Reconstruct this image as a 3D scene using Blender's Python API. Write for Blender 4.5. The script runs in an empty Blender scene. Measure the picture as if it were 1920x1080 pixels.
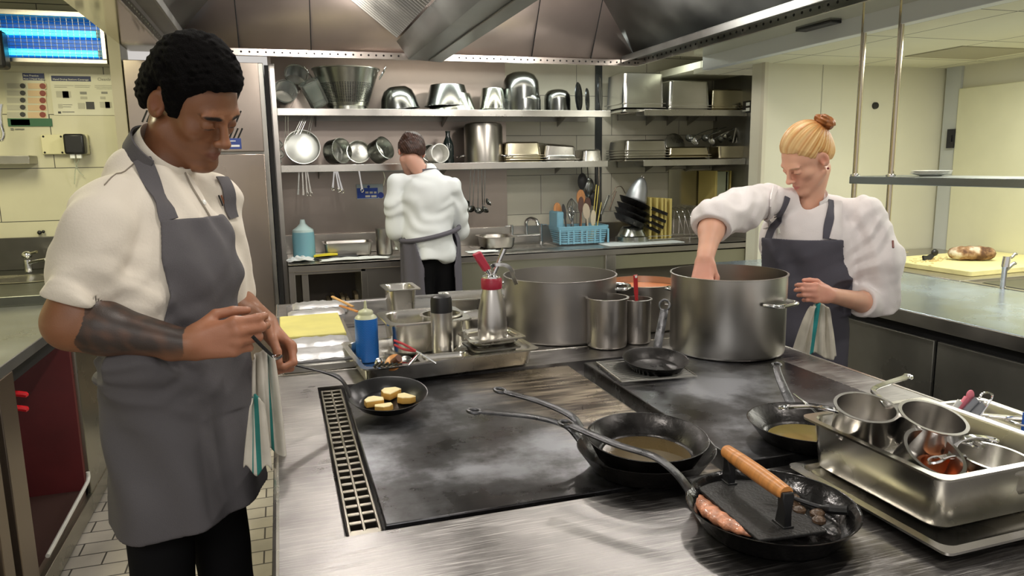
import bpy, bmesh, math, random
import numpy as np
from mathutils import Vector, Matrix, Euler
random.seed(7)
SC = bpy.context.scene
COL = SC.collection
PI = math.pi
def R(a): return math.radians(a)

# ---------------------------------------------------------------- camera
F = 1370.0; CAMH = 1.50
PITCH, YAW, ROLL = R(9.6), R(17.4), R(0.9)
_fw = np.array([math.sin(YAW)*math.cos(PITCH), math.cos(YAW)*math.cos(PITCH), -math.sin(PITCH)])
_r0 = np.array([math.cos(YAW), -math.sin(YAW), 0.0]); _u0 = np.cross(_r0, _fw)
_r = _r0*math.cos(ROLL) - _u0*math.sin(ROLL); _u = _u0*math.cos(ROLL) + _r0*math.sin(ROLL)
_C = np.array([0, 0, CAMH])
cam_d = bpy.data.cameras.new('camera'); cam = bpy.data.objects.new('camera', cam_d); COL.objects.link(cam)
cam_d.sensor_width = 36; cam_d.lens = F*36/1920; cam_d.clip_start = .05; cam_d.clip_end = 60
M = Matrix.Identity(4)
for i in range(3):
    M[i][0] = _r[i]; M[i][1] = _u[i]; M[i][2] = -_fw[i]; M[i][3] = _C[i]
cam.matrix_world = M
SC.camera = cam
def at(x, y, Z=None, Y=None, X=None):
    """world point seen at photo position x, y on the plane Z, Y or X"""
    d = _fw + _r*(x-960)/F - _u*(y-540)/F
    t = (Z-_C[2])/d[2] if Z is not None else (Y/d[1] if Y is not None else X/d[0])
    return Vector(_C + d*t)

# ---------------------------------------------------------------- world, lights, exposure
SC.view_settings.view_transform = 'Standard'; SC.view_settings.look = 'None'
SC.view_settings.exposure = 0.80; SC.view_settings.gamma = 1.0
SC.view_settings.use_curve_mapping = False
w = bpy.data.worlds.new('world'); SC.world = w; w.use_nodes = True
w.node_tree.nodes['Background'].inputs[0].default_value = (1.0, .95, .9, 1)
w.node_tree.nodes['Background'].inputs[1].default_value = 0.36
def area(name, loc, size, power, color=(1, .95, .88), rot=(0, 0, 0), sy=None, spread=None):
    l = bpy.data.lights.new(name, 'AREA'); l.energy = power; l.color = color; l.size = size
    if sy: l.shape = 'RECTANGLE'; l.size_y = sy
    if spread: l.spread = spread
    o = bpy.data.objects.new(name, l); COL.objects.link(o); o.location = loc; o.rotation_euler = rot
    return o
def bulb(name, loc, power, color=(1, .93, .86), r=.05):
    l = bpy.data.lights.new(name, 'POINT'); l.energy = power; l.color = color; l.shadow_soft_size = r
    o = bpy.data.objects.new(name, l); COL.objects.link(o); o.location = loc; return o
for i_, (x_, y_) in enumerate(((.25, 1.2), (.25, 2.5), (.25, 3.75), (1.75, 1.2), (1.75, 2.5), (1.75, 3.75))):
    bulb('hood_fill_light', (x_, y_, 2.50 if y_ < 3 else 2.42), 13 if y_ < 3 else 12, r=.06)  # bare point lights added inside the hood, brightening its inner panels too
area('ceiling_fill_right', (3.35, 2.4, 2.05), .6, 17, (1, .98, .88), sy=1.2)  # area light added under the low ceiling, no fitting modelled
area('ceiling_fill_left', (-1.3, 3.2, 2.55), .5, 22, (1, .93, .60), sy=1.2)  # unseen warm area light added to light the left side
area('fill_behind_camera', (-.6, -.8, 2.5), 1.2, 16, (1, .97, .93), sy=1.2)  # front fill added behind the camera, out of view
area('shelf_light', (1.6, 4.85, 2.3), 2.4, 11, (.95, 1, .92), rot=(R(-12), 0, 0), sy=.1)

# ---------------------------------------------------------------- materials
def _nt(name):
    m = bpy.data.materials.new(name); m.use_nodes = True
    nt = m.node_tree; b = nt.nodes['Principled BSDF']
    return m, nt, b
def mat(name, col, rough=.5, metal=0., var=0., vscale=6., vstretch=(1, 1, 1), bump=0., bscale=40., bstretch=(1, 1, 1), rvar=0., **kw):
    m, nt, b = _nt(name)
    b.inputs['Base Color'].default_value = (*col, 1); b.inputs['Roughness'].default_value = rough; b.inputs['Metallic'].default_value = metal
    N, L = nt.nodes.new, nt.links.new
    if var or rvar or bump:
        tc = N('ShaderNodeTexCoord')
    if var or rvar:
        mp = N('ShaderNodeMapping'); mp.inputs['Scale'].default_value = vstretch; L(tc.outputs['Object'], mp.inputs[0])
        n = N('ShaderNodeTexNoise'); n.inputs['Scale'].default_value = vscale; n.inputs['Detail'].default_value = 6; L(mp.outputs[0], n.inputs[0])
        if var:
            mr = N('ShaderNodeMapRange'); mr.inputs[1].default_value = .3; mr.inputs[2].default_value = .7
            mr.inputs[3].default_value = 1-var; mr.inputs[4].default_value = 1+var; L(n.outputs[0], mr.inputs[0])
            mx = N('ShaderNodeVectorMath'); mx.operation = 'SCALE'; mx.inputs[0].default_value = col; L(mr.outputs[0], mx.inputs['Scale']); L(mx.outputs[0], b.inputs['Base Color'])
        if rvar:
            mr = N('ShaderNodeMapRange'); mr.inputs[1].default_value = .3; mr.inputs[2].default_value = .7
            mr.inputs[3].default_value = max(.02, rough-rvar); mr.inputs[4].default_value = rough+rvar; L(n.outputs[0], mr.inputs[0]); L(mr.outputs[0], b.inputs['Roughness'])
    if bump:
        mp = N('ShaderNodeMapping'); mp.inputs['Scale'].default_value = bstretch; L(tc.outputs['Object'], mp.inputs[0])
        n = N('ShaderNodeTexNoise'); n.inputs['Scale'].default_value = bscale; n.inputs['Detail'].default_value = 4; L(mp.outputs[0], n.inputs[0])
        bp = N('ShaderNodeBump'); bp.inputs['Strength'].default_value = bump; bp.inputs['Distance'].default_value = .004; L(n.outputs[0], bp.inputs['Height']); L(bp.outputs[0], b.inputs['Normal'])
    for k, v in kw.items():
        i = b.inputs[k.replace('_', ' ')]
        i.default_value = (*v, 1) if isinstance(v, tuple) and len(v) == 3 else v
    return m
ST = mat('steel_brushed', (.56, .53, .49), .30, 1, var=.10, vscale=3, rvar=.03, bump=.06, bscale=30, bstretch=(1, 1, 12))
STP = mat('steel_polished', (.64, .62, .57), .25, 1, var=.06, vscale=5, rvar=.06)
STD = mat('steel_dull', (.36, .35, .32), .38, 1, var=.15, vscale=4, rvar=.1)
STW = mat('steel_warm', (.60, .50, .44), .33, 1, var=.08, vscale=2, rvar=.05, bump=.03, bscale=25, bstretch=(1, 1, 10))
CHR = mat('chrome', (.8, .8, .8), .08, 1)
BLK = mat('black_void', (.008, .008, .008), .8)
BLKP = mat('black_plastic', (.012, .012, .013), .35)
IRON = mat('seasoned_iron', (.022, .020, .019), .32, .6, var=.3, vscale=20, rvar=.12, bump=.25, bscale=60)
IRONR = mat('rough_cast_iron', (.030, .029, .028), .5, .4, bump=.6, bscale=160)
IRONH = mat('worn_iron_handle', (.11, .11, .115), .38, .95, var=.45, vscale=30, rvar=.12, bump=.3, bscale=90)
CREAM = mat('cream_wall_board', (.60, .585, .46), .45, var=.04, vscale=2)
CEIL = mat('ceiling_tile', (.66, .65, .52), .8, var=.04, vscale=30)
WOOD = mat('pale_wood', (.62, .36, .14), .5, var=.15, vscale=12, vstretch=(1, 1, 6))
WOODH = mat('varnished_wood', (.60, .25, .07), .35, var=.22, vscale=14, vstretch=(8, 1, 1))
YEL = mat('yellow_board_plastic', (.80, .66, .16), .5)
PALEY = mat('pale_yellow_board', (.80, .74, .36), .5, var=.07, vscale=14)
WHITE = mat('white_cloth', (.78, .80, .78), .85, bump=.3, bscale=30)
PORC = mat('white_china', (.80, .80, .74), .2)
RED = mat('red_silicone', (.50, .03, .035), .4)
BLUEB = mat('light_blue_basket_plastic', (.20, .46, .60), .45)
GLASS = mat('clear_polycarbonate', (.85, .92, .88), .06, Transmission_Weight=.92, IOR=1.3)
def steel_top():
    m, nt, b = _nt('scratched_steel_worktop'); N, L = nt.nodes.new, nt.links.new
    b.inputs['Metallic'].default_value = 1; b.inputs['Roughness'].default_value = .34
    tc = N('ShaderNodeTexCoord')
    n1 = N('ShaderNodeTexNoise'); n1.inputs['Scale'].default_value = 5; n1.inputs['Detail'].default_value = 8; L(tc.outputs['Object'], n1.inputs[0])
    tot = None
    for ang, sc, st in ((20, 9, 28), (75, 8, 26), (-35, 10, 30), (5, 12, 36)):
        mp = N('ShaderNodeMapping'); mp.inputs['Rotation'].default_value = (0, 0, R(ang)); mp.inputs['Scale'].default_value = (1, st, 1); L(tc.outputs['Object'], mp.inputs[0])
        n = N('ShaderNodeTexNoise'); n.inputs['Scale'].default_value = sc; n.inputs['Detail'].default_value = 5; n.inputs['Distortion'].default_value = .25; L(mp.outputs[0], n.inputs[0])
        cr = N('ShaderNodeMapRange'); cr.inputs[1].default_value = .56; cr.inputs[2].default_value = .72; L(n.outputs[0], cr.inputs[0])
        if tot is None: tot = cr
        else:
            a = N('ShaderNodeMath'); a.operation = 'ADD'; L(tot.outputs[0], a.inputs[0]); L(cr.outputs[0], a.inputs[1]); tot = a
    ramp = N('ShaderNodeMix'); ramp.data_type = 'RGBA'; ramp.inputs[6].default_value = (.20, .19, .19, 1); ramp.inputs[7].default_value = (.62, .60, .58, 1)
    s = N('ShaderNodeMath'); s.operation = 'MULTIPLY_ADD'; s.inputs[1].default_value = .22; L(tot.outputs[0], s.inputs[0]); L(n1.outputs[0], s.inputs[2])
    mr = N('ShaderNodeMapRange'); mr.inputs[1].default_value = .35; mr.inputs[2].default_value = .95; L(s.outputs[0], mr.inputs[0]); L(mr.outputs[0], ramp.inputs[0]); L(ramp.outputs[2], b.inputs['Base Color'])
    bp = N('ShaderNodeBump'); bp.inputs['Strength'].default_value = .28; bp.inputs['Distance'].default_value = .002; L(s.outputs[0], bp.inputs['Height']); L(bp.outputs[0], b.inputs['Normal'])
    mr2 = N('ShaderNodeMapRange'); mr2.inputs[1].default_value = .3; mr2.inputs[2].default_value = .8; mr2.inputs[3].default_value = .24; mr2.inputs[4].default_value = .48; L(s.outputs[0], mr2.inputs[0]); L(mr2.outputs[0], b.inputs['Roughness'])
    return m
STT = steel_top()
def plancha_mat(name, brown_x=None):
    m, nt, b = _nt(name); N, L = nt.nodes.new, nt.links.new
    tc = N('ShaderNodeTexCoord')
    n = N('ShaderNodeTexNoise'); n.inputs['Scale'].default_value = 3.2; n.inputs['Detail'].default_value = 9; n.inputs['Roughness'].default_value = .62; L(tc.outputs['Object'], n.inputs[0])
    mp = N('ShaderNodeMapping'); mp.inputs['Scale'].default_value = (1.2, 9, 1); L(tc.outputs['Object'], mp.inputs[0])
    n2 = N('ShaderNodeTexNoise'); n2.inputs['Scale'].default_value = 5; n2.inputs['Detail'].default_value = 7; L(mp.outputs[0], n2.inputs[0])
    cr = N('ShaderNodeValToRGB'); e = cr.color_ramp.elements
    e[0].position = .40; e[0].color = (.035, .033, .034, 1); e[1].position = .62; e[1].color = (.34, .35, .38, 1)
    k = cr.color_ramp.elements.new(.5); k.color = (.10, .10, .105, 1); L(n.outputs[0], cr.inputs[0])
    br = N('ShaderNodeMix'); br.data_type = 'RGBA'; br.inputs[6].default_value = (.06, .042, .028, 1); br.inputs[7].default_value = (.46, .39, .29, 1); 
    mr = N('ShaderNodeMapRange'); mr.inputs[1].default_value = .42; mr.inputs[2].default_value = .62; L(n2.outputs[0], mr.inputs[0]); L(mr.outputs[0], br.inputs[0])
    sx = N('ShaderNodeSeparateXYZ'); L(tc.outputs['Object'], sx.inputs[0])
    a = N('ShaderNodeMath'); a.operation = 'MULTIPLY_ADD'; a.inputs[1].default_value = .35; L(sx.outputs[1], a.inputs[0]); L(sx.outputs[0], a.inputs[2])
    a2 = N('ShaderNodeMath'); a2.operation = 'MULTIPLY_ADD'; a2.inputs[1].default_value = .25; L(n.outputs[0], a2.inputs[0]); L(a.outputs[0], a2.inputs[2])
    m2 = N('ShaderNodeMapRange'); m2.inputs[1].default_value = brown_x if brown_x else 9; m2.inputs[2].default_value = (brown_x or 9)+.18; L(a2.outputs[0], m2.inputs[0])
    mx = N('ShaderNodeMix'); mx.data_type = 'RGBA'; L(m2.outputs[0], mx.inputs[0]); L(cr.outputs[0], mx.inputs[6]); L(br.outputs[2], mx.inputs[7])
    L(mx.outputs[2], b.inputs['Base Color']); b.inputs['Metallic'].default_value = .85
    r = N('ShaderNodeMapRange'); r.inputs[1].default_value = .35; r.inputs[2].default_value = .65; r.inputs[3].default_value = .22; r.inputs[4].default_value = .42; L(n.outputs[0], r.inputs[0]); L(r.outputs[0], b.inputs['Roughness'])
    bp = N('ShaderNodeBump'); bp.inputs['Strength'].default_value = .15; bp.inputs['Distance'].default_value = .002; L(n2.outputs[0], bp.inputs['Height']); L(bp.outputs[0], b.inputs['Normal'])
    return m
def brick_mat(name, c1, c2, mortar, bw, rh, ms, plane='xy', rough=.5, off=.5, ox=0, oy=0, var=.12):
    m, nt, b = _nt(name); N, L = nt.nodes.new, nt.links.new
    tc = N('ShaderNodeTexCoord'); sx = N('ShaderNodeSeparateXYZ'); L(tc.outputs['Object'], sx.inputs[0])
    cb = N('ShaderNodeCombineXYZ'); L(sx.outputs['XYZ'.index(plane[0].upper())], cb.inputs[0]); L(sx.outputs['XYZ'.index(plane[1].upper())], cb.inputs[1])
    mp = N('ShaderNodeMapping'); mp.inputs['Location'].default_value = (ox, oy, 0); L(cb.outputs[0], mp.inputs[0])
    br = N('ShaderNodeTexBrick'); br.inputs['Color1'].default_value = (*c1, 1); br.inputs['Color2'].default_value = (*c2, 1); br.inputs['Mortar'].default_value = (*mortar, 1)
    br.inputs['Scale'].default_value = 1; br.inputs['Brick Width'].default_value = bw; br.inputs['Row Height'].default_value = rh; br.inputs['Mortar Size'].default_value = ms; br.offset = off; L(mp.outputs[0], br.inputs[0])
    n = N('ShaderNodeTexNoise'); n.inputs['Scale'].default_value = 4; n.inputs['Detail'].default_value = 8; L(tc.outputs['Object'], n.inputs[0])
    mr = N('ShaderNodeMapRange'); mr.inputs[1].default_value = .3; mr.inputs[2].default_value = .7; mr.inputs[3].default_value = 1-var; mr.inputs[4].default_value = 1+var; L(n.outputs[0], mr.inputs[0])
    s = N('ShaderNodeVectorMath'); s.operation = 'SCALE'; L(br.outputs[0], s.inputs[0]); L(mr.outputs[0], s.inputs['Scale']); L(s.outputs[0], b.inputs['Base Color'])
    b.inputs['Roughness'].default_value = rough
    bp = N('ShaderNodeBump'); bp.inputs['Strength'].default_value = .5; bp.inputs['Distance'].default_value = .003; bp.invert = True; L(br.outputs['Fac'], bp.inputs['Height']); L(bp.outputs[0], b.inputs['Normal'])
    return m

# ---------------------------------------------------------------- mesh building
class MB:
    def __init__(s): s.v = []; s.f = []; s.m = []; s.mi = 0
    def add(s, vs, fs, T=None):
        k = len(s.v)
        for v in vs:
            v = Vector(v); s.v.append(T @ v if T is not None else v)
        for f in fs: s.f.append([k+i for i in f]); s.m.append(s.mi)
        return s
    def box(s, x0, x1, y0, y1, z0, z1, T=None):
        vs = [(x, y, z) for z in (z0, z1) for y in (y0, y1) for x in (x0, x1)]
        return s.add(vs, [(0, 2, 3, 1), (4, 5, 7, 6), (0, 1, 5, 4), (2, 6, 7, 3), (0, 4, 6, 2), (1, 3, 7, 5)], T)
    def loft(s, rings, closed=True, c0=False, c1=False, T=None):
        n = len(rings[0]); vs = [v for r in rings for v in r]; fs = []
        for i in range(len(rings)-1):
            for j in range(n if closed else n-1):
                a = i*n+j; b = i*n+(j+1) % n; fs.append((a, b, b+n, a+n))
        if c0: fs.append(tuple(reversed(range(n))))
        if c1: fs.append(tuple(range((len(rings)-1)*n, len(rings)*n)))
        return s.add(vs, fs, T)
    def lathe(s, prof, seg=40, T=None):
        rings = [[(max(r, 1e-4)*math.cos(2*PI*k/seg), max(r, 1e-4)*math.sin(2*PI*k/seg), z) for k in range(seg)] for r, z in prof]
        return s.loft(rings, c0=prof[0][0] < .002, c1=prof[-1][0] < .002, T=T)
    def tube(s, pts, r, seg=10, T=None, flat=1.0, up=None):
        pts = [Vector(p) for p in pts]; n = len(pts); rr = r if isinstance(r, (list, tuple)) else [r]*n
        rings = []; pu = Vector(up) if up else None
        for i, p in enumerate(pts):
            t = (pts[min(i+1, n-1)]-pts[max(i-1, 0)]).normalized()
            if pu is None: pu = Vector((0, 0, 1)) if abs(t.z) < .9 else Vector((1, 0, 0))
            a = t.cross(pu).normalized(); u = a.cross(t).normalized(); pu = u
            rings.append([p+(a*math.cos(2*PI*k/seg)+u*math.sin(2*PI*k/seg)*flat)*rr[i] for k in range(seg)])
        return s.loft(rings, c0=True, c1=True, T=T)
    def strap(s, pts, w, t, up=(0, 0, 1), T=None):
        pts = [Vector(p) for p in pts]; n = len(pts); ww = w if isinstance(w, (list, tuple)) else [w]*n
        rings = []
        for i, p in enumerate(pts):
            d = (pts[min(i+1, n-1)]-pts[max(i-1, 0)]).normalized()
            a = d.cross(Vector(up)).normalized(); u = a.cross(d).normalized()
            a = a*ww[i]/2; h = u*t/2
            rings.append([p-a-h*.6, p-a*.85-h, p+a*.85-h, p+a-h*.6, p+a+h*.6, p+a*.85+h, p-a*.85+h, p-a+h*.6])
        return s.loft(rings, c0=True, c1=True, T=T)
    def ball(s, c, rx, ry=None, rz=None, seg=20, T=None):
        ry = ry or rx; rz = rz or rx; c = Vector(c); rings = []
        for i in range(seg//2+1):
            a = PI*i/(seg//2); q = max(math.sin(a), 1e-3)
            rings.append([c+Vector((rx*q*math.cos(2*PI*k/seg), ry*q*math.sin(2*PI*k/seg), -rz*math.cos(a))) for k in range(seg)])
        return s.loft(rings, c0=True, c1=True, T=T)
    def build(s, name, m, parent=None, bevel=0, sharp=40, loc=None, sub=0, solid=0):
        me = bpy.data.meshes.new(name); me.from_pydata([tuple(v) for v in s.v], [], s.f)
        ms = m if isinstance(m, (list, tuple)) else [m]
        for x in ms: me.materials.append(x)
        if len(ms) > 1: me.polygons.foreach_set('material_index', s.m)
        me.polygons.foreach_set('use_smooth', [True]*len(me.polygons)); me.update()
        bm = bmesh.new(); bm.from_mesh(me); bmesh.ops.recalc_face_normals(bm, faces=bm.faces); bm.to_mesh(me); bm.free()
        me.set_sharp_from_angle(angle=R(sharp))
        o = bpy.data.objects.new(name, me); COL.objects.link(o)
        if parent: o.parent = parent
        if loc: o.location = loc
        if solid:
            d = o.modifiers.new('s', 'SOLIDIFY'); d.thickness = solid; d.offset = 0
        if sub:
            d = o.modifiers.new('u', 'SUBSURF'); d.levels = sub; d.render_levels = sub
        if bevel:
            d = o.modifiers.new('b', 'BEVEL'); d.width = bevel; d.segments = 2; d.limit_method = 'ANGLE'; d.angle_limit = R(50)
        return o
def tag(o, label, cat, group=None, kind=None):
    o['label'] = label; o['category'] = cat
    if group: o['group'] = group
    if kind: o['kind'] = kind
    return o
def thing(name, label, cat, loc=(0, 0, 0), rz=0, group=None, rot=None):
    o = bpy.data.objects.new(name, None); COL.objects.link(o); o.location = loc; o.empty_display_size = .05
    o.rotation_euler = rot if rot else (0, 0, rz)
    return tag(o, label, cat, group)
def struct(o): o['kind'] = 'structure'; return o
def place(o, loc, rz=0, rot=None):
    o.location = loc; o.rotation_euler = rot if rot else (0, 0, rz); return o
def copy_tree(o, parent=None):
    c = o.copy(); COL.objects.link(c); c.parent = parent
    for ch in list(o.children): copy_tree(ch, c)
    return c
def T3(loc=(0, 0, 0), rot=(0, 0, 0), s=1): return Matrix.Translation(loc) @ Euler(rot).to_matrix().to_4x4() @ Matrix.Scale(s, 4)
def frame(o, xa, za):
    """4x4 with x axis xa and z axis close to za at point o"""
    x = Vector(xa).normalized(); z = Vector(za); y = z.cross(x).normalized(); z = x.cross(y)
    m = Matrix.Identity(4)
    for i in range(3): m[i][0], m[i][1], m[i][2], m[i][3] = x[i], y[i], z[i], o[i]
    return m
def axis_z(o, z, x=(1, 0, 0)):
    z = Vector(z).normalized(); x = Vector(x); y = z.cross(x).normalized(); x = y.cross(z)
    m = Matrix.Identity(4)
    for i in range(3): m[i][0], m[i][1], m[i][2], m[i][3] = x[i], y[i], z[i], o[i]
    return m
def rrect(L, W, r, z, n=5, cx=0, cy=0):
    pts = []; r = min(r, L/2-1e-4, W/2-1e-4)
    for sx, sy, a0 in ((1, 1, 0), (-1, 1, 90), (-1, -1, 180), (1, -1, 270)):
        for k in range(n+1):
            a = R(a0+90*k/n); pts.append((cx+sx*(L/2-r)+r*math.cos(a), cy+sy*(W/2-r)+r*math.sin(a), z))
    return pts
def smoothpath(pts, n=6):
    P = [Vector(p) for p in pts]; out = []
    for i in range(len(P)-1):
        p0 = P[max(i-1, 0)]; p1 = P[i]; p2 = P[i+1]; p3 = P[min(i+2, len(P)-1)]
        for k in range(n):
            t = k/n; out.append(.5*((2*p1)+(p2-p0)*t+(2*p0-5*p1+4*p2-p3)*t*t+(3*p1-p0-3*p2+p3)*t**3))
    out.append(P[-1]); return out
# ================================================================ setting
XL, XR = -2.4, 4.18
fl = MB(); fl.box(XL-.1, 4.3, -1.2, 5.5, -.1, 0)
struct(fl.build('floor', brick_mat('floor_tiles', (.50, .46, .40), (.42, .39, .34), (.06, .055, .05), .20, .10, .0035, 'xy', .35, ox=.05, oy=.03, var=.2)))
TILE = brick_mat('wall_tiles', (.60, .58, .47), (.58, .56, .46), (.05, .05, .045), .60, .30, .0018, 'xz', .3, ox=.16, oy=.085, var=.05)
TILEL = brick_mat('wall_tiles_left', (.62, .60, .44), (.60, .58, .43), (.05, .05, .045), .60, .30, .0022, 'xz', .3, ox=.02, oy=-.02, var=.05)
b = MB(); b.box(-.02, 3.5, 5.40, 5.5, 0, 2.7); struct(b.build('wall_back', TILE))
b = MB(); b.box(XL, -.80, 4.85, 4.95, 0, 2.7); struct(b.build('wall_left', TILEL))
b = MB(); b.box(XL-.1, XL, -.2, 4.95, 0, 2.7); struct(b.build('wall_left_side', TILEL))
b = MB(); b.box(2.78, XR, 3.83, 3.93, 0, 2.7); b.box(2.78, 2.86, 3.93, 5.4, 0, 2.7) if False else None
struct(b.build('wall_right', CREAM))
b = MB(); b.box(XR, XR+.1, -.6, 3.93, 0, 2.7); struct(b.build('wall_right_side', CREAM))
b = MB(); b.box(3.46, 3.50, 4.66, 5.40, 0, 2.7); struct(b.build('wall_alcove_right', STD))
b = MB(); b.box(-.02, .0, 4.95, 5.40, 0, 2.7); struct(b.build('wall_alcove_left', ST))
# right-hand low ceiling and the high ceiling over everything else
b = MB(); b.box(2.66, 4.3, -.6, 4.4, 2.07, 2.10); b.box(2.9, 3.5, 4.4, 5.4, 2.15, 2.2)
struct(b.build('ceiling_right', brick_mat('ceiling_tiles', (.66, .65, .50), (.64, .63, .48), (.10, .10, .08), .60, .60, .004, 'xy', .8, off=0, ox=.15, oy=.1, var=.03)))
b = MB(); b.box(XL, 4.3, -.6, 5.5, 2.72, 2.76); struct(b.build('ceiling', CEIL))
b = MB(); b.box(2.60, 2.66, -.6, 4.2, 2.07, 2.16); struct(b.build('trim_1', mat('bulkhead_paint', (.62, .66, .66), .4), bevel=.003))
b = MB(); b.box(2.775, 2.80, 3.80, 3.832, .0, 2.07); struct(b.build('trim_2', mat('wall_end_trim', (.55, .52, .40), .4)))
# wall joint lines (thin cover strips), inspection panel
b = MB()
for x in (3.21,): b.box(x, x+.004, 3.826, 3.832, .9, 2.07)
struct(b.build('trim_3', mat('joint_strip', (.50, .49, .40), .5)))
b = MB(); b.box(3.42, 3.95, 3.05, 3.42, 2.064, 2.072); struct(b.build('trim_4', mat('ceiling_access_panel_paint', (.36, .34, .24), .8)))
# door on the right-hand wall
dr = MB(); dr.box(4.15, 4.18, 1.6, 3.70, .1, 1.93); d1 = struct(dr.build('door_1', mat('door_cream', (.66, .65, .46), .4, var=.03), bevel=.004))
h = MB(); h.box(4.138, 4.15, 3.70, 3.75, 1.56, 1.68); h.box(4.13, 4.142, 3.71, 3.73, 1.60, 1.64); h.build('hinge', mat('hinge_dark', (.05, .05, .06), .35, .8), d1)
b = MB(); b.box(4.16, 4.179, 3.70, 3.81, .1, 2.07); struct(b.build('trim_5', mat('door_post_grey', (.50, .52, .50), .5)))
b = MB(); b.lathe([(0, 0), (.022, 0), (.020, .014), (.0, .016)], 20, axis_z((3.62, 3.83, 1.83), (0, -1, 0)))
tag(b.build('round_sensor', BLKP), 'small round black sensor on the cream wall between the steel poles', 'sensor')

# ---- extraction hood
hd = thing('extraction_hood', 'large stainless steel extraction canopy over the cooking island', 'extractor hood', (0, 0, 0))
def holes(mb, p0, p1, nrm, n, r=.0055):
    p0, p1 = Vector(p0), Vector(p1); d = (p1-p0).normalized()
    for i in range(n):
        c = p0.lerp(p1, (i+.5)/n)+Vector(nrm)*.001
        mb.lathe([(0, 0), (r, 0), (r*.9, .0008), (0, .0009)], 10, axis_z(c, nrm, d))
HXL, HXR, HY0, HY1, HZ = -.55, 2.40, -.1, 4.70, 2.15
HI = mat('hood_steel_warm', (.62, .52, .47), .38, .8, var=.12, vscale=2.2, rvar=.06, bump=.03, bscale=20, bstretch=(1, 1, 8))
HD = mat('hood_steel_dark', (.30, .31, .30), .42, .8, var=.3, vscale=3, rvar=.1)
k = 1.0; h = .48
def lipbar(x0, x1, y0, y1, inner, n, nm):
    m = MB(); m.box(x0, x1, y0, y1, HZ, HZ+.04); o = m.build(nm, STP, hd, bevel=.002)
    return o
bp = MB(); bp.loft([[(HXL, HY1, HZ+.04), (HXR, HY1, HZ+.04)], [(HXL+h*k, HY1-h*.55, HZ+.04+h), (HXR-h*k, HY1-h*.55, HZ+.04+h)]], closed=False)
bp.build('back_panel', HI, hd, solid=.01)
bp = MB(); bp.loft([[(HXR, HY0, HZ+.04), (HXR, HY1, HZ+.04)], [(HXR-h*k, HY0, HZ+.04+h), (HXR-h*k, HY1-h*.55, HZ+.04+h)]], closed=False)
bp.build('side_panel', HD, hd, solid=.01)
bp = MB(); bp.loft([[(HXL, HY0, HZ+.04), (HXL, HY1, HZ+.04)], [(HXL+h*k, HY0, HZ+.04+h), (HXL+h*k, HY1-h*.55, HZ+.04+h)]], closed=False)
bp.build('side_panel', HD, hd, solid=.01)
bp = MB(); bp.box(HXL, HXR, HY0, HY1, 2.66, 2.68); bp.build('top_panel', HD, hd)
# seams on the back panel
sm = MB()
for x in (-.17, .235, 1.63, 2.05):
    sm = MB()
    a = Vector((x, HY1-.008, HZ+.0)); c = Vector((x, HY1-.008-h*.55, HZ+.04+h)); m_ = Vector((x, HY1-.008, HZ+.04))
    sm.tube([a, m_, c], .003, 6); sm.build('seam', BLK, hd)
lb = MB(); lb.box(HXL, HXR, HY1-.012, HY1+.012, HZ, HZ+.042); lo = lb.build('perforated_lip', mat('lip_steel', (.74, .66, .60), .25, 1), hd, bevel=.002)
hm = MB(); holes(hm, (HXL, HY1-.012, HZ+.022), (.78, HY1-.012, HZ+.022), (0, -1, 0), 29, .006); holes(hm, (1.12, HY1-.012, HZ+.022), (HXR, HY1-.012, HZ+.022), (0, -1, 0), 28, .006); hm.build('hole_row', BLK, lo)
for sx, x in ((1, HXR), (-1, HXL)):
    m = MB(); m.box(min(x, x-sx*.012), max(x, x-sx*.012), HY0, HY1, HZ, HZ+.055); lo = m.build('perforated_lip', STP, hd, bevel=.002)
    hm = MB(); holes(hm, (x-sx*.012, .9, HZ+.03), (x-sx*.012, 4.6, HZ+.03), (-sx, 0, 0), 64, .007); hm.build('hole_row', BLK if sx > 0 else CHR, lo)
    # inner channel
    m = MB(); m.box(min(x-sx*.013, x-sx*.13), max(x-sx*.013, x-sx*.13), HY0, HY1-.02, HZ+.055, HZ+.062); m.box(min(x-sx*.12, x-sx*.13), max(x-sx*.12, x-sx*.13), HY0, HY1-.02, HZ+.02, HZ+.06)
    m.build('drip_channel', HD, hd, bevel=.002)
# flanges / soffit strips either side
m = MB(); m.box(HXR, 2.60, HY0, 4.2, HZ, HZ+.01); sof = m.build('soffit_strip', mat('soffit_polished', (.70, .69, .56), .12, .85), hd)
m = MB(); m.box(-.745, HXL, HY0, 4.64, HZ, HZ+.01); m.build('soffit_strip', mat('soffit_polished_left', (.62, .58, .50), .10, .95), hd)
m = MB(); m.loft([[(2.50, 3.0, HZ-.008), (2.56, 3.0, HZ-.008)], [(2.44, 2.82, HZ-.008), (2.56, 2.82, HZ-.008)]], closed=False)
m = MB(); m.box(2.535, 2.60, 2.99, 3.24, HZ-.012, HZ); m.build('vent_slot', BLKP, sof, bevel=.003)
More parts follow.
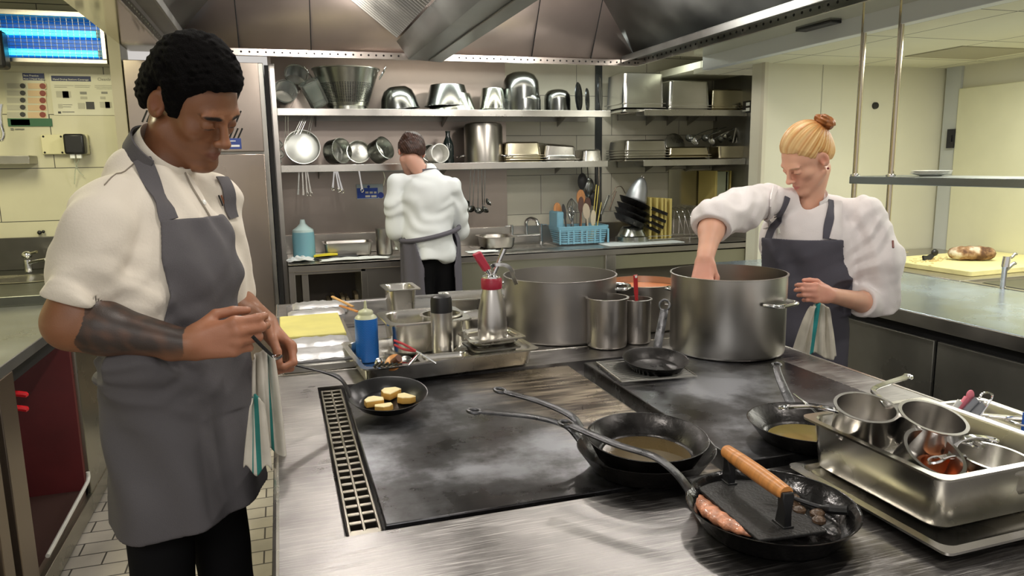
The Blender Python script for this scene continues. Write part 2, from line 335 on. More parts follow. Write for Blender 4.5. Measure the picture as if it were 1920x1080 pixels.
# central trough with baffle filters
m = MB()
m.loft([[(.74, HY0, 2.25), (.74, 4.62, 2.25)], [(.815, HY0, 2.150), (.815, 4.64, 2.150)], [(1.02, HY0, 2.140), (1.02, 4.66, 2.140)], [(1.09, HY0, 2.25), (1.09, 4.62, 2.25)]], closed=False)
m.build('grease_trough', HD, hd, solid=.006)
m = MB(); m.tube([(.93, .3, 2.137), (.93, 4.6, 2.137)], .004, 6); m.box(.80, .90, 4.42, 4.44, 2.17, 2.22); m.build('trough_seam', STD, hd)
for sx in (-1, 1):
    x0 = .74 if sx < 0 else 1.09
    fr = MB()
    for j in range(9):
        y0 = 4.60-.5*(j+1); y1 = y0+.49
        d = Vector((sx*.30, 0, .235))
        a = Vector((x0, 0, 2.25))
        fr.loft([[a+Vector((0, y0, .02)), a+Vector((0, y1, .02))], [a+d+Vector((0, y0, .02)), a+d+Vector((0, y1, .02))]], closed=False)
    fo = fr.build('filter_frame', HD, hd, solid=.01)
    sl = MB(); n = 82
    for j in range(n):
        y = .55+4.0*j/n
        a = Vector((x0, y, 2.25)); d = Vector((sx*.30, 0, .235)); up = Vector((sx*.235, 0, -.30)).normalized()*(-.0 if sx < 0 else 0)
        sl.strap([a+d*.04-Vector((0, 0, .003)), a+d*.98-Vector((0, 0, .003))], .022, .008, up=(0, 1, .35))
    sl.build('baffle_slats', STD, fo)
m = MB(); m.tube([(-.47, 2.6, 2.23), (-.47, 2.6, 2.215)], .012, 12)
m.build('indicator_lamp', mat('red_indicator', (.9, .02, .05), .3, Emission_Color=(1., .02, .06), Emission_Strength=2.5), hd)
# ---- steel plate behind the left part of the shelves
b = MB(); b.box(0, 1.66, 5.385, 5.40, .9, 2.5); o = b.build('steel_wall_cladding', [mat('cladding_steel', (.36, .31, .275), .34, .95, var=.1, vscale=2, rvar=.06)])
tag(o, 'brownish stainless sheet lining the back wall behind the hanging pan handles', 'wall panel')
b = MB(); b.box(2.395, 2.45, 5.385, 5.40, 1.04, 2.5); tag(b.build('dark_upright', mat('dark_painted_metal', (.05, .055, .055), .4, .5)), 'dark vertical conduit on the back wall behind the shelves', 'conduit')
b = MB(); b.box(3.05, 3.45, 5.385, 5.40, 1.04, 1.44); tag(b.build('splash_panel', mat('splash_panel_steel', (.50, .48, .38), .15, .9)), 'square dull steel panel on back wall behind the wire rack', 'wall panel')

# ---- wall shelves
def shelf(x0, x1, y0, z, label, nm='wall_shelf', end=None):
    s = thing(nm, label, 'shelf', (0, 0, 0))
    m = MB(); m.box(x0, x1, y0+.003, 5.38, z-.006, z); m.build('board', ST, s)
    m = MB(); m.box(x0, x1, y0, y0+.004, z-.040, z+.004); m.build('front_lip', STP, s, bevel=.001)
    m = MB(); m.box(x0, x1, 5.36, 5.384, z-.05, z-.006); m.box(x0, x1, y0+.12, y0+.14, z-.035, z-.006); m.build('rail', STD, s)
    for x in (x0+.25, (x0+x1)/2, x1-.25):
        m = MB(); m.loft([[(x, 5.38, z-.006), (x, y0+.05, z-.006)], [(x, 5.38, z-.09), (x, 5.2, z-.03)]], closed=False); m.build('bracket', STD, s, solid=.004)
    return s
ZS1, ZS2 = 1.868, 1.522
shelf(.02, 2.32, 4.95, ZS1, 'upper long steel shelf, the part holding the colander and bowls')
shelf(2.58, 3.455, 4.93, ZS1+.01, 'upper steel shelf, its shorter part holding the tallest bright pans')
shelf(.02, 2.30, 4.95, ZS2-.010, 'lower long steel shelf with leaning saucepans and the big stockpot')
shelf(2.58, 3.455, 4.93, ZS2-.010, 'lower steel shelf, its shorter part holding the heap of ladles')
m = MB(); m.box(-.012, .018, 4.93, 4.97, 0, 2.14); tag(m.build('steel_upright', ST, bevel=.002), 'square steel upright at the shelf end beside the tall fridge', 'upright')

# ---- fridge
fg = thing('upright_fridge', 'tall stainless upright fridge with slanted vent slots behind the man', 'fridge', (0, 0, 0))
m = MB(); m.box(-.785, -.045, 4.68, 5.38, .1, 2.11); m.build('cabinet_body', STD, fg, bevel=.004)
FRD = mat('fridge_steel', (.40, .34, .29), .24, 1, var=.06, vscale=2, rvar=.05, bump=.03, bscale=20, bstretch=(12, 1, 1))
m = MB(); m.box(-.78, -.07, 4.645, 4.68, 1.60, 2.105); vp_ = m.build('vent_panel', FRD, fg, bevel=.003)
m = MB(); m.box(-.78, -.07, 4.645, 4.68, .12, 1.585); m.build('door', FRD, fg, bevel=.004)
m = MB()
for gx in (-.66, -.52, -.38, -.235):
    for gz in (1.70, 1.80, 1.90, 2.0):
        for i in range(4):
            x = gx+i*.024-.036+(.02 if gz in (1.80, 2.0) else 0)*0
            m.strap([(x-.016, 4.644, gz-.033), (x+.016, 4.644, gz+.033)], .009, .003, up=(0, 1, 0))
m.build('vent_slots', BLK, vp_)
m = MB(); m.strap([(-.275, 4.643, 1.645), (-.195, 4.643, 1.645)], .062, .002, up=(0, 1, 0)); so = m.build('notice_sticker', mat('sticker_blue', (.03, .06, .28), .4), fg)
m = MB(); m.strap([(-.265, 4.6412, 1.632), (-.205, 4.6412, 1.632)], .012, .001, up=(0, 1, 0)); m.strap([(-.262, 4.6412, 1.66), (-.225, 4.6412, 1.66)], .005, .001, up=(0, 1, 0)); m.build('sticker_print', mat('print_white', (.8, .8, .85), .5), so)
m = MB(); m.box(-.04, -.015, 4.70, 5.3, 0, 2.1); m.build('side_gap', BLK, fg)
m = MB(); m.box(-.85, -.79, 4.66, 4.86, 0, 2.25); tag(m.build('corner_post', mat('post_painted', (.36, .33, .24), .5)), 'dull olive corner post between the poster wall and fridge', 'post')

# ---- left wall: insect killer, posters, dosing box
ik = thing('insect_killer', 'blue glowing electric insect killer with wire grid high on the wall', 'insect killer', (0, 0, 0))
m = MB(); m.box(-1.47, -.865, 4.70, 4.84, 2.085, 2.11); m.box(-1.47, -.865, 4.70, 4.84, 2.33, 2.36); m.box(-1.47, -1.43, 4.70, 4.84, 2.11, 2.33); m.box(-.89, -.865, 4.70, 4.84, 2.11, 2.33); m.build('housing', ST, ik, bevel=.003)
m = MB(); m.box(-1.43, -.89, 4.825, 4.84, 2.11, 2.33); m.build('reflector', mat('blue_glow_reflector', (.005, .05, .20), .3, .3, Emission_Color=(.0, .16, .60), Emission_Strength=.18), ik)  # weak emission on the reflector stands in for the tubes' blue light
for z in (2.255, 2.150):
    m = MB(); m.tube([(-1.40, 4.785, z), (-.92, 4.785, z)], .017, 12); m.build('uv_tube', mat('uv_tube_light', (.2, .8, 1), .3, Emission_Color=(.04, .62, 1.0), Emission_Strength=2.2), ik)
    for x in (-1.41, -.91):
        m = MB(); m.box(x-.012, x+.012, 4.765, 4.805, z-.02, z+.02); m.build('tube_holder', BLUEB, ik)
m = MB()
for i in range(19): x = -1.42+.0285*i; m.tube([(x, 4.715, 2.11), (x, 4.715, 2.33)], .0013, 5)
for i in range(12): z = 2.115+.019*i; m.tube([(-1.43, 4.713, z), (-.89, 4.713, z)], .0013, 5)
m.build('wire_grid', STD, ik)
# thing at upper left: grey duct
m = MB(); m.box(-1.9, -1.0, 4.3, 4.55, 2.42, 2.60); tag(m.build('grey_duct', STD, bevel=.01), 'dull grey duct under the ceiling above the insect killer', 'duct')
def sheet(name, label, x0, x1, z0, z1, y, col, cat='poster'):
    m = MB(); m.box(x0, x1, y-.003, y, z0, z1); return tag(m.build(name, mat(name+'_paper', col, .35)), label, cat)
YW = 4.848
DKB = mat('print_navy', (.02, .03, .11), .5); GRN = mat('print_green', (.03, .12, .06), .5); GRY = mat('print_grey', (.22, .22, .20), .5); LGY = mat('print_pale', (.45, .44, .36), .5); ORG = mat('print_orange', (.45, .22, .09), .5); RDB = mat('print_darkred', (.22, .04, .03), .5); BLKK = mat('print_black', (.03, .03, .035), .5); WHP = mat('print_white_paper', (.72, .71, .60), .5)
def pr_(par, name, rects, m_):
    for (xa, xb, ya, yb) in rects:
        m = MB(); p = at(xa, ya, Y=YW); q = at(xb, yb, Y=YW)
        m.box(p.x, q.x, YW-.0045, YW-.003, min(q.z, p.z), max(p.z, q.z)); m.build(name, m_, par)
def text_on(par, name, body, x, y, hpx, m_, Yv=YW-.0048, bold=False, rot=(PI/2, 0, 0)):
    c = bpy.data.curves.new(name, 'FONT'); c.body = body; c.size = hpx*.00335*.95; c.extrude = .0002; c.materials.append(m_)
    t = bpy.data.objects.new(name, c); COL.objects.link(t); bpy.context.view_layer.update()
    me = bpy.data.meshes.new_from_object(t); bpy.data.objects.remove(t); o = bpy.data.objects.new(name, me); COL.objects.link(o)
    o.rotation_euler = rot; o.location = at(x, y, Y=Yv); o.parent = par; return o
p1 = sheet('hand_hygiene_poster', 'poster with rows of small round pictures and green foot', at(8, 160, Y=YW).x, at(84, 160, Y=YW).x, at(40, 237, Y=YW).z, at(40, 136, Y=YW).z, YW, (.60, .59, .46))
pr_(p1, 'navy_header', [(42, 84, 137, 151)], DKB)
pr_(p1, 'row_panels', [(13, 50, 156+13.6*i, 166+13.6*i) for i in range(5)], LGY)
pr_(p1, 'row_panels', [(52, 88, 156+13.6*i, 167+13.6*i) for i in range(5)], mat('print_peach', (.62, .45, .28), .5))
m = MB()
for i in range(5):
    m.lathe([(0, 0), (.016, 0), (.015, .001), (0, .0012)], 14, axis_z(at(80, 161.5+13.4*i, Y=YW-.0045), (0, -1, 0)))
m.build('round_picture', RDB, p1)
m = MB()
for i in range(5):
    m.lathe([(0, 0), (.014, 0), (.013, .001), (0, .0012)], 14, axis_z(at(42.5, 161.0+13.4*i, Y=YW-.0045), (0, -1, 0)))
m.build('round_picture', BLKK, p1)
pr_(p1, 'green_foot', [(14, 99, 222, 237)], GRN); pr_(p1, 'foot_badge', [(20, 57, 224, 235)], WHP); pr_(p1, 'foot_print', [(22, 29, 225, 234), (33, 52, 227, 228), (33, 52, 231, 233)], GRY)
text_on(p1, 'header_text', 'Best Practice', 44, 143, 4.4, WHP); text_on(p1, 'header_text', 'How 2 Hand Hygiene', 44, 149, 4.0, WHP)
p2 = sheet('cleaning_chart_poster', 'white cleaning chart poster with a navy heading bar and grey pictures', at(95, 160, Y=YW).x, at(221, 160, Y=YW).x, at(150, 216, Y=YW).z, at(150, 139, Y=YW).z, YW, (.66, .65, .52))
pr_(p2, 'navy_header', [(96, 171, 142, 153)], DKB)
text_on(p2, 'header_text', 'Hand Drying Stations Coverage', 99, 150, 4.4, WHP)
text_on(p2, 'brand_text', 'Cleanline', 183, 151, 7, GRY)
pr_(p2, 'text_lines', [(102, 138, 160, 161), (102, 126, 163, 164), (140, 170, 160, 161), (140, 168, 163, 164), (178, 210, 160, 161), (178, 214, 163, 164), (181, 214, 166, 167), (117, 140, 209, 211), (150, 163, 172, 177), (190, 202, 172, 176), (118, 136, 196, 197), (118, 134, 200, 201)], GRY)
pr_(p2, 'grey_picture', [(105, 134, 171, 183), (109, 118, 195, 203), (146, 160, 193, 204), (187, 210, 191, 202), (151, 164, 181, 186), (188, 198, 181, 186)], LGY)
pr_(p2, 'dark_picture', [(117, 130, 171, 184), (161, 178, 191, 205), (197, 207, 191, 203), (109, 115, 209, 213)], BLKK)
pr_(p1, 'small_print', [(20, 26, 240, 244), (28, 46, 241, 243)], GRY)
db = thing('soap_dosing_box', 'cream wall plate carrying a black dosing unit with thin tubes', 'dispenser', (0, 0, 0))
p = at(78, 253, Y=YW); q = at(170, 289, Y=YW)
m = MB(); m.box(p.x, q.x, YW-.03, YW, q.z, p.z); m.build('back_plate', mat('dosing_cream', (.66, .63, .40), .4), db, bevel=.004)
p = at(118, 251, Y=YW-.08); q = at(161, 289, Y=YW-.08)
m = MB(); m.box(p.x, q.x, YW-.10, YW-.03, q.z, p.z); u_ = m.build('black_unit', BLKP, db, bevel=.012)
m = MB()
for x in (137, 149): p = at(x, 294, Y=YW-.07); m.box(p.x-.012, p.x+.012, p.y-.012, p.y+.012, p.z-.008, p.z+.02)
m.build('connector', WHITE, db)
m = MB(); m.tube(smoothpath([at(138, 296, Y=4.78), at(146, 318, Y=4.80), at(156, 330, Y=4.83)]), .003, 6); m.tube(smoothpath([at(150, 296, Y=4.78), at(142, 316, Y=4.80), at(140, 345, Y=4.83)]), .003, 6); m.build('tube', GLASS, db)
m = MB()
for x, y in ((81, 256), (114, 256), (84, 286), (117, 286)): m.lathe([(0, 0), (.006, 0), (.0, .003)], 8, axis_z(at(x, y, Y=YW-.031), (0, -1, 0)))
m.build('screw', BLK, db)
text_on(db, 'side_lettering', 'wash & rinse', 171, 290, 3.2, BLKK, rot=(PI/2, -PI/2, 0), Yv=YW-.0312)
m = MB(); p = at(0, 292, Y=4.70); q = at(56, 307, Y=4.70); m.box(p.x-.3, q.x, 4.70, 4.845, q.z, p.z); tag(m.build('small_wall_shelf', STD, bevel=.002), 'short grey steel shelf at the frame edge above the hand sink', 'shelf')
m = MB(); m.tube(smoothpath([at(2, 195, Y=4.6), at(0, 215, Y=4.6), at(2, 235, Y=4.6), at(6, 250, Y=4.6), at(3, 262, Y=4.6), at(-8, 258, Y=4.6)]), [.010]*31, 10); tag(m.build('spray_hose', CHR), 'curled chrome spray hose hanging at the frame edge above the sink', 'hose')
p = at(-12, 58, Y=4.62); q = at(18, 130, Y=4.62)
m = MB(); m.box(p.x-.2, q.x, 4.56, 4.66, q.z, p.z); tag(m.build('black_bracket_speaker', BLKP, bevel=.015), 'black boxy unit beside the insect killer', 'box')

# ---- left bench
lb = thing('steel_bench', 'long steel bench along the left wall with an open cupboard below', 'bench', (0, 0, 0))
XE = -.87
m = MB(); m.box(XL, XE, .6, 3.78, .86, .90); m.build('worktop', mat('bench_top_grey', (.30, .31, .31), .33, .8, var=.1, vscale=5, rvar=.08), lb, bevel=.004)
m = MB(); m.box(XL, XE-.03, .6, 3.78, .80, .86); m.build('apron_rail', BLK, lb)
LBF = mat('bench_steel_olive', (.34, .33, .27), .28, .95, var=.12, vscale=2, rvar=.06)
m = MB(); m.box(XE-.03, XE-.01, .6, 2.40, .12, .84); m.build('door', mat('bench_door_beige', (.55, .50, .40), .35, .7), lb, bevel=.003)
for y0, y1 in ((2.42, 2.50), (2.56, 2.70)):
    m = MB(); m.box(XE-.05, XE, y0, y1, .02, .86); m.build('post', mat('bench_post', (.26, .21, .17), .35, .9), lb, bevel=.003)
m = MB(); m.box(XE-.62, XE-.60, 2.7, 3.45, .1, .86); m.build('back_panel', mat('cupboard_maroon', (.10, .012, .014), .5, var=.2), lb)
m = MB(); m.box(XE-.62, XE-.02, 3.42, 3.45, .1, .86); m.build('side_panel', mat('cupboard_maroon_side', (.13, .018, .02), .35, var=.15), lb)
m = MB(); m.box(XE-.62, XE-.02, 2.7, 3.45, .10, .13); m.build('cupboard_shelf', mat('cupboard_floor', (.10, .06, .05), .35, .3), lb)
m = MB(); m.box(XE-.04, XE, 2.70, 3.785, .02, .10); m.build('bottom_rail', LBF, lb, bevel=.002)
m = MB(); m.box(XE-.03, XE-.004, 3.45, 3.785, .02, .86); m.build('panel', LBF, lb, bevel=.003)
m = MB(); m.tube([(XE+.02, 2.42, .80), (XE+.03, 2.42, .835), (XE+.03, 2.1, .835), (XE+.02, 2.1, .80)], .012, 10); m.build('handle', STP, lb)
m = MB(); m.tube(smoothpath([(XE+.005, 2.78, .16), (XE+.01, 3.28, .19), (XE+.01, 3.36, .20), (XE+.01, 3.37, .23)]), .008, 8); m.build('latch_bar', PORC, lb)
# sink section
sk = thing('hand_sink_unit', 'dark steel hand sink unit with splashback below the wall tiles', 'sink', (0, 0, 0))
m = MB(); m.box(XL+.01, XE-.005, 3.79, 4.82, .0, .945); m.build('cabinet_body', mat('sink_unit_dark', (.13, .135, .12), .35, .9, var=.2), sk, bevel=.004)
m = MB(); m.box(XL+.01, -.86, 4.825, 4.848, .945, 1.13); m.build('splashback', mat('splashback_dark', (.13, .125, .115), .35, .9, var=.15), sk, bevel=.002)
m = MB(); T = T3((-1.36, 4.40, .948)); m.loft([rrect(.52, .34, .15, .000), rrect(.46, .28, .12, .004), rrect(.44, .26, .12, -.0005)], T=T, c1=True); m.build('basin', STP, sk)
m = MB(); m.tube([(-1.36, 4.66, .95), (-1.36, 4.66, 1.02)], [.022, .020], 14); m.tube(smoothpath([(-1.36, 4.66, 1.0), (-1.30, 4.60, 1.015), (-1.23, 4.52, 1.03)]), .011, 10); m.ball((-1.36, 4.66, 1.045), .028, .028, .022); m.tube([(-1.36, 4.66, 1.05), (-1.30, 4.62, 1.065)], .008, 8); m.build('tap', CHR, sk)
m = MB(); pp = at(74, 436, Y=4.83); m.ball((pp.x, pp.y, pp.z), .012); m.ball((pp.x+.02, pp.y, pp.z+.004), .009); tag(m.build('pipe_clip', BLKP), 'tiny black pipe clip on the tiles above the splashback', 'clip')
m = MB()
for dz, dx in ((0, 0), (-.055, -.005)): m.tube(smoothpath([(XE-.20, 2.98, .70+dz), (XE-.12, 3.0, .705+dz), (XE-.06+dx, 3.01, .69+dz)]), [.011]*12+[.004], 8)
tag(m.build('red_handled_tool', mat('bright_red_plastic', (.8, .02, .03), .3)), 'bright red plastic handles poking out inside the open cupboard', 'tool')

# ---- island
isl = thing('cooking_island', 'large stainless steel cooking island in the middle of the kitchen', 'cooking island', (0, 0, 0))
top = MB()
IX0, IX1, IY0, IY1 = -.04, 1.54, .25, 3.36
cx0, cx1, cy0, cy1 = .065, 1.42, 1.15, 2.02      # well for the hot plates
rings = []
def grid_with_hole(mb, z):
    # top face with rectangular opening
    X = [IX0, cx0, cx1, IX1]; Yv = [IY0, cy0, cy1, IY1]
    vs = [(x, y, z) for y in Yv for x in X]; fs = []
    for j in range(3):
        for i in range(3):
            if i == 1 and j == 1: continue
            a = j*4+i; fs.append((a, a+1, a+5, a+4))
    mb.add(vs, fs)
grid_with_hole(top, .90)
top.add([(cx0, cy0, .90), (cx1, cy0, .90), (cx1, cy1, .90), (cx0, cy1, .90), (cx0, cy0, .868), (cx1, cy0, .868), (cx1, cy1, .868), (cx0, cy1, .868)], [(0, 1, 5, 4), (1, 2, 6, 5), (2, 3, 7, 6), (3, 0, 4, 7), (4, 5, 6, 7)])
top.add([(IX0, IY0, .90), (IX1, IY0, .90), (IX1, IY1, .90), (IX0, IY1, .90), (IX0, IY0, .84), (IX1, IY0, .84), (IX1, IY1, .84), (IX0, IY1, .84)], [(0, 1, 5, 4), (1, 2, 6, 5), (2, 3, 7, 6), (3, 0, 4, 7)])
to = top.build('worktop', STT, isl)
m = MB(); m.box(IX0+.03, IX1-.03, IY0+.03, IY1-.03, .10, .865); m.build('body', mat('island_body_dark', (.10, .10, .10), .35, .8), isl)
m = MB(); m.box(IX0+.08, IX1-.08, IY0+.08, IY1-.08, .0, .10); m.build('plinth', BLK, isl)
for x in (IX0-.002, IX1+.002): m = MB(); m.tube([(x, IY0, .897), (x, IY1, .897)], .006, 8); m.build('edge_trim', STP, isl)
m = MB(); m.strap([(IX0, 2.18, .901), (IX1, 2.18, .901)], .012, .003); m.build('raised_seam', STP, isl, bevel=.001)
# hot plate 1 (front left), hot plate 2 (right, raised)
m = MB(); m.box(.135, .80, 1.175, 2.0, .862, .897); m.build('hot_plate', plancha_mat('hot_plate_blued_steel', 1.20), isl, bevel=.003)
m = MB(); m.box(.835, 1.395, 1.175, 1.96, .862, .912); m.build('hot_plate', plancha_mat('hot_plate_blackened_steel', None), isl, bevel=.003)
m = MB(); m.box(.80, .835, 1.175, 2.0, .86, .870); m.build('plate_gap', STD, isl)
def vent_strip(x0, x1, y0, y1, cols, rows, nm, m1):
    mm = MB(); z1 = .896; w = (x1-x0); L = (y1-y0)
    bx = .10*w if cols > 1 else .3*w
    # lattice bars
    for i in range(cols+1):
        xc = x0+bx*.5+(w-bx)*i/cols; mm.box(xc-bx/2, xc+bx/2, y0, y1, .874, z1)
    for j in range(rows+1):
        yc = y0+.004+(L-.008)*j/rows; mm.box(x0, x1, yc-.005, yc+.005, .874, z1-.001)
    mm.box(x0, x1, y0-.012, y0+.002, .868, z1)
    return mm.build(nm, m1, isl, bevel=.0015)
vent_strip(.072, .128, 1.168, 2.0, 2, 25, 'vent_grille', mat('grille_steel', (.24, .22, .18), .3, .95, var=.2, vscale=8))
m = MB(); m.box(.072, .128, 1.16, 2.0, .8675, .8685); m.build('vent_well', BLK, isl)
m = MB(); m.box(1.397, 1.42, 1.175, 1.96, .868, .901)
m.build('vent_edge', STD, isl)
m = MB()
for j in range(26):
    y = 1.19+.030*j
    for x in (1.401, 1.411): m.box(x, x+.0065, y, y+.022, .9, .9022)
m.build('vent_slots', BLK, isl)

# ---- back counter
bc = thing('back_counter', 'long stainless steel counter with sink below the wall shelves', 'counter', (0, 0, 0))
m = MB(); m.box(.02, 3.455, 4.75, 5.395, .885, .90); m.box(.02, 3.455, 4.75, 4.765, .85, .90); m.box(0, 3.455, 5.36, 5.395, .9, 1.03); m.build('worktop', ST, bc, bevel=.003)
m = MB(); m.box(.02, .06, 4.77, 4.81, 0, .885); m.box(.06, .5, 4.77, 4.79, .83, .85); m.box(.47, .51, 4.77, 4.81, 0, .885); m.box(.1, .14, 4.79, 4.83, 0, .85); m.build('frame_leg', ST, bc, bevel=.002)
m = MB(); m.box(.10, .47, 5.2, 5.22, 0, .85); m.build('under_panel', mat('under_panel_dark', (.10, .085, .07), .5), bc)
m = MB(); m.box(.51, 1.0, 4.78, 4.80, .1, .85); m.build('front_panel', ST, bc, bevel=.002)
GRNP = mat('pale_green_steel', (.58, .58, .44), .3, .9, var=.06, vscale=3)
m = MB(); m.box(1.0, 2.20, 4.78, 4.80, .62, .85); m.build('front_panel', GRNP, bc, bevel=.002)
m = MB(); m.box(2.20, 2.28, 4.76, 4.80, 0, .85); m.box(3.38, 3.45, 4.76, 4.80, 0, .85); m.build('frame_leg', ST, bc, bevel=.002)
m = MB(); m.box(2.28, 3.38, 4.78, 4.80, .74, .84); m.build('drawer_front', GRNP, bc, bevel=.003)
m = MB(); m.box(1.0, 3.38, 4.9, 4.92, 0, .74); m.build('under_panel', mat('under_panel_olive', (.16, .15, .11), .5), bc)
m = MB()
m.loft([rrect(.62, .40, .03, .0), rrect(.58, .36, .03, .006), rrect(.56, .34, .03, -.001)], T=T3((1.62, 5.06, .902)), c1=True)
m.loft([rrect(.56, .40, .03, .0), rrect(.52, .36, .03, .006), rrect(.50, .34, .03, -.001)], T=T3((.80, 5.05, .902)), c1=True)
m.build('sink_bowl', STD, bc)
for i in range(7):
    m = MB(); x = .26+.03*i; m.box(x, x+.022, 4.95, 5.15, .0, .62+.03*math.sin(i*2.3)); tag(m.build('stored_board', mat('stored_board_wood', (.30, .24, .15), .6)), ['leftmost', 'second from left', 'third from left', 'middle', 'third from right', 'second from right', 'rightmost'][i]+' dim wooden board stored upright under the counter', 'board', 'boards stored under the back counter')

# ---- right bench
rb = thing('preparation_bench', 'steel preparation bench on the right behind the woman, grey fronts below', 'bench', (0, 0, 0))
m = MB(); m.box(2.37, 3.15, .3, 3.80, .86, .90); m.build('worktop', mat('bench_top_bluish', (.52, .62, .72), .26, .85, var=.10, vscale=5, rvar=.08, bump=.05, bscale=30, bstretch=(1, 10, 1)), rb, bevel=.003)
m = MB(); m.box(2.36, 2.372, .3, 3.80, .845, .898); m.build('front_edge', STD, rb, bevel=.002)
m = MB(); m.box(2.40, 3.1, .3, 3.80, .08, .86); m.build('carcass', BLK, rb)
FG = mat('fronts_grey_green', (.27, .265, .23), .34, .7, var=.25, vscale=2.5, rvar=.1)
ys = [.3, 1.15, 2.135, 3.0, 3.75]
for i in range(4):
    m = MB(); m.box(2.385, 2.40, ys[i]+.008, ys[i+1]-.008, .44, .80); m.build('drawer_front', FG, rb, bevel=.003)
    m = MB(); m.box(2.385, 2.40, ys[i]+.008, ys[i+1]-.008, .10, .41); m.build('drawer_front', FG, rb, bevel=.003)
rb2 = thing('side_counter', 'steel counter with inset sink in the right corner carrying the bread board', 'counter', (0, 0, 0))
m = MB(); m.box(3.16, 4.17, .3, 3.82, .0, .885); m.build('base', STD, rb2)
m = MB(); m.box(3.16, 4.17, 2.72, 3.82, .885, .902); m.box(3.16, 4.17, .3, 2.72, .885, .889); m.box(3.16, 3.19, 1.2, 2.72, .885, .902); m.build('worktop', ST, rb2, bevel=.002)
m = MB(); m.loft([rrect(.62, .95, .05, .0), rrect(.60, .93, .04, .006), rrect(.56, .89, .04, .001)], T=T3((3.55, 2.22, .890)), c1=True); m.build('sink_bowl', mat('dark_sink_steel', (.16, .16, .15), .3, .9), rb2)  # bowl in one dark steel tone
# pass shelf on poles
ps = thing('pass_shelf', 'narrow steel overshelf on two tall poles above the right bench', 'shelf', (0, 0, 0))
m = MB(); m.box(2.59, 2.90, .5, 2.87, 1.385, 1.42); m.build('board', mat('overshelf_steel', (.33, .36, .35), .3, .95), ps, bevel=.003)
for y in (2.64, 2.855):
    m = MB(); m.tube([(2.61, y, .90), (2.61, y, 2.15)], .0125, 16); po = m.build('pole', mat('pole_steel', (.62, .55, .42), .18, 1), ps)
    m = MB(); m.lathe([(.013, 0), (.022, 0), (.022, .008), (.013, .012)], 16, T3((2.61, y, 1.42))); m.build('collar', CHR, po)
# ================================================================ kit of kitchen things
def mpp(p):
    """metres per photo pixel at a world point"""
    return float(np.dot(np.array(p)-_C, _fw))/F
def gn_mesh(L, W, H, r=.03, lip=.012, t=.0012):
    m = MB(); z = H
    m.loft([rrect(L, W, r*.6, z-.004), rrect(L, W, r*.6, z), rrect(L-2*lip, W-2*lip, r, z), rrect(L-2*lip-.006, W-2*lip-.006, r, z-.004),
            rrect(L-2*lip-.010, W-2*lip-.010, r, z*.5), rrect(L-2*lip-.018, W-2*lip-.018, r, .012), rrect(L-2*lip-.045, W-2*lip-.045, r*.7, .0022)], c1=True)
    m.loft([rrect(L, W, r*.6, z-.004), rrect(L-2*lip+.004, W-2*lip+.004, r, z-.004), rrect(L-2*lip-.004, W-2*lip-.004, r, z*.5), rrect(L-2*lip-.012, W-2*lip-.012, r, .010), rrect(L-2*lip-.04, W-2*lip-.04, r*.7, 0)], c1=True)
    return m
def gn(label, p, L, W, H, rz=0, flip=False, m=None, group=None, name='gastronorm_pan', tilt=None, cat='pan', r=.03, lip=.012):
    o = gn_mesh(L, W, H, r, lip).build(name, m or STP)
    x, y, z = p
    if flip: place(o, (x, y, z+H), rot=(PI, 0, rz))
    else: place(o, (x, y, z), rz)
    if tilt: o.rotation_euler = tilt
    return tag(o, label, cat, group)
def fry_body(Rr, H, base=.7, t=.0025):
    rb = Rr*base
    return [(0, 0), (rb, 0), (rb+(Rr-rb)*.25, H*.16), (Rr, H), (Rr+.0015, H+.001), (Rr-t, H+.0005), (rb+(Rr-rb)*.25-t, H*.16+t), (rb-t, t), (0, t)]
def iron_handle(path, w0, w1, par, ring=True, t=.005, m=None, up=(0, 0, 1)):
    P = smoothpath(path, 6); n = len(P)
    mb = MB(); mb.strap(P, [w0+(w1-w0)*(i/(n-1)) for i in range(n)], t, up=up)
    if ring:
        d = (P[-1]-P[-2]).normalized(); c = P[-1]+d*w1*.55; a = d.cross(Vector(up)).normalized(); u = a.cross(d).normalized()
        rg = []
        for k in range(17):
            q = 2*PI*k/16; rr = w1*.62
            rg.append(c+d*math.cos(q)*rr*1.25+a*math.sin(q)*rr)
        mb.tube(rg, t*.75, 8)
    return mb.build('handle', m or IRONH, par)
def frypan(label, c, Rr, H, path, rot=(0, 0, 0), base=.7, w0=.022, w1=.016, name='frying_pan', mm=None, group=None, hm=None):
    """c: world centre of base; path: world handle points from rim to tip"""
    t_ = thing(name, label, 'frying pan', c, rot=rot, group=group)
    MB().lathe(fry_body(Rr, H, base), 56).build('pan_body', mm or IRON, t_, sharp=60)
    inv = (Matrix.Translation(c) @ Euler(rot).to_matrix().to_4x4()).inverted()
    iron_handle([inv @ Vector(p) for p in path], w0, w1, t_, m=hm)
    return t_
def cyl_prof(Rr, H, lip=.004, t=.002, foot=0.):
    return [(0, 0), (Rr-.008, 0), (Rr-.002, .003), (Rr, .010), (Rr, H-.004), (Rr+lip, H-.003), (Rr+lip, H), (Rr-t, H+.0005), (Rr-t, .010), (Rr-.012, t+.002), (0, t+.002)]
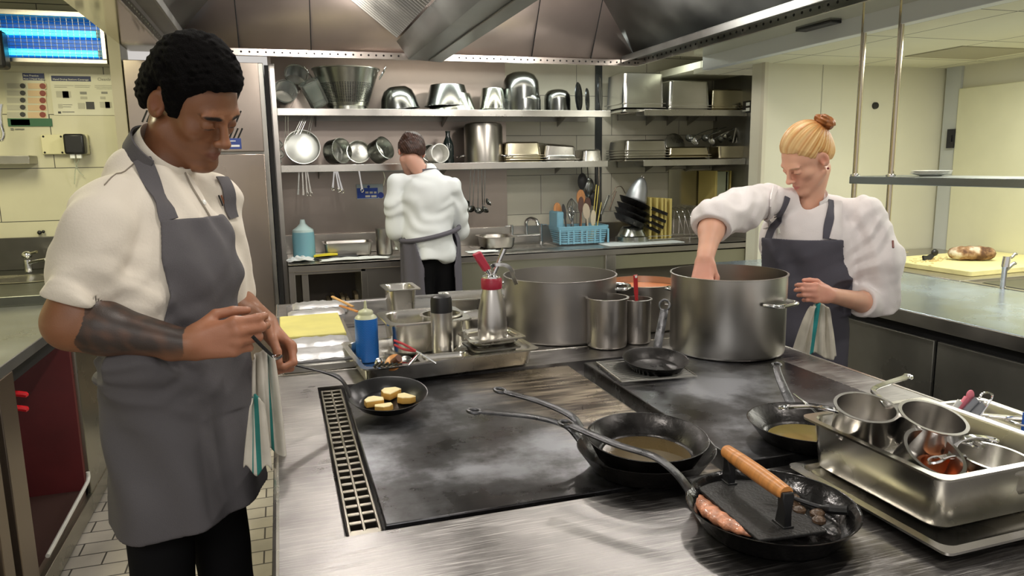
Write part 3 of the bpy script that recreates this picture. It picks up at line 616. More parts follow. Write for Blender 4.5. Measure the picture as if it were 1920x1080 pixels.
def pot(label, c, Rr, H, angs, name='stockpot', m=None, hw=.055, hz=.78, group=None):
    t_ = thing(name, label, 'cooking pot', c, group=group)
    MB().lathe(cyl_prof(Rr, H, .003, .0025), 72).build('pot_body', m or ST, t_, sharp=50)
    for a in angs:
        d = Vector((math.cos(a), math.sin(a), 0)); s_ = Vector((-math.sin(a), math.cos(a), 0)); z = Vector((0, 0, H*hz))
        pts = [d*(Rr-.002)+s_*hw+z, d*(Rr+.028)+s_*hw*.95+z, d*(Rr+.042)+s_*hw*.6+z, d*(Rr+.044)+z, d*(Rr+.042)-s_*hw*.6+z, d*(Rr+.028)-s_*hw*.95+z, d*(Rr-.002)-s_*hw+z]
        MB().tube(smoothpath(pts, 4), .0075, 10, flat=.8).build('handle', CHR, t_)
    return t_
def lathe_thing(name, label, cat, prof, T, m, seg=48, group=None, solid=0):
    """single-mesh thing placed by a matrix"""
    o = MB().lathe(prof, seg).build(name, m, sharp=50, solid=solid); o.matrix_world = T
    return tag(o, label, cat, group)
BOWL = lambda Rr, H: [(0, 0), (Rr*.45, 0), (Rr*.72, H*.16), (Rr*.9, H*.5), (Rr, H), (Rr+.006, H), (Rr+.006, H-.003), (Rr-.0015, H-.003), (Rr*.88, H*.5), (Rr*.70, H*.18), (Rr*.43, .0025), (0, .0025)]
def spoon(name, label, cat, pts, bowl_r, m, hw=.009, group=None, bowl_dir=None, hook=True):
    """ladle or spoon: handle path pts, bowl at the last point"""
    mb = MB(); P = smoothpath(pts, 5); mb.strap(P, hw, .0022, up=(0, -1, .2))
    o = mb.build(name, m)
    b2 = MB(); b2.lathe([(0, -bowl_r*.55), (bowl_r*.6, -bowl_r*.42), (bowl_r*.92, -bowl_r*.1), (bowl_r, .002), (bowl_r*.9, -.002), (bowl_r*.55, -bowl_r*.38), (0, -bowl_r*.5)], 18, axis_z(P[-1]+Vector(bowl_dir or (0, 0, 0))*bowl_r, bowl_dir or (0, -.5, .8)))
    b2.build('bowl', m, o)
    return tag(o, label, cat, group)

# ================================================================ island, far part
# stockpots
p = pot('wide steel stockpot with matt sides at the far left of the three pots', (.926, 2.386, .901), .198, .215, [R(-28), R(150)], m=mat('pot_steel_matt', (.40, .38, .36), .38, .95, var=.10, vscale=3, rvar=.03), hz=.80)
p = pot('deep steel stockpot on the right hot plate with the woman\'s hand inside', (1.322, 1.953, .913), .176, .245, [R(-72), R(108)], m=mat('pot_steel_clean', (.50, .48, .44), .30, 1, var=.05, vscale=3, rvar=.01), hz=.70)
p = pot('smaller steel pot with orange soup standing between the two big stockpots', (1.262, 2.40, .901), .135, .165, [R(-62), R(118)], m=ST, hz=.62)
m = MB(); m.lathe([(0, 0), (.131, 0), (.131, .004), (0, .004)], 48); o = m.build('tomato_soup', mat('tomato_soup_liquid', (.72, .24, .08), .3), loc=(1.262, 2.40, 1.038)); tag(o, 'orange tomato soup inside the smaller pot', 'soup')
m = MB(); m.lathe([(0, 0), (.1705, 0), (.1705, .004), (0, .004)], 48); o = m.build('clear_stock', mat('stock_liquid', (.34, .31, .25), .2), loc=(1.322, 1.953, .99)); tag(o, 'brown stock in the deep stockpot under the woman\'s hand', 'soup')
m = MB(); m.lathe([(0, 0), (.192, 0), (.192, .004), (0, .004)], 48); o = m.build('cooking_water', mat('water_liquid', (.42, .41, .37), .2), loc=(.926, 2.386, 1.00)); tag(o, 'cloudy water in the wide far-left stockpot', 'soup')
# bain-maries
lathe_thing('bain_marie_pot', 'tall open steel bain-marie cylinder in front of the wide stockpot, the wider one', 'container', cyl_prof(.066, .165, .006), T3((1.004, 2.16, .901)), ST)
lathe_thing('bain_marie_pot', 'narrow tall steel cylinder holding red tongs behind the small black pan', 'container', cyl_prof(.047, .150, .004), T3((1.118, 2.17, .901)), ST)
tg = MB(); tg.strap(smoothpath([(1.118, 2.155, .93), (1.105, 2.15, 1.06), (1.098, 2.145, 1.135)]), [.010]*7+[.014]*6, .006, up=(0, -1, .1)); o = tg.build('red_tongs', RED); tag(o, 'dark red silicone tongs standing in the narrow steel cylinder', 'tongs')
tg = MB(); tg.lathe([(0, 0), (.0045, 0), (0, .001)], 12, axis_z(o.data.vertices[0].co, (0, -1, 0), (1, 0, 0)) if False else axis_z((1.0985, 2.1405, 1.130), (0, -1, .1))); tg.build('hang_hole', PORC, o)
# blini pan on cake rack
frypan('small black blini pan on the wire rack in front of the deep stockpot', (.985, 1.797, .922), .092, .030, [(1.030, 1.870, .950), (1.045, 1.885, .985), (1.075, 1.915, 1.045), (1.083, 1.925, 1.062)], rot=(R(6), 0, 0), base=.72, w0=.026, w1=.024)
rk = thing('wire_cooling_rack', 'small wire rack under the small black pan on the right plate', 'rack', (0, 0, 0))
a, b_, c_, d_ = Vector((.862, 1.925, .9185)), Vector((.845, 1.72, .9185)), Vector((1.06, 1.70, .9185)), Vector((1.085, 1.90, .9185))
m = MB(); m.tube([a, b_, c_, d_, a], .0028, 6); m.build('rack_frame', STD, rk)
m = MB()
for i in range(1, 18): m.tube([a.lerp(b_, i/18), d_.lerp(c_, i/18)], .0014, 5)
m.build('rack_wires', STD, rk)
# big roasting tray with contents
TR = gn('long shallow steel tray holding the blue bottle, flask and siphon', (.430, 2.135, .902), .53, .345, .058, rz=R(5), r=.035, lip=.014)
m1 = gn('large steel pan with an oval pan inside, standing in the tray behind the flask', (.412, 2.265, .925), .265, .235, .105, rz=R(3), r=.05, lip=.018)
lathe_thing('oval_insert_pot', 'round steel insert pot sunk in the large pan behind the flask', 'container', cyl_prof(.062, .09, .007), T3((.470, 2.262, .942)), STP)
m2 = gn('small shallow pan carrying the red topped siphon bottle', (.585, 2.085, .962), .175, .150, .030, rz=R(5), r=.03, lip=.014)
gn('small shallow pan stacked right under the siphon pan', (.585, 2.090, .925), .150, .14, .036, rz=R(5), r=.03, lip=.008, m=STD)
gn('lidless small steel pan lying behind the red tongs tip in the tray', (.435, 2.045, .918), .165, .10, .030, rz=R(2), r=.02)
gn('tall narrow steel pan standing behind the tray, front of the back cook', (.430, 2.86, .915), .135, .175, .115, rz=R(2), r=.025, lip=.016)
gn('shallow steel pan behind the black capped flask', (.690, 2.74, .915), .235, .20, .085, rz=R(-3), r=.03, lip=.012)
gn('small low steel pan tucked beside the siphon on its far side', (.655, 2.47, .902), .165, .16, .075, rz=R(2), r=.03, lip=.012)
# siphon
sp = thing('cream_siphon', 'steel cream siphon with red collar and lever standing in its pan', 'siphon', (.592, 2.095, .974)); sp.scale = (1.12, 1.12, .95)
SPM = mat('siphon_steel', (.62, .60, .57), .30, 1)
m = MB(); m.lathe([(0, 0), (.037, 0), (.040, .004), (.040, .055), (.037, .10), (.028, .15), (.024, .168), (0, .168)], 40); m.build('bottle', SPM, sp)
m = MB(); m.lathe([(.0, .166), (.0275, .166), (.0285, .170), (.0285, .196), (.025, .201), (0, .201)], 36); m.build('collar', mat('collar_berry_red', (.36, .02, .045), .35), sp)
m = MB(); m.lathe([(.025, .200), (.024, .206), (.012, .212), (.0, .212)], 30); m.build('head', CHR, sp)
m = MB(); m.tube([(-.004, 0, .208), (-.013, 0, .228)], [.009, .010], 12); m.build('nozzle_neck', CHR, sp)
m = MB(); m.strap([(-.012, 0, .226), (-.040, 0, .282)], [.022, .024], .020, up=(0, -1, 0)); m.build('charger_holder', mat('charger_red', (.46, .03, .06), .4), sp, bevel=.003)
m = MB(); m.tube([(.006, 0, .21), (.020, 0, .245), (.038, 0, .290)], [.006, .0065, .0085], 12); m.build('spout', CHR, sp)
m = MB(); m.strap(smoothpath([(-.002, -.01, .238), (.010, -.012, .243), (.035, -.012, .240), (.052, -.012, .225), (.060, -.012, .195), (.066, -.012, .176)]), .012, .004, up=(0, -1, 0)); m.build('lever', CHR, sp)
# flask
fk = thing('steel_flask', 'brushed steel flask with a black cap standing in the tray', 'flask', (.443, 2.13, .921)); fk.scale = (1.0, 1.0, 1.08)
m = MB(); m.lathe([(0, 0), (.031, 0), (.033, .003), (.033, .125), (.0335, .127), (.0335, .133), (.0, .133)], 40); m.build('body', SPM, fk)
m = MB(); m.lathe([(0, .133), (.033, .133), (.0325, .165), (.030, .176), (.022, .180), (0, .181)], 36); m.build('cap', BLKP, fk, sharp=30)
# squeeze bottle
def blue_wave():
    m, nt, b = _nt('blue_woven_sleeve'); N, L = nt.nodes.new, nt.links.new
    tc = N('ShaderNodeTexCoord'); sx = N('ShaderNodeSeparateXYZ'); L(tc.outputs['Object'], sx.inputs[0])
    at2 = N('ShaderNodeMath'); at2.operation = 'ARCTAN2'; L(sx.outputs[1], at2.inputs[0]); L(sx.outputs[0], at2.inputs[1])
    s1 = N('ShaderNodeMath'); s1.operation = 'MULTIPLY'; s1.inputs[1].default_value = 24; L(at2.outputs[0], s1.inputs[0])
    s2 = N('ShaderNodeMath'); s2.operation = 'SINE'; L(s1.outputs[0], s2.inputs[0])
    s3 = N('ShaderNodeMath'); s3.operation = 'MULTIPLY_ADD'; s3.inputs[1].default_value = .0016; L(s2.outputs[0], s3.inputs[0]); L(sx.outputs[2], s3.inputs[2])
    s4 = N('ShaderNodeMath'); s4.operation = 'MULTIPLY'; s4.inputs[1].default_value = 1100; L(s3.outputs[0], s4.inputs[0])
    s5 = N('ShaderNodeMath'); s5.operation = 'SINE'; L(s4.outputs[0], s5.inputs[0])
    mr = N('ShaderNodeMapRange'); mr.inputs[1].default_value = -1; L(s5.outputs[0], mr.inputs[0])
    mx = N('ShaderNodeMix'); mx.data_type = 'RGBA'; mx.inputs[6].default_value = (.008, .085, .38, 1); mx.inputs[7].default_value = (.02, .20, .62, 1); L(mr.outputs[0], mx.inputs[0]); L(mx.outputs[2], b.inputs['Base Color'])
    b.inputs['Roughness'].default_value = .35
    return m
sq = thing('squeeze_bottle', 'squeeze bottle in a blue patterned sleeve with cloudy nozzle cap', 'bottle', (.228, 2.235, .908)); sq.scale = (.95, .95, .92)
m = MB(); m.lathe([(0, 0), (.035, 0), (.037, .004), (.037, .145), (.0, .145)], 48); m.build('sleeve', blue_wave(), sq)
CAPM = mat('cloudy_plastic', (.72, .74, .50), .3, Transmission_Weight=.3)
m = MB(); m.lathe([(.0, .145), (.036, .145), (.034, .150), (.024, .158), (.024, .166), (.021, .171), (.010, .175), (.0055, .178), (.0035, .203), (0, .204)], 36); m.build('nozzle_cap', CAPM, sq)
# loose kit in the tray: peeler cluster, red tweezers
wh = thing('cutter_heap', 'small heap of steel cutters with a brown round knob in the tray', 'kitchen tool', (0, 0, 0))
m = MB(); m.lathe([(0, 0), (.022, 0), (.026, .004), (.022, .006), (0, .006)], 24, axis_z((.272, 1.972, .962), (-.45, -.6, .65))); m.build('wooden_knob', WOODH, wh)
m = MB(); m.tube([(.285, 1.96, .978), (.265, 1.985, .955)], .011, 12); m.build('knob_neck', mat('knob_brown', (.12, .05, .03), .4), wh)
m = MB(); m.strap([(.222, 1.935, .960), (.305, 1.925, .965)], .012, .004); m.strap([(.305, 1.925, .965), (.345, 1.975, .985)], .012, .003); m.build('steel_arm', CHR, wh)
m = MB()
for i in range(6): m.tube([(.215+.012*i, 1.965, .958), (.228+.012*i, 1.945, .975-.002*i)], .0035, 6)
m.build('dark_blades', BLKP, wh)
m = MB(); m.lathe([(0, 0), (.016, 0), (.018, .006), (0, .008)], 20, axis_z((.31, 2.0, .955), (0, -.5, .8))); m.lathe([(0, 0), (.014, 0), (.010, .01), (0, .012)], 20, axis_z((.235, 2.0, .96), (0, -.3, .9))); m.build('steel_disc', CHR, wh)
sc_ = thing('red_scissors', 'thin scissors with dark red handles leaning into the tray', 'scissors', (0, 0, 0))
for k_, dz in enumerate((0, -.012)):
    m = MB(); m.tube(smoothpath([(.278, 2.0, 1.020+dz), (.305, 1.99, 1.008+dz*1.2), (.335, 1.975, .990)]), .0035, 8); m.build('handle', RED, sc_)
    m = MB(); m.tube([(.335, 1.975, .990), (.385, 1.945, .957-dz*.2)], [.0028, .0010], 6); m.build('blade', CHR, sc_)
# boards and foil stacks on far left of the island
tb = thing('steel_trolley_top', 'grey steel tray edge behind the yellow chopping board', 'tray', (0, 0, 0))
m = MB(); m.loft([rrect(.80, .50, .03, .0), rrect(.80, .50, .03, .012), rrect(.78, .48, .03, .012), rrect(.77, .47, .03, .006)], T=T3((.385, 3.02, .902)), c0=True, c1=True); m.build('tray_body', STT, tb)
m = MB(); m.box(-.025, .205, 2.18, 2.86, .902, .925); tag(m.build('metal_board_base', STD, bevel=.004), 'dark flat steel base under the papers and yellow board', 'board')
m = MB(); m.box(-.03, .185, 2.47, 2.83, .935, .950); tag(m.build('yellow_chopping_board', mat('olive_yellow_board', (.66, .60, .20), .5, var=.08, vscale=10), bevel=.004), 'pale yellow chopping board lying flat behind the man\'s hands', 'chopping board')
FOIL = mat('crumpled_foil', (.58, .58, .60), .42, .8, var=.15, vscale=12, bump=.8, bscale=22)
for i, (x0, x1, y0, y1, z0, z1, lb_) in enumerate(((-.01, .18, 2.20, 2.34, .926, .944, 'nearest stack of foil wrapped tubs by the man\'s hand'), (-.015, .185, 2.32, 2.46, .926, .950, 'foil covered tub pressed against the yellow board front'),
        (.0, .215, 2.86, 2.98, .915, .945, 'silver foil tray just behind the yellow chopping board'), (.02, .235, 3.0, 3.13, .915, .950, 'silver foil tray farthest back on the island'))):
    m = MB(); n = 14; rr = random.Random(i)
    g = [[(x0+(x1-x0)*a_/n, y0+(y1-y0)*b2/6, z1+rr.uniform(-.003, .003)-(.010 if a_ in (0, n) or b2 in (0, 6) else 0)) for a_ in range(n+1)] for b2 in range(7)]
    m.loft(g, closed=False); m.box(x0+.004, x1-.004, y0+.004, y1-.004, z0, z1-.008)
    tag(m.build('foil_tray', FOIL), lb_, 'foil tray', 'foil trays by the yellow board')
m = MB(); m.strap([(.175, 2.99, .985), (.245, 2.86, .962)], .010, .006); tag(m.build('wooden_stick', WOOD), 'upper pale wooden stick poking out behind the blue bottle', 'stick')
m = MB(); m.strap([(.20, 2.93, .957), (.255, 2.80, .953)], .010, .006); tag(m.build('wooden_stick', WOODH), 'lower brownish wooden stick poking out behind the blue bottle', 'stick')
# potatoes / cheese in egg pan
EC = Vector((.222, 1.755, .918))
frypan('black iron pan with potato chunks held by the man over the left plate', tuple(EC), .098, .030, [(.132, 1.752, .952), at(640, 712, Y=1.748), at(615, 700, Y=1.740), at(560, 686, Y=1.70), at(512, 676, Y=1.655)], rot=(R(8), 0, 0), base=.66, w0=.028, w1=.020, mm=mat('smooth_black_iron', (.014, .014, .015), .28, .5, bump=.1, bscale=60))
POT = mat('potato_cream', (.86, .72, .40), .5, var=.1, vscale=60); SKIN_P = mat('potato_golden', (.72, .42, .10), .5)
def wedge(label, c, rz, s):
    t_ = thing('potato_chunk', label, 'potato', c, rot=(R(3), 0, rz), group='potato chunks in the black pan')
    m = MB(); pts = [(-.62, -.40), (.50, -.50), (.62, -.05), (.15, .45), (-.25, .42), (-.60, .05)]
    ring = lambda z, k: [(x*s*k, y*s*k, z) for x, y in pts]
    m.loft([ring(0, .92), ring(.004, 1), ring(s*.40, .98)], c0=True); m.build('side', SKIN_P, t_, bevel=.002)
    m = MB(); m.loft([ring(s*.40, .98), ring(s*.44, .92)], c1=True); m.build('top', POT, t_)
    return t_
wedge('potato chunk nearest the pan handle', (.188, 1.755, .920), .2, .040)
wedge('tallest potato chunk, farthest back in the pan', (.232, 1.790, .925), .9, .044)
wedge('potato chunk at the right of the pan', (.262, 1.748, .920), 2.2, .041)
wedge('flattest potato chunk at the front of the pan', (.208, 1.715, .914), 3.3, .037)
# pans in the middle
frypan('larger black iron pan underneath another pan, handle to the left', (.660, 1.236, .900), .135, .045, [(.555, 1.315, .940), (.530, 1.338, .968), (.470, 1.365, .985), (.400, 1.385, .995), (.362, 1.395, 1.0)], base=.74, w0=.024, w1=.018)
frypan('upper black iron pan with shiny oil nested in the larger one', (.664, 1.240, .920), .119, .045, [(.560, 1.33, .962), (.545, 1.35, .985), (.500, 1.41, 1.0), (.450, 1.465, 1.008), (.440, 1.475, 1.010)], rot=(R(3), 0, 0), base=.78, w0=.022, w1=.017)
m = MB(); m.lathe([(0, 0), (.088, 0), (.088, .0015), (0, .0015)], 48); o = m.build('cooking_oil', mat('oil_film', (.10, .07, .03), .05, Coat_Weight=.5), loc=(.664, 1.240, .9235)); o.rotation_euler = (R(3), 0, 0); tag(o, 'thin glossy film of oil in the upper middle pan', 'oil')
frypan('blackened iron pan at the back of the right plate beside the steel box', (1.035, 1.222, .913), .123, .042, [(1.08, 1.335, .953), (1.10, 1.39, .975), (1.13, 1.45, .99), (1.15, 1.48, .995)], base=.70)
m = MB(); m.lathe([(0, 0), (.080, 0), (.080, .0015), (0, .0015)], 48); o = m.build('cooking_oil', mat('oil_film_yellow', (.22, .17, .05), .06), loc=(1.035, 1.222, .9175)); tag(o, 'yellowish oil in the pan at the back of the right plate', 'oil')
m = MB(); P = smoothpath([at(1488, 738, Y=1.30), at(1515, 760, Y=1.25), at(1545, 788, Y=1.20), at(1552, 800, Y=1.18)]); m.strap(P, [.005]*5+[.007]*14, .003); o = m.build('serving_spoon', CHR)
m = MB(); m.lathe([(0, -.004), (.018, -.002), (.022, .002), (.018, 0), (0, -.002)], 20, axis_z(at(1553, 803, Y=1.175), (0, -.2, 1))); m.build('bowl', CHR, o); tag(o, 'shiny spoon lying in the pan on the right plate', 'spoon')
# fish pan, press, fish
FC = (.738, .948, .901)
fp = frypan('large black iron pan with fish under a press, nearest the camera', FC, .136, .042, [(.640, 1.040, .942), (.626, 1.060, .966), (.600, 1.090, .988), (.560, 1.145, .993), (.530, 1.200, .998), (.506, 1.250, 1.002)], base=.78, w0=.022, w1=.020, mm=mat('glossy_black_iron', (.014, .013, .013), .16, .6, var=.3, vscale=20, bump=.25, bscale=70))
ps_ = thing('grill_press', 'black cast iron press with turned orange wooden handle in the pan', 'grill press', (.735, .990, .922), rot=(R(-3), R(2), R(-91)))
m = MB(); m.box(-.112, .112, -.068, .058, 0, .006); m.build('plate', IRONR, ps_, bevel=.002)
for sx in (-1, 1):
    m = MB(); x = sx*.078; m.loft([[(x-.013, -.007, .006), (x+.013, -.007, .006), (x+.013, .007, .006), (x-.013, .007, .006)], [(x-.011, -.006, .03), (x+.011, -.006, .03), (x+.011, .006, .03), (x-.011, .006, .03)], [(x-.007, -.011, .052), (x+.007, -.011, .052), (x+.007, .011, .052), (x-.007, .011, .052)], [(x-.006, -.010, .062), (x+.006, -.010, .062), (x+.006, .010, .062), (x-.006, .010, .062)]], c0=True, c1=True); so = m.build('upright', BLKP, ps_, bevel=.002)
    m = MB(); m.box(x-.015, x+.015, -.010, .010, .0055, .009); m.build('upright_foot', BLKP, so, bevel=.001)
m = MB(); m.tube([(-.094, 0, .058), (-.090, 0, .058), (-.045, 0, .058), (0, 0, .058), (.045, 0, .058), (.078, 0, .058)], [.0105, .0125, .0140, .0145, .014, .0125], 20); m.build('wooden_handle', WOODH, ps_)
FISH = mat('grilled_fish_flesh', (.62, .26, .14), .3, var=.45, vscale=45, vstretch=(1, 2, 1), bump=.8, bscale=120, Coat_Weight=.4)
def fish(label, pts, w, z):
    m = MB(); P = smoothpath([Vector((x, y, z)) for x, y in pts], 6); n = len(P); rings = []
    for i, p_ in enumerate(P):
        t = (P[min(i+1, n-1)]-P[max(i-1, 0)]).normalized(); a_ = t.cross(Vector((0, 0, 1))); f_ = i/(n-1)
        ww = w*(.35+1.1*math.sin(PI*min(1, f_*1.05+.12))**.8)*(1+.10*math.sin(i*2.1)); hh = ww*.55
        rings.append([p_+a_*math.cos(2*PI*k_/14)*ww+Vector((0, 0, 1))*math.sin(2*PI*k_/14)*hh*(1+.12*math.sin(k_*3+i)) for k_ in range(14)])
    m.loft(rings, c0=True, c1=True); return tag(m.build('fish_fillet', FISH, sharp=180), label, 'fish', 'fish fillets under the press')
fish('browned fish fillet on the handle side of the press', [(.664, 1.050), (.655, 1.0), (.660, .950), (.672, .915), (.690, .885)], .0125, .920)
m = MB()
for i in range(5): m.ball((.80+.012*math.cos(i*2), .985-.02*i, .924), .012+.002*(i % 2), .011, .008, 10)
tag(m.build('charred_garlic', mat('charred_garlic_skin', (.10, .06, .035), .25, var=.4, vscale=80, bump=.8, bscale=120)), 'dark glazed cloves heaped on the far side of the pan', 'garlic', kind='stuff')
m = MB(); m.tube(smoothpath([(.762, 1.00, .95), (.80, .96, .935), (.83, .925, .93), (.85, .90, .935)]), [.003]*6+[.004]*6+[.008]*7, 8); tag(m.build('basting_spoon', BLKP), 'dark oily spoon lying in the big pan behind the press', 'spoon')
# foreground steel box with saucepans
BRZ = R(1)
gn('shallow steel tray right under the deep box of saucepans', (1.075, .940, .902), .345, .355, .020, rz=BRZ, r=.02, lip=.016, m=STP)
gn('deep steel box filled with small saucepans at the picture edge', (1.100, .975, .907), .315, .325, .102, rz=BRZ, r=.03, lip=.013, m=mat('box_steel', (.50, .48, .43), .26, 1, var=.1, vscale=6, rvar=.08))
SPN = mat('saucepan_steel', (.62, .60, .57), .24, 1, var=.05, vscale=8)
def saucepan(label, c, Rr, H, axis, hpts, group='small saucepans in the steel box', m=None, name='small_saucepan', hw=.014):
    t_ = thing(name, label, 'saucepan', (0, 0, 0), group=group); t_.matrix_world = axis_z(c, axis)
    MB().lathe([(0, 0), (Rr*.86, 0), (Rr*.97, .006), (Rr, .015), (Rr, H-.006), (Rr+.004, H-.002), (Rr+.004, H), (Rr-.002, H), (Rr-.002, .015), (Rr*.88, .003), (0, .003)], 48).build('pan_body', m or SPN, t_, sharp=50)
    inv = axis_z(c, axis).inverted(); P = smoothpath([inv @ Vector(p_) for p_ in hpts], 6); n = len(P)
    mb = MB(); mb.strap(P, [hw*(1-.3*math.sin(PI*i/(n-1))) for i in range(n)], .005)
    d = (P[-1]-P[-2]).normalized(); c2 = P[-1]+d*hw*.5; a_ = d.cross(Vector((0, 0, 1))).normalized()
    mb.tube([c2+d*math.cos(2*PI*k_/14)*hw*.9+a_*math.sin(2*PI*k_/14)*hw*.55 for k_ in range(15)], .003, 6)
    mb.build('handle', CHR, t_)
    return t_
saucepan('saucepan at the back left of the box, handle pointing left over the rim', (1.005, 1.045, .985), .052, .068, (-.06, -.20, 1), [(.950, 1.045, 1.045), (.932, 1.06, 1.048), (.925, 1.09, 1.042), (.908, 1.13, 1.030)], hw=.013)
saucepan('widest saucepan at the back right, its flat handle pointing back', (1.075, .972, .985), .053, .066, (.02, -.26, 1), [(1.05, 1.03, 1.045), (1.06, 1.06, 1.052), at(1640, 728, Y=1.15), at(1700, 707, Y=1.22)])
saucepan('tilted saucepan tipped over in the middle of the box', (1.015, .925, .965), .048, .058, (.05, -.62, 1), [(1.06, .93, 1.0), (1.10, .93, 1.01), (1.13, .92, 1.005)])
saucepan('half hidden saucepan at the near end of the box, mostly under the others', (1.005, .955, .925), .040, .045, (.1, -.1, 1), [(1.04, .955, .975), (1.08, .95, .98), (1.12, .95, .975)])
saucepan('copper toned saucepan lowest at the near end of the box', (1.030, .892, .955), .036, .036, (.05, -.10, 1), [(1.06, .90, .995), (1.08, .91, 1.015), (1.12, .915, 1.02), (1.15, .91, 1.015)], m=mat('copper_metal', (.75, .30, .14), .22, 1))  # plain copper colour, no emission
saucepan('shallow saucepan lying at the right end of the box', (1.135, .885, .950), .058, .045, (.05, -.1, 1), [(1.08, .89, 1.0), (1.06, .90, 1.0), (1.04, .905, .995)])
# things standing behind the box
pt = thing('pink_peeler', 'vegetable peeler with pink looped grip standing behind the box', 'peeler', (0, 0, 0))
m = MB(); m.strap([at(1790, 780, Y=1.12), at(1815, 748, Y=1.12)], [.017, .020], .008, up=(0, -1, .2)); m.ball(at(1819, 742, Y=1.12), .0105, .005, .013); m.build('pink_grip', mat('pink_plastic', (.80, .22, .28), .4), pt)
m = MB(); m.strap([at(1782, 776, Y=1.12), at(1800, 752, Y=1.12)], .013, .004, up=(0, -1, .2)); m.build('white_side', PORC, pt)
ms = thing('steel_whisk_clip', 'steel tongs head with looped wire end behind the box', 'tongs', (0, 0, 0))
m = MB(); m.strap([at(1806, 778, Y=1.11), at(1832, 750, Y=1.11)], [.020, .020], .006, up=(0, -1, .2)); m.strap([at(1820, 782, Y=1.105), at(1843, 758, Y=1.105)], [.018, .018], .006, up=(0, -1, .2)); m.build('steel_arm', mat('zinc_arm', (.30, .31, .33), .35, .9), ms)
m = MB(); m.tube(smoothpath([at(1836, 748, Y=1.10), at(1842, 738, Y=1.10), at(1855, 737, Y=1.10), at(1860, 746, Y=1.10), at(1834, 784, Y=1.10)]), .0022, 6); m.build('wire_loop', CHR, ms)
gn('row of low steel pans behind the box of saucepans', (1.40, 1.08, .902), .22, .30, .05, rz=R(-3), r=.02, lip=.012, m=STP)
for i, (x, y, z_) in enumerate(((1.37, 1.12, .955), (1.41, 1.08, .957), (1.44, 1.04, .959))):
    m = MB(); m.strap([(x-.05, y+.06, z_+.004), (x+.02, y, z_+.006), (x+.08, y-.06, z_+.002)], .022-.003*i, .003); tag(m.build('steel_spatula', mat('spatula_steel', (.66, .64, .48), .3, .9) if i == 0 else SPN), ['first', 'second', 'third'][i]+' of the flat steel tool handles from the pink peeler', 'spatula', 'flat steel tools behind the box')
wl = thing('wire_loop_basket', 'wire loop handle with a blue tag at the right picture edge', 'basket', (0, 0, 0))
m = MB(); m.tube(smoothpath([at(1890, 790, Y=1.0), at(1886, 784, Y=1.0), at(1905, 781, Y=1.0), at(1935, 781, Y=1.0)]), .002, 6); m.tube(smoothpath([at(1886, 785, Y=1.0), at(1900, 792, Y=.98), at(1935, 802, Y=.96)]), .002, 6); m.build('wire', CHR, wl)
m = MB(); p_ = at(1925, 795, Y=.97); m.box(p_.x, p_.x+.03, p_.y, p_.y+.01, p_.z-.02, p_.z+.02); m.build('blue_tag', mat('tag_blue', (.03, .12, .5), .4), wl)
# ================================================================ back wall: things on the shelves and the counter
YS = 5.12; TZ, LZ = ZS1, ZS2-.010
def onx(x, z, Y=YS):
    """point on a shelf at photo column x"""
    p = at(x, 200, Y=Y); return Vector((p.x, Y, z))
GLS = mat('steel_greenish', (.46, .48, .43), .20, 1, var=.06, vscale=5)
GDK = mat('steel_bowl_dark', (.22, .23, .22), .22, 1, var=.08, vscale=5)
def up_prof(Rb, Rt, H, t=.002): return [(0, 0), (Rb, 0), (Rb+.002, .004), (Rt, H-.004), (Rt+.005, H-.003), (Rt+.005, H), (Rt-t, H), (Rb-t, .006), (0, t+.002)]
# clear containers, leftmost on upper shelf
for lb_, px, py, ax, rr, hh, Y_ in (('round clear container lying with its mouth to the room, leftmost on the upper shelf', 532, 182, (.12, -.85, .25), .072, .16, 5.10),
        ('clear jug tilted against the perforated colander', 592, 195, (-.42, -.25, .85), .066, .17, 5.08), ('clear tub standing behind the leftmost clear containers', 554, 150, (.1, -.75, .45), .075, .12, 5.26)):
    c = at(px, py, Y=Y_); a = Vector(ax).normalized()
    c = c-a*hh*.45; low = rr*math.sqrt(max(0, 1-a.z*a.z))
    if Y_ < 5.2: c.z = TZ+low+.002
    lathe_thing('clear_container', lb_, 'container', [(0, 0), (rr*.9, 0), (rr, .01), (rr, hh), (rr+.004, hh), (rr+.004, hh-.006), (rr-.004, hh-.006), (rr-.004, .012), (0, .008)], axis_z(c, a), GLASS, 40)
# colander
c = onx(652, TZ); cl = thing('colander', 'big perforated steel colander with wire handles on the upper shelf', 'colander', c)
MB().lathe([(.13, 0), (.13, .028), (.135, .030), (.215, .262), (.224, .264), (.224, .270), (.212, .270), (.131, .036), (0, .034)], 64).build('bowl', mat('colander_steel', (.42, .43, .38), .26, 1, var=.05, vscale=6), cl)
m = MB()
for i in range(13):
    z = .055+.0095*i; rr = .137+(z-.03)/.232*.080
    for k_ in range(26):
        a = R(-155+130*k_/25); m.box(-.0042, .0042, -.0006, .0010, -.0021, .0021, T=Matrix.Translation((rr*math.cos(a), rr*math.sin(a), z)) @ Matrix.Rotation(a+PI/2, 4, 'Z'))
m.build('perforations', BLK, cl)['kind'] = 'stuff'
for a in (-8, 172):
    d = Vector((math.cos(R(a)), math.sin(R(a)), 0)); s_ = Vector((-d.y, d.x, 0))
    m = MB(); m.tube(smoothpath([d*.215+s_*.05+Vector((0, 0, .21)), d*.240+s_*.05+Vector((0, 0, .245)), d*.262+s_*.045+Vector((0, 0, .285)), d*.262-s_*.045+Vector((0, 0, .285)), d*.240-s_*.05+Vector((0, 0, .245)), d*.215-s_*.05+Vector((0, 0, .21))]), .004, 8); m.build('wire_handle', CHR, cl)
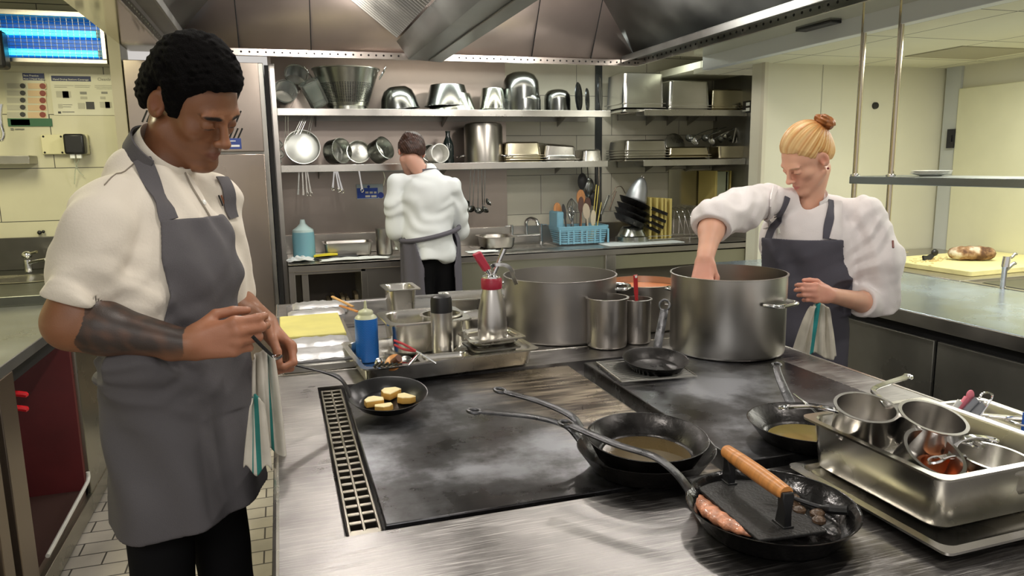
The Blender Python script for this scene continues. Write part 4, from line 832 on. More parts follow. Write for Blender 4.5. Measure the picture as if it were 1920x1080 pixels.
# upturned bowls
def upturned(name, label, cat, x, z, prof, H, m, Y=YS, tilt=(0, 0, 0), group=None, dz=0):
    c = onx(x, z+H+dz, Y); T = Matrix.Translation(c) @ Euler(tilt).to_matrix().to_4x4() @ Matrix.Rotation(PI, 4, 'X')
    return lathe_thing(name, label, cat, prof, T, m, 48, group)
upturned('mixing_bowl', 'upturned dark steel mixing bowl just right of the colander', 'bowl', 746, TZ, BOWL(.132, .150), .150, GDK, tilt=(0, R(-6), 0), dz=.012)
upturned('mixing_bowl', 'upper of two nested upturned steel bowls, broad flat base', 'bowl', 840, TZ, up_prof(.118, .160, .145), .145, GDK, dz=.035)
upturned('mixing_bowl', 'lower of two nested upturned steel bowls under the broad one', 'bowl', 848, TZ, up_prof(.125, .165, .120), .120, GLS, dz=.002)
upturned('mixing_bowl', 'small upturned steel bowl between broad bowls and the domed pots', 'bowl', 924, TZ, up_prof(.075, .100, .145), .145, GLS, dz=.018)
upturned('mixing_bowl', 'steel bowl nested beneath the small upturned bowl', 'bowl', 926, TZ, up_prof(.078, .103, .10), .10, GDK, dz=.002)
DOME = [(0, 0), (.06, .003), (.10, .022), (.128, .065), (.134, .12), (.134, .262), (.137, .262), (.137, .268), (.131, .268), (.131, .12), (.10, .03), (0, .006)]
upturned('bain_marie_pot', 'tallest domed upturned pot in the middle of the upper shelf', 'container', 977, TZ, [(r_*.98, z_) for r_, z_ in DOME], .268, GDK, dz=.012)
upturned('bain_marie_pot', 'pot nested under the tallest domed pot, its rim showing', 'container', 979, TZ, [(r_*1.0, z_*.55) for r_, z_ in DOME], .147, GDK, dz=.001)
upturned('mixing_bowl', 'round domed upturned bowl beside the tallest domed pot', 'bowl', 1045, TZ, [(r_*.72, z_*.60) for r_, z_ in DOME], .161, GDK, dz=.002)
# plates / lids standing on edge
for i, (x, y, rx, ang, lb_) in enumerate(((1082, 172, .105, 14, 'oval black lid standing on edge beside the domed bowl'), (1098, 178, .085, -10, 'smaller black lid leaning between the two larger lids'), (1122, 166, .125, -8, 'largest black lid standing on edge beside the bright pans'))):
    c = at(x, y, Y=5.08); c.z = TZ+rx+.003
    lathe_thing('pan_lid', lb_, 'lid', [(0, 0), (rx*.5, .012), (rx*.93, .018), (rx, .012), (rx, .010), (rx*.92, .014), (rx*.5, .008), (0, -.003)], axis_z(c, (math.cos(R(ang*3)), -.55, .03), (0, 0, 1)), mat('dark_lid_%s' % 'abc'[i], (.05, .055, .06), .25, .9), 40, 'dark lids on the upper shelf')
# upturned gastronorm pans, upper shelf
def gnstack(lbs, x0, x1, z, hs, depth, m, group, Yf=4.99, rz=0, step=.011):
    a = at(x0, 200, Y=Yf).x; b = at(x1, 200, Y=Yf).x; zz = z+.001; outs = []
    for k_, (lb_, H) in enumerate(zip(lbs, hs)):
        o = gn(lb_, ((a+b)/2+.003*math.sin(k_*3.1), Yf+depth/2+.004*math.cos(k_*2.3), zz), b-a, depth, H, rz=rz, flip=True, m=m, group=group, r=.03, lip=.014); zz += step*1.35
        outs.append(o)
    return outs
BRI = mat('bright_pan_steel', (.80, .79, .76), .22, 1, var=.06, vscale=6)
GLD = mat('warm_pan_steel', (.66, .60, .44), .24, 1, var=.06, vscale=6)
gnstack(['bottom upturned pan under the brightest deep pan, upper shelf', 'middle upturned pan under the brightest deep pan, upper shelf', 'brightest deep upturned pan on the upper shelf right of the lids'], 1168, 1250, TZ, (.035, .10, .225), .34, BRI, 'upturned deep pans on the upper shelf', step=.022)
gnstack(['bottom of the second pan stack from the right end, upper shelf', 'middle pan of the second stack from the right end, upper shelf', 'top deep pan of the second stack from the right end, upper shelf'], 1254, 1336, TZ+.01, (.06, .10, .185), .3, BRI, 'upturned pans in the second stack, upper shelf', step=.014)
gnstack(['bottom of the rightmost warm toned pan stack, upper shelf', 'middle pan of the rightmost warm toned stack, upper shelf', 'top pan of the rightmost warm toned stack, upper shelf'], 1335, 1412, TZ+.01, (.05, .08, .125), .28, GLD, 'upturned pans in the rightmost stack, upper shelf', step=.014)
sw = at(1415, 200, Y=4.9); m = MB(); m.box(3.445, 3.459, 4.86, 4.98, 1.86, 1.95); o = m.build('wall_socket', BLKP, bevel=.003); tag(o, 'black framed twin socket on the dark side wall at the shelf end', 'socket')
for z_ in (1.885, 1.925): m = MB(); m.box(3.442, 3.446, 4.885, 4.93, z_-.012, z_+.012); m.build('socket_face', PORC, o)
# lower shelf
def facing(name, label, x, y, Rr, H, ax, m, Y=5.06, z=LZ, cat='saucepan', handle=True, group=None, hl=.17):
    """pan lying on its side, mouth along ax, resting on the shelf"""
    c = at(x, y, Y=Y); a = Vector(ax).normalized(); c = c-a*H*.5
    low = Rr*math.sqrt(1-a.z*a.z); c.z = z+low+.002-(a.z*H if a.z < 0 else 0)
    t_ = thing(name, label, cat, (0, 0, 0), group=group); t_.matrix_world = axis_z(c, a)
    MB().lathe(cyl_prof(Rr, H, .003), 48).build('pan_body', m, t_, sharp=50)
    return t_, c
STQ = mat('aged_pan_steel', (.50, .51, .47), .30, 1, var=.1, vscale=8, rvar=.08)
tr, _ = facing('round_baking_pan', 'largest round steel pan facing the room on the lower shelf', 567, 281, .112, .05, (.05, -.95, .25), mat('pan_inside_pale', (.62, .64, .60), .34, .95, var=.08, vscale=6), Y=5.08)
facing('saucepan', 'dark saucepan lying on its side right of the largest round pan', 632, 284, .082, .10, (.55, -.75, .12), STQ)
facing('saucepan', 'sauce pan lid sized pan leaning between two side-lying saucepans', 672, 290, .076, .05, (.0, -.93, .28), STQ, Y=5.09)
facing('saucepan', 'saucepan on its side nearest the back cook\'s head', 713, 286, .078, .10, (.55, -.62, .35), STQ)
facing('saucepan', 'small saucepan with a pale inside facing out by the dark bottle', 820, 293, .062, .12, (.15, -.98, .06), mat('enamel_white_inside', (.75, .74, .70), .3, .2), Y=5.02)
facing('saucepan', 'tiny pan tucked behind the cook\'s head beside the pale one', 806, 290, .058, .08, (-.1, -.95, .2), STQ, Y=5.15)
lathe_thing('dark_bottle', 'dark green glass bottle with a long neck on the lower shelf', 'bottle', [(0, 0), (.038, 0), (.040, .004), (.040, .12), (.032, .15), (.016, .185), (.015, .215), (.018, .216), (.018, .225), (0, .225)], T3(onx(838, LZ+.001, 5.14)), mat('bottle_dark', (.012, .02, .02), .15), 32)
c = onx(905, LZ+.001); p = thing('stockpot', 'tall upturned steel stockpot on the lower shelf with side handles', 'cooking pot', c)
SPW = mat('stockpot_warm', (.42, .40, .36), .30, 1, var=.05, vscale=3)
MB().lathe([(0, .282), (.10, .281), (.126, .272), (.136, .25), (.138, .01), (.142, .008), (.142, 0), (.134, 0), (.134, .24), (0, .262)], 64).build('pot_body', SPW, p)
m = MB(); m.tube(smoothpath([(.10, -.10, .055), (.11, -.14, .05), (.16, -.15, .045), (.19, -.08, .045), (.135, -.03, .055)]), .006, 8); m.build('handle', CHR, p)
m = MB(); m.tube(smoothpath([(-.10, .10, .055), (-.12, .13, .05), (-.17, .10, .045), (-.17, .05, .045), (-.135, .03, .055)]), .006, 8); m.build('handle', CHR, p)
def names(n, what): 
    w_ = ['bottom', 'second', 'third', 'fourth', 'fifth', 'sixth']
    return [(('top' if i == n-1 else w_[i]+(' from below' if i else ''))+' '+what) for i in range(n)]
gnstack(names(4, 'pan in the gold tinted stack right of the tall stockpot'), 945, 1020, LZ, (.03, .04, .05, .095), .26, GLD, 'gold tinted pans right of the tall stockpot', step=.012)
gnstack(names(3, 'pan in the stack with a crooked top, lower shelf'), 1020, 1088, LZ, (.03, .04, .095), .25, STP, 'pans in the crooked stack, lower shelf', step=.012)[-1].rotation_euler = (PI+R(5), R(4), 0)
gnstack(['single small upturned pan before the wide stack, lower shelf'], 1092, 1136, LZ, (.085,), .24, STP, None)
gnstack(names(5, 'pan in the widest flat stack on the lower shelf'), 1172, 1258, LZ, (.03, .04, .05, .06, .078), .34, mat('dark_bright_pan', (.60, .58, .52), .25, 1, var=.08, vscale=6), 'pans in the widest flat stack, lower shelf', step=.014)
gnstack(names(3, 'pan in the low stack left of the ladle pan'), 1255, 1338, LZ, (.02, .03, .062), .27, GLD, 'pans in the low stack left of the ladle pan', step=.014)
g_ = at(1373, 280, Y=5.0); gn('upright small pan heaped with ladles, rightmost on the lower shelf', (g_.x, 5.06, LZ+.002), .285, .20, .098, m=GLD, r=.03)
for i, (x, Rr) in enumerate(((1265, .085),)):
    lathe_thing('pan_lid', 'round dull lid leaning behind the low stack on the lower shelf', 'lid', [(0, 0), (Rr*.9, .008), (Rr, .004), (Rr, 0), (0, -.003)], axis_z((at(x, 275, Y=5.27).x, 5.27, LZ+.13), (0, -1, .3)), STQ, 36)
lad = [(1290, 262, 1345, 240), (1300, 268, 1352, 246), (1318, 262, 1362, 238), (1330, 268, 1372, 244), (1345, 264, 1378, 240), (1352, 258, 1390, 236), (1362, 262, 1396, 246)]
where = ['leftmost', 'second from the left', 'third from the left', 'middle one', 'third from the right', 'second from the right', 'rightmost']
for i, (xa, ya, xb, yb) in enumerate(lad):
    a = at(xa, ya, Y=5.02+.02*i); b = at(xb, yb, Y=5.10)
    spoon('ladle', 'shiny ladle in the heap above the small pan, '+where[i], 'ladle', [b, (a+b)/2+Vector((0, 0, .012)), a], .030, CHR if i % 2 else GDK, .008, 'ladles heaped on the lower shelf', (-.2+.1*i, -.8, .35))
for i, x in enumerate((1380, 1386, 1394)):
    m = MB(); a = at(x, 236, Y=5.08); m.strap([at(x-6, 268, Y=5.06), at(x, 240, Y=5.07)], .010, .003, up=(0, -1, 0)); tag(m.build('upright_spatula', CHR), ['left', 'middle', 'right'][i]+' one of three upright steel handles in the ladle pan', 'spatula', 'upright handles in the ladle pan')
# hanging under the upper shelf: whisks on the left
HK = mat('hook_wire', (.55, .55, .52), .3, 1)
m = MB()
for dx in (0, 5): m.tube([at(535+dx, 217, Y=5.0), at(535+dx, 250, Y=5.0)], .002, 6)
m.tube(smoothpath([at(535, 250, Y=5.0), at(534, 260, Y=5.0), at(541, 262, Y=5.0), at(541, 250, Y=5.0)]), .002, 6)
tag(m.build('wire_hook', HK), 'long bent wire hook hanging at the far left under the upper shelf', 'hook')
for i, (x0, x1) in enumerate(((570, 553), (577, 560), (586, 578))):
    m = MB(); a, b = at(x0, 216, Y=5.03), at(x1, 252, Y=5.0)
    for d in (-.004, .004): m.tube([a+Vector((d, 0, 0)), b+Vector((d*2, 0, 0))], .0018, 6)
    tag(m.build('hanging_skimmer_handle', HK), ['left', 'middle', 'right'][i]+' wire handle hanging from the upper shelf above the largest round pan', 'kitchen tool', 'wire handles under the upper shelf')
# cluster of glassy bits at the far left of the lower shelf
for i, (x, y) in enumerate(((524, 272), (527, 290), (522, 303))):
    m = MB(); cc = at(x, y, Y=5.05); m.tube(smoothpath([cc+Vector((-.008, 0, -.02)), cc+Vector((.012, -.01, 0)), cc+Vector((-.004, 0, .025))]), [.010]*13, 8); tag(m.build('small_glass_jar', GLASS), ['top', 'middle', 'bottom'][i]+' small clear jar crowded at the left end of the lower shelf', 'jar', 'clear jars at the left end, lower shelf')
# pan handles hanging under the lower shelf (saucepan handles and tools)
def hang(name, label, xs, y0, y1, w_, m_, group, cat='kitchen tool', Y=5.0, loop=True):
    x0, x1 = xs; mb = MB(); a = at(x0, y0, Y=Y); b = at(x1, y1, Y=Y)
    a.z = LZ-.03
    mb.strap([a, a.lerp(b, .5), b], [w_*.8, w_*.6, w_], .004, up=(0, -1, 0))
    if loop: mb.tube([b+Vector((math.cos(2*PI*k_/12)*w_*.6, 0, -w_*.4+math.sin(2*PI*k_/12)*w_*.9)) for k_ in range(13)], .0028, 6)
    return tag(mb.build(name, m_), label, cat, group)
for i, (xa, xb, y1) in enumerate(((561, 559, 365), (567, 569, 366), (573, 576, 362), (576, 583, 362))):
    hang('hanging_tool_handle', where[[0, 1, 5, 6][i]].replace('middle one', 'middle')+' of the four flat handles hanging above the blue jug', (xa, xb), 322, y1, .014, STQ if i == 0 else STP, 'flat handles above the blue jug', loop=i > 1)
for i, (xa, xb, y1) in enumerate(((627, 624, 352), (629, 636, 355), (632, 642, 357))):
    hang('hanging_tool_handle', ['left', 'middle', 'right'][i]+' chrome handle of the trio hanging left of the blue notice', (xa, xb), 322, y1, .015, CHR, 'chrome handles left of the blue notice')
hang('hanging_tool_handle', 'single chrome handle with ring hanging in front of the blue notice', (673, 679), 322, 355, .015, CHR, None)
m = MB(); a = at(719, 322, Y=5.0); b = at(722, 335, Y=5.0); m.tube([a, b], .003, 6); m.tube([b, at(719, 348, Y=5.0)], .0025, 6); m.tube([b, at(727, 347, Y=5.0)], .0025, 6); tag(m.build('hanging_tongs', CHR), 'small chrome tongs hanging beside the back cook\'s left shoulder', 'tongs')
p, q = at(668, 346, Y=5.37), at(719, 372, Y=5.37)
m = MB(); m.box(p.x, q.x, 5.372, 5.384, q.z, p.z); sg = m.build('blue_notice', mat('notice_pale', (.45, .52, .56), .5)); tag(sg, 'small blue and white notice on the back wall under the shelf', 'sign')
a, b = at(669, 353, Y=5.37), at(709, 371, Y=5.37)
m = MB(); m.box(a.x, b.x, 5.3705, 5.372, b.z, a.z); m.build('blue_field', mat('notice_blue', (.02, .07, .42), .5), sg)
m = MB(); m.lathe([(0, 0), (.022, 0), (0, .001)], 20, axis_z(at(714, 366, Y=5.3715), (0, -1, 0))); m.lathe([(0, 0), (.010, 0), (0, .001)], 16, axis_z(at(691, 350, Y=5.3715), (0, -1, 0))); m.build('blue_roundel', mat('notice_blue_dark', (.02, .05, .35), .5), sg)
m = MB()
for x0, x1, y in ((685, 691, 361), (693, 699, 361), (701, 706, 361), (685, 694, 368), (696, 706, 368)):
    a, b = at(x0, y-1.8, Y=5.37), at(x1, y+1.8, Y=5.37); m.box(a.x, b.x, 5.3695, 5.3705, b.z, a.z)
m.build('white_lettering', WHP, sg)
# hanging ladles
for i, (xt, xb, yb) in enumerate(((883, 880, 388), (890, 886, 397), (897, 896, 400), (903, 905, 398), (910, 908, 384))):
    a = at(xt, 322, Y=5.02+.03*(i % 2)); a.z = LZ-.02; b = at(xb, yb, Y=5.02+.03*(i % 2))
    spoon('hanging_ladle', ['leftmost', 'second from left', 'middle', 'second from right', 'rightmost'][i]+' of the five ladles hanging beside the back cook', 'ladle', [a, a.lerp(b, .5), b], .030, GDK, .0065, 'ladles hanging beside the back cook', (.45*(i-2), -.6, .65))
# dark pans hanging on the conduit
for i, (x, y, rr) in enumerate(((1092, 340, .050), (1104, 352, .060), (1112, 372, .045))):
    c = at(x, y, Y=5.30)
    m = MB(); m.tube([c+Vector((.0, .03, rr+.16-.04*i)), c+Vector((0, .01, rr*.8))], .004, 6); m.ball(c, rr*.8, .022, rr*1.3, 18); tag(m.build('hanging_dark_spoon', GDK if i == 1 else BLKP), ['top', 'middle', 'lowest'][i]+' dark oval scoop hanging on the wall behind the blue basket', 'kitchen tool', 'dark scoops on the back wall')
for i, x in enumerate((1119, 1123, 1127)):
    m = MB(); m.tube([at(x, 306, Y=5.33), at(x+3-2*i, 408, Y=5.33)], .0030, 6); tag(m.build('hanging_rod', GDK if i != 1 else CHR), ['left', 'middle', 'right'][i]+' thin rod hanging against the wall above the black pans', 'rod', 'thin rods above the black pans')

# ---------------- on the back counter
CZ = .901
c = at(570, 462, Y=5.02); c = Vector((c.x, 5.02, CZ))
jg = thing('detergent_jug', 'pale blue detergent jug with cloudy conical cap on the counter', 'jug', c)
m = MB(); m.lathe([(0, 0), (.066, 0), (.072, .006), (.072, .150), (.068, .185), (.0, .187)], 48); m.build('body', mat('pale_blue_plastic', (.22, .46, .54), .35), jg)
m = MB(); m.lathe([(.069, .180), (.066, .196), (.040, .214), (.020, .235), (.014, .262), (0, .263)], 36); m.build('cap', mat('pale_cap', (.55, .70, .68), .35), jg)
def cloth(name, label, cx, cy, z, L, W, h, seed, m_=None):
    rr = random.Random(seed); n, k_ = 16, 12; ph = [rr.uniform(0, 6) for _ in range(4)]
    g = [[(cx-L/2+L*i/n+.010*math.sin(j*.9+ph[0]), cy-W/2+W*j/k_+.010*math.sin(i*.8+ph[1]), z+h*(.35+.3*math.sin(i*.9+ph[2])*math.sin(j*.8+ph[3])+.25*rr.random())*math.sin(PI*min(max(i/n, .06), .94))**.5*math.sin(PI*min(max(j/k_, .08), .92))**.5) for i in range(n+1)] for j in range(k_+1)]
    m = MB(); m.loft(g, closed=False); o = m.build(name, m_ or WHITE, sharp=180, solid=.003, sub=1); return tag(o, label, 'cloth')
a = at(556, 474, Z=.91); cloth('folded_cloth', 'crumpled white cloth at the left counter end below the jug', .10, 4.90, CZ+.004, .16, .16, .05, 3)
cloth('folded_cloth', 'long white cloth lying along the counter front', .44, 4.835, CZ+.004, .44, .11, .025, 5)
gn('long steel pan at the left of the back counter behind the gloves', (.42, 5.08, CZ+.002), .33, .22, .095, m=ST, r=.03)
lathe_thing('bain_marie_pot', 'tall steel cylinder near the back cook\'s left elbow', 'container', cyl_prof(.056, .178, .004), T3((.665, 5.05, CZ+.001)), ST)
m = MB(); m.strap([(.20, 4.955, CZ+.010), (.34, 4.94, CZ+.018), (.47, 4.95, CZ+.014)], [.09, .10, .06], .012); o = tag(m.build('rubber_gloves', BLKP, bevel=.004), 'black rubber gloves with yellow cuffs behind the long white cloth', 'gloves')
m = MB(); m.strap([(.19, 4.95, CZ+.024), (.28, 4.94, CZ+.032), (.34, 4.94, CZ+.030)], [.06, .085, .05], .012); m.build('yellow_cuff', mat('glove_yellow', (.75, .62, .03), .5), o)
# sink side
gn('wide shallow steel basin left of the taps on the counter', (1.49, 5.12, CZ+.002), .26, .30, .085, m=ST, r=.08)
TPS = thing('mixer_taps', 'chrome bridge taps with a curved spout at the counter sink', 'tap', (0, 0, 0))
a = Vector((1.63, 5.19, CZ)); b = Vector((1.86, 5.19, CZ))
m = MB(); m.tube([a, a+Vector((0, 0, .13))], [.016, .013], 14); m.tube([a+Vector((-.05, 0, .145)), a+Vector((.01, 0, .15))], .007, 8); m.tube([a+Vector((0, 0, .13)), a+Vector((0, 0, .155))], .012, 12); m.build('pillar', CHR, TPS)
m = MB(); m.tube([b, b+Vector((0, 0, .13))], [.016, .013], 14); m.tube([b+Vector((-.01, 0, .150)), b+Vector((.05, 0, .145))], .007, 8); m.tube([b+Vector((0, 0, .13)), b+Vector((0, 0, .155))], .012, 12); m.build('pillar', CHR, TPS)
m = MB(); m.tube([a+Vector((0, 0, .075)), b+Vector((0, 0, .075))], .011, 12); mid = (a+b)/2; m.tube(smoothpath([mid+Vector((0, 0, .075)), mid+Vector((0, 0, .17)), mid+Vector((.02, -.03, .20)), mid+Vector((.05, -.08, .19)), mid+Vector((.06, -.10, .15))]), .013, 12); m.build('spout', CHR, TPS)
cloth('folded_cloth', 'white rag on the sink edge right beside the back cook', 1.32, 4.88, CZ+.003, .22, .11, .02, 9)
# blue basket
bx0, bx1, by0, by1, bz = 1.93, 2.33, 4.98, 5.22, CZ+.012
bk = thing('blue_utensil_basket', 'light blue plastic crate with slots holding utensils on the counter', 'basket', (0, 0, 0))
m = MB()
cx_, cy_ = (bx0+bx1)/2, (by0+by1)/2
def frame4(z0, z1, k0, k1, t=.006):
    m.loft([rrect((bx1-bx0)*k0, (by1-by0)*k0, .03, z0, cx=cx_, cy=cy_), rrect((bx1-bx0)*k1, (by1-by0)*k1, .03, z1, cx=cx_, cy=cy_), rrect((bx1-bx0)*k1-t*2, (by1-by0)*k1-t*2, .027, z1, cx=cx_, cy=cy_), rrect((bx1-bx0)*k0-t*2, (by1-by0)*k0-t*2, .027, z0, cx=cx_, cy=cy_)])
for i in range(6): z_ = bz+.006+i*.0165; frame4(z_, z_+.009, .88+.02*i, .884+.02*i)
frame4(bz+.100, bz+.130, 1.0, 1.02, .008); frame4(bz, bz+.006, .88, .88)
m.loft([rrect((bx1-bx0)*.88, (by1-by0)*.88, .03, bz, cx=cx_, cy=cy_)], c0=True) if False else m.box(bx0+.03, bx1-.03, by0+.02, by1-.02, bz, bz+.004)
for fx in (.10, .37, .63, .90):
    for dx in (-.032, .032):
        x = bx0+(bx1-bx0)*fx+dx; m.box(x-.006, x+.006, by0+.0, by0+.010, bz+.0, bz+.105)
m.build('crate', BLUEB, bk, bevel=.0015)
m = MB(); m.box(bx0-.004, bx0+.05, by0+.03, by1-.03, bz+.12, bz+.24); m.build('end_handle', BLUEB, bk, bevel=.012)
DKW = mat('dark_wood', (.10, .035, .02), .5)
ut = [('paddle', (1.98, 5.10), (1.97, 5.13, 1.21), .040, WOODH, 'orange wooden spoon at the left of the blue crate', 'wooden_spoon', 'spoon'),
      ('paddle', (2.03, 5.06), (2.0, 5.08, 1.20), .018, BLKP, 'black spatula leaning left inside the blue crate', 'black_spatula', 'spatula'),
      ('whisk', (2.07, 5.08), (2.06, 5.08, 1.19), .028, CHR, 'wire whisk standing in the blue crate', 'wire_whisk', 'whisk'),
      ('whisk', (2.10, 5.12), (2.10, 5.16, 1.24), .040, GDK, 'large dark balloon whisk behind the small one in the crate', 'wire_whisk', 'whisk'),
      ('paddle', (2.12, 5.06), (2.145, 5.08, 1.25), .028, DKW, 'dark wooden spatula left of the pale spoon in the crate', 'wooden_spatula', 'spatula'),
      ('paddle', (2.16, 5.12), (2.17, 5.15, 1.30), .044, WOODH, 'tallest wooden spoon, orange headed, in the blue crate', 'wooden_spoon', 'spoon'),
      ('paddle', (2.20, 5.06), (2.175, 5.07, 1.20), .036, mat('pale_spoon_wood', (.62, .52, .38), .5), 'pale wooden spoon in the middle of the blue crate', 'wooden_spoon', 'spoon'),
      ('paddle', (2.19, 5.11), (2.22, 5.13, 1.24), .034, DKW, 'dark wooden scraper right of the pale spoon in the crate', 'wooden_spatula', 'spatula'),
      ('paddle', (2.22, 5.05), (2.235, 5.06, 1.15), .026, mat('cream_scraper', (.70, .62, .45), .5), 'cream scraper low at the right in the blue crate', 'scraper', 'spatula'),
      ('stick', (2.23, 5.10), (2.285, 5.12, 1.34), .008, YEL, 'left one of two long yellow sticks in the blue crate', 'yellow_stick', 'stick'),
      ('stick', (2.25, 5.10), (2.305, 5.12, 1.33), .008, YEL, 'right one of two long yellow sticks in the blue crate', 'yellow_stick', 'stick'),
      ('stick', (2.24, 5.05), (2.295, 5.05, 1.21), .008, YEL, 'short yellow stick before the two long ones in the crate', 'yellow_stick', 'stick')]
for kind_, (x, y), (x1, y1, z1), w_, m_, lb_, nm_, ct_ in ut:
    a = Vector((x, y, bz+.008)); b = Vector((x1, y1, z1)); mb = MB(); d = (b-a).normalized()
    if kind_ == 'paddle':
        mb.strap([a, a.lerp(b, .5), a.lerp(b, .68)], .012, .008, up=(0, -1, 0)); c0 = b-d*.055
        mb.loft([[c0+d*math.cos(2*PI*k_/16)*.06+d.cross(Vector((0, 1, 0)))*math.sin(2*PI*k_/16)*w_*.8+Vector((0, yy, 0)) for k_ in range(16)] for yy in (-.004, .004)], c0=True, c1=True)
    elif kind_ == 'whisk':
        mb.tube([a, a.lerp(b, .55)], .007, 8); s0 = a.lerp(b, .55)
        for k_ in range(6):
            ang = PI*k_/6; v = Vector((math.cos(ang), math.sin(ang), 0))*w_
            mb.tube(smoothpath([s0, s0.lerp(b, .55)+v, b, s0.lerp(b, .55)-v, s0], 5), .0013, 5)
    else: mb.tube([a, b], w_*.5, 8)
    tag(mb.build(nm_, m_), lb_, ct_, 'utensils in the blue crate')
# stack of black frying pans on a steel bowl, with conical strainer
BB = Vector((2.55, 5.04, CZ))
m = MB(); T = Matrix.Translation(BB+Vector((0, 0, .118))) @ Matrix.Rotation(PI, 4, 'X'); m.lathe([(0, 0), (.075, 0), (.085, .008), (.112, .066), (.128, .072), (.130, .118), (.126, .118), (.122, .074), (0, .01)], 48, T); tag(m.build('steel_colander_base', GLS), 'upturned wide steel bowl under the pile of black pans', 'bowl')
dirn = Vector((.88, -.30, -.37)).normalized(); nz = Vector((.40, -.05, .91)).normalized()
for i, (off, rr, lb_) in enumerate(((.128, .135, 'lowest black frying pan in the slanting pile on the counter'), (.168, .140, 'second black frying pan up the slanting pile'), (.210, .135, 'third black frying pan up the slanting pile'), (.262, .125, 'top black frying pan of the slanting pile, holding the strainer'))):
    c = BB+Vector((-.035+.012*i, 0, off+.012)); T = axis_z(c, nz)
    t_ = thing('frying_pan', lb_, 'frying pan', (0, 0, 0), group='black pans piled on the counter'); t_.matrix_world = T
    MB().lathe(fry_body(rr, .038, .72), 40).build('pan_body', IRON, t_, sharp=60)
    inv = T.inverted(); st = c+dirn*rr+nz*.035; en = c+dirn*(rr+.115+.01*i)+nz*(.022+.004*i)
    iron_handle([inv @ st, inv @ (st*.5+en*.5), inv @ en], .030, .026, t_, ring=False, m=IRON, up=(0, -1, .5))
st_ = thing('conical_strainer', 'fine mesh conical strainer upside down on the black pans', 'strainer', (0, 0, 0)); cs = BB+Vector((.02, 0, .305)); st_.matrix_world = axis_z(cs, (.28, -.05, .95))
MB().lathe([(.085, 0), (.083, .03), (.068, .10), (.044, .155), (.020, .182), (0, .188)], 36).build('mesh_cone', mat('strainer_mesh', (.52, .54, .56), .42, .85), st_, solid=.002)
m = MB(); m.tube([(.010*math.cos(2*PI*k_/12), 0, .195+.010*math.sin(2*PI*k_/12)) for k_ in range(13)], .002, 6); m.build('top_ring', CHR, st_)
m = MB(); m.tube(smoothpath([at(1148, 365, Y=5.1), at(1155, 352, Y=5.1), at(1165, 350, Y=5.1), at(1172, 362, Y=5.1)]), .003, 6); m.tube([at(1142, 395, Y=5.1), at(1155, 358, Y=5.1)], .006, 6); tag(m.build('wire_skimmer', mat('skimmer_dark', (.20, .15, .11), .4, .8)), 'dark looped wire skimmer behind the strainer', 'skimmer')
m = MB(); m.strap([at(1128, 402, Y=5.0), at(1142, 366, Y=5.0)], .016, .006, up=(0, -1, 0)); tag(m.build('black_spatula', GDK), 'dark upright metal handle at the left of the pan pile', 'spatula')
m = MB(); T = T3((2.56, 4.93, CZ+.002)); m.loft([rrect(.62, .26, .02, 0), rrect(.62, .26, .02, .005)], c0=True, c1=True, T=T); tag(m.build('drying_mat', mat('drying_mat_white', (.62, .66, .66), .5)), 'pale tray mat under the bowl and black pan pile', 'mat')
# yellow boards and rack
ya = at(1203, 420, Y=5.12).x; yb = at(1249, 420, Y=5.12).x
for i in range(5):
    x = ya+[0, .055, .100, .130, .172][i]
    m = MB(); m.box(x, x+.018, 4.99, 5.27, CZ+.012, CZ+.335-.003*i); tag(m.build('yellow_chopping_board', mat('board_yellow', (.72, .60, .20), .5) if i == 0 else bpy.data.materials['board_yellow'], bevel=.003), ['leftmost', 'second from left', 'middle', 'second from right', 'rightmost'][i]+' upright yellow board in the rack beside the pan pile', 'chopping board', 'yellow boards in the counter rack')
rc = thing('wire_board_rack', 'chrome wire rack standing beside the upright yellow boards', 'rack', (0, 0, 0))
m = MB()
m.tube([(ya-.02, 5.26, CZ+.02), (ya-.02, 4.96, CZ+.02), (3.12, 4.96, CZ+.02), (3.12, 5.26, CZ+.02), (ya-.02, 5.26, CZ+.02)], .003, 6); m.tube([(ya-.02, 4.96, CZ+.045), (3.10, 4.96, CZ+.045)], .0025, 6)
for x in (ya-.02, 3.0): m.tube([(x, 4.96, CZ+.001), (x, 4.96, CZ+.04)], .003, 6); m.tube([(x, 5.26, CZ+.001), (x, 5.26, CZ+.04)], .003, 6)
m.build('base_frame', CHR, rc)
for i in range(6):
    x = yb+.045+.05*i; m = MB(); m.tube(smoothpath([(x+.03, 4.96, CZ+.02), (x-.01, 5.0, CZ+.20), (x-.02, 5.05, CZ+.235), (x-.02, 5.2, CZ+.235), (x, 5.26, CZ+.02)]), .0022, 6); m.build('wire_divider', CHR, rc)
WB = thing('wall_board_rack', 'small steel wall ledge holding yellow boards right of the splash panel', 'rack', (0, 0, 0))
m = MB(); a, b = at(1330, 388, Y=5.2), at(1388, 388, Y=5.2); m.box(a.x, b.x, 5.10, 5.385, a.z-.012, a.z); m.build('ledge', ST, WB)
for i, (x, w_) in enumerate(((1344, .020), (1363, .018), (1372, .018), (1380, .020))):
    p_ = at(x, 320, Y=5.12); m = MB(); m.box(p_.x-w_/2, p_.x+w_/2, 5.12, 5.37, a.z, p_.z); tag(m.build('yellow_chopping_board', bpy.data.materials['board_yellow'], bevel=.003), ['leftmost', 'second from left', 'third from left', 'rightmost'][i]+' yellow board on the wall ledge above the woman\'s raised sleeve', 'chopping board', 'yellow boards on the wall ledge')
p_, q_ = at(1322, 321, Y=5.3), at(1341, 388, Y=5.3); m = MB(); m.box(p_.x, q_.x, 5.12, 5.37, q_.z, p_.z); tag(m.build('green_chopping_board', mat('board_green_grey', (.40, .44, .30), .45), bevel=.004), 'wide grey-green board beside the yellow boards on the wall ledge', 'chopping board')

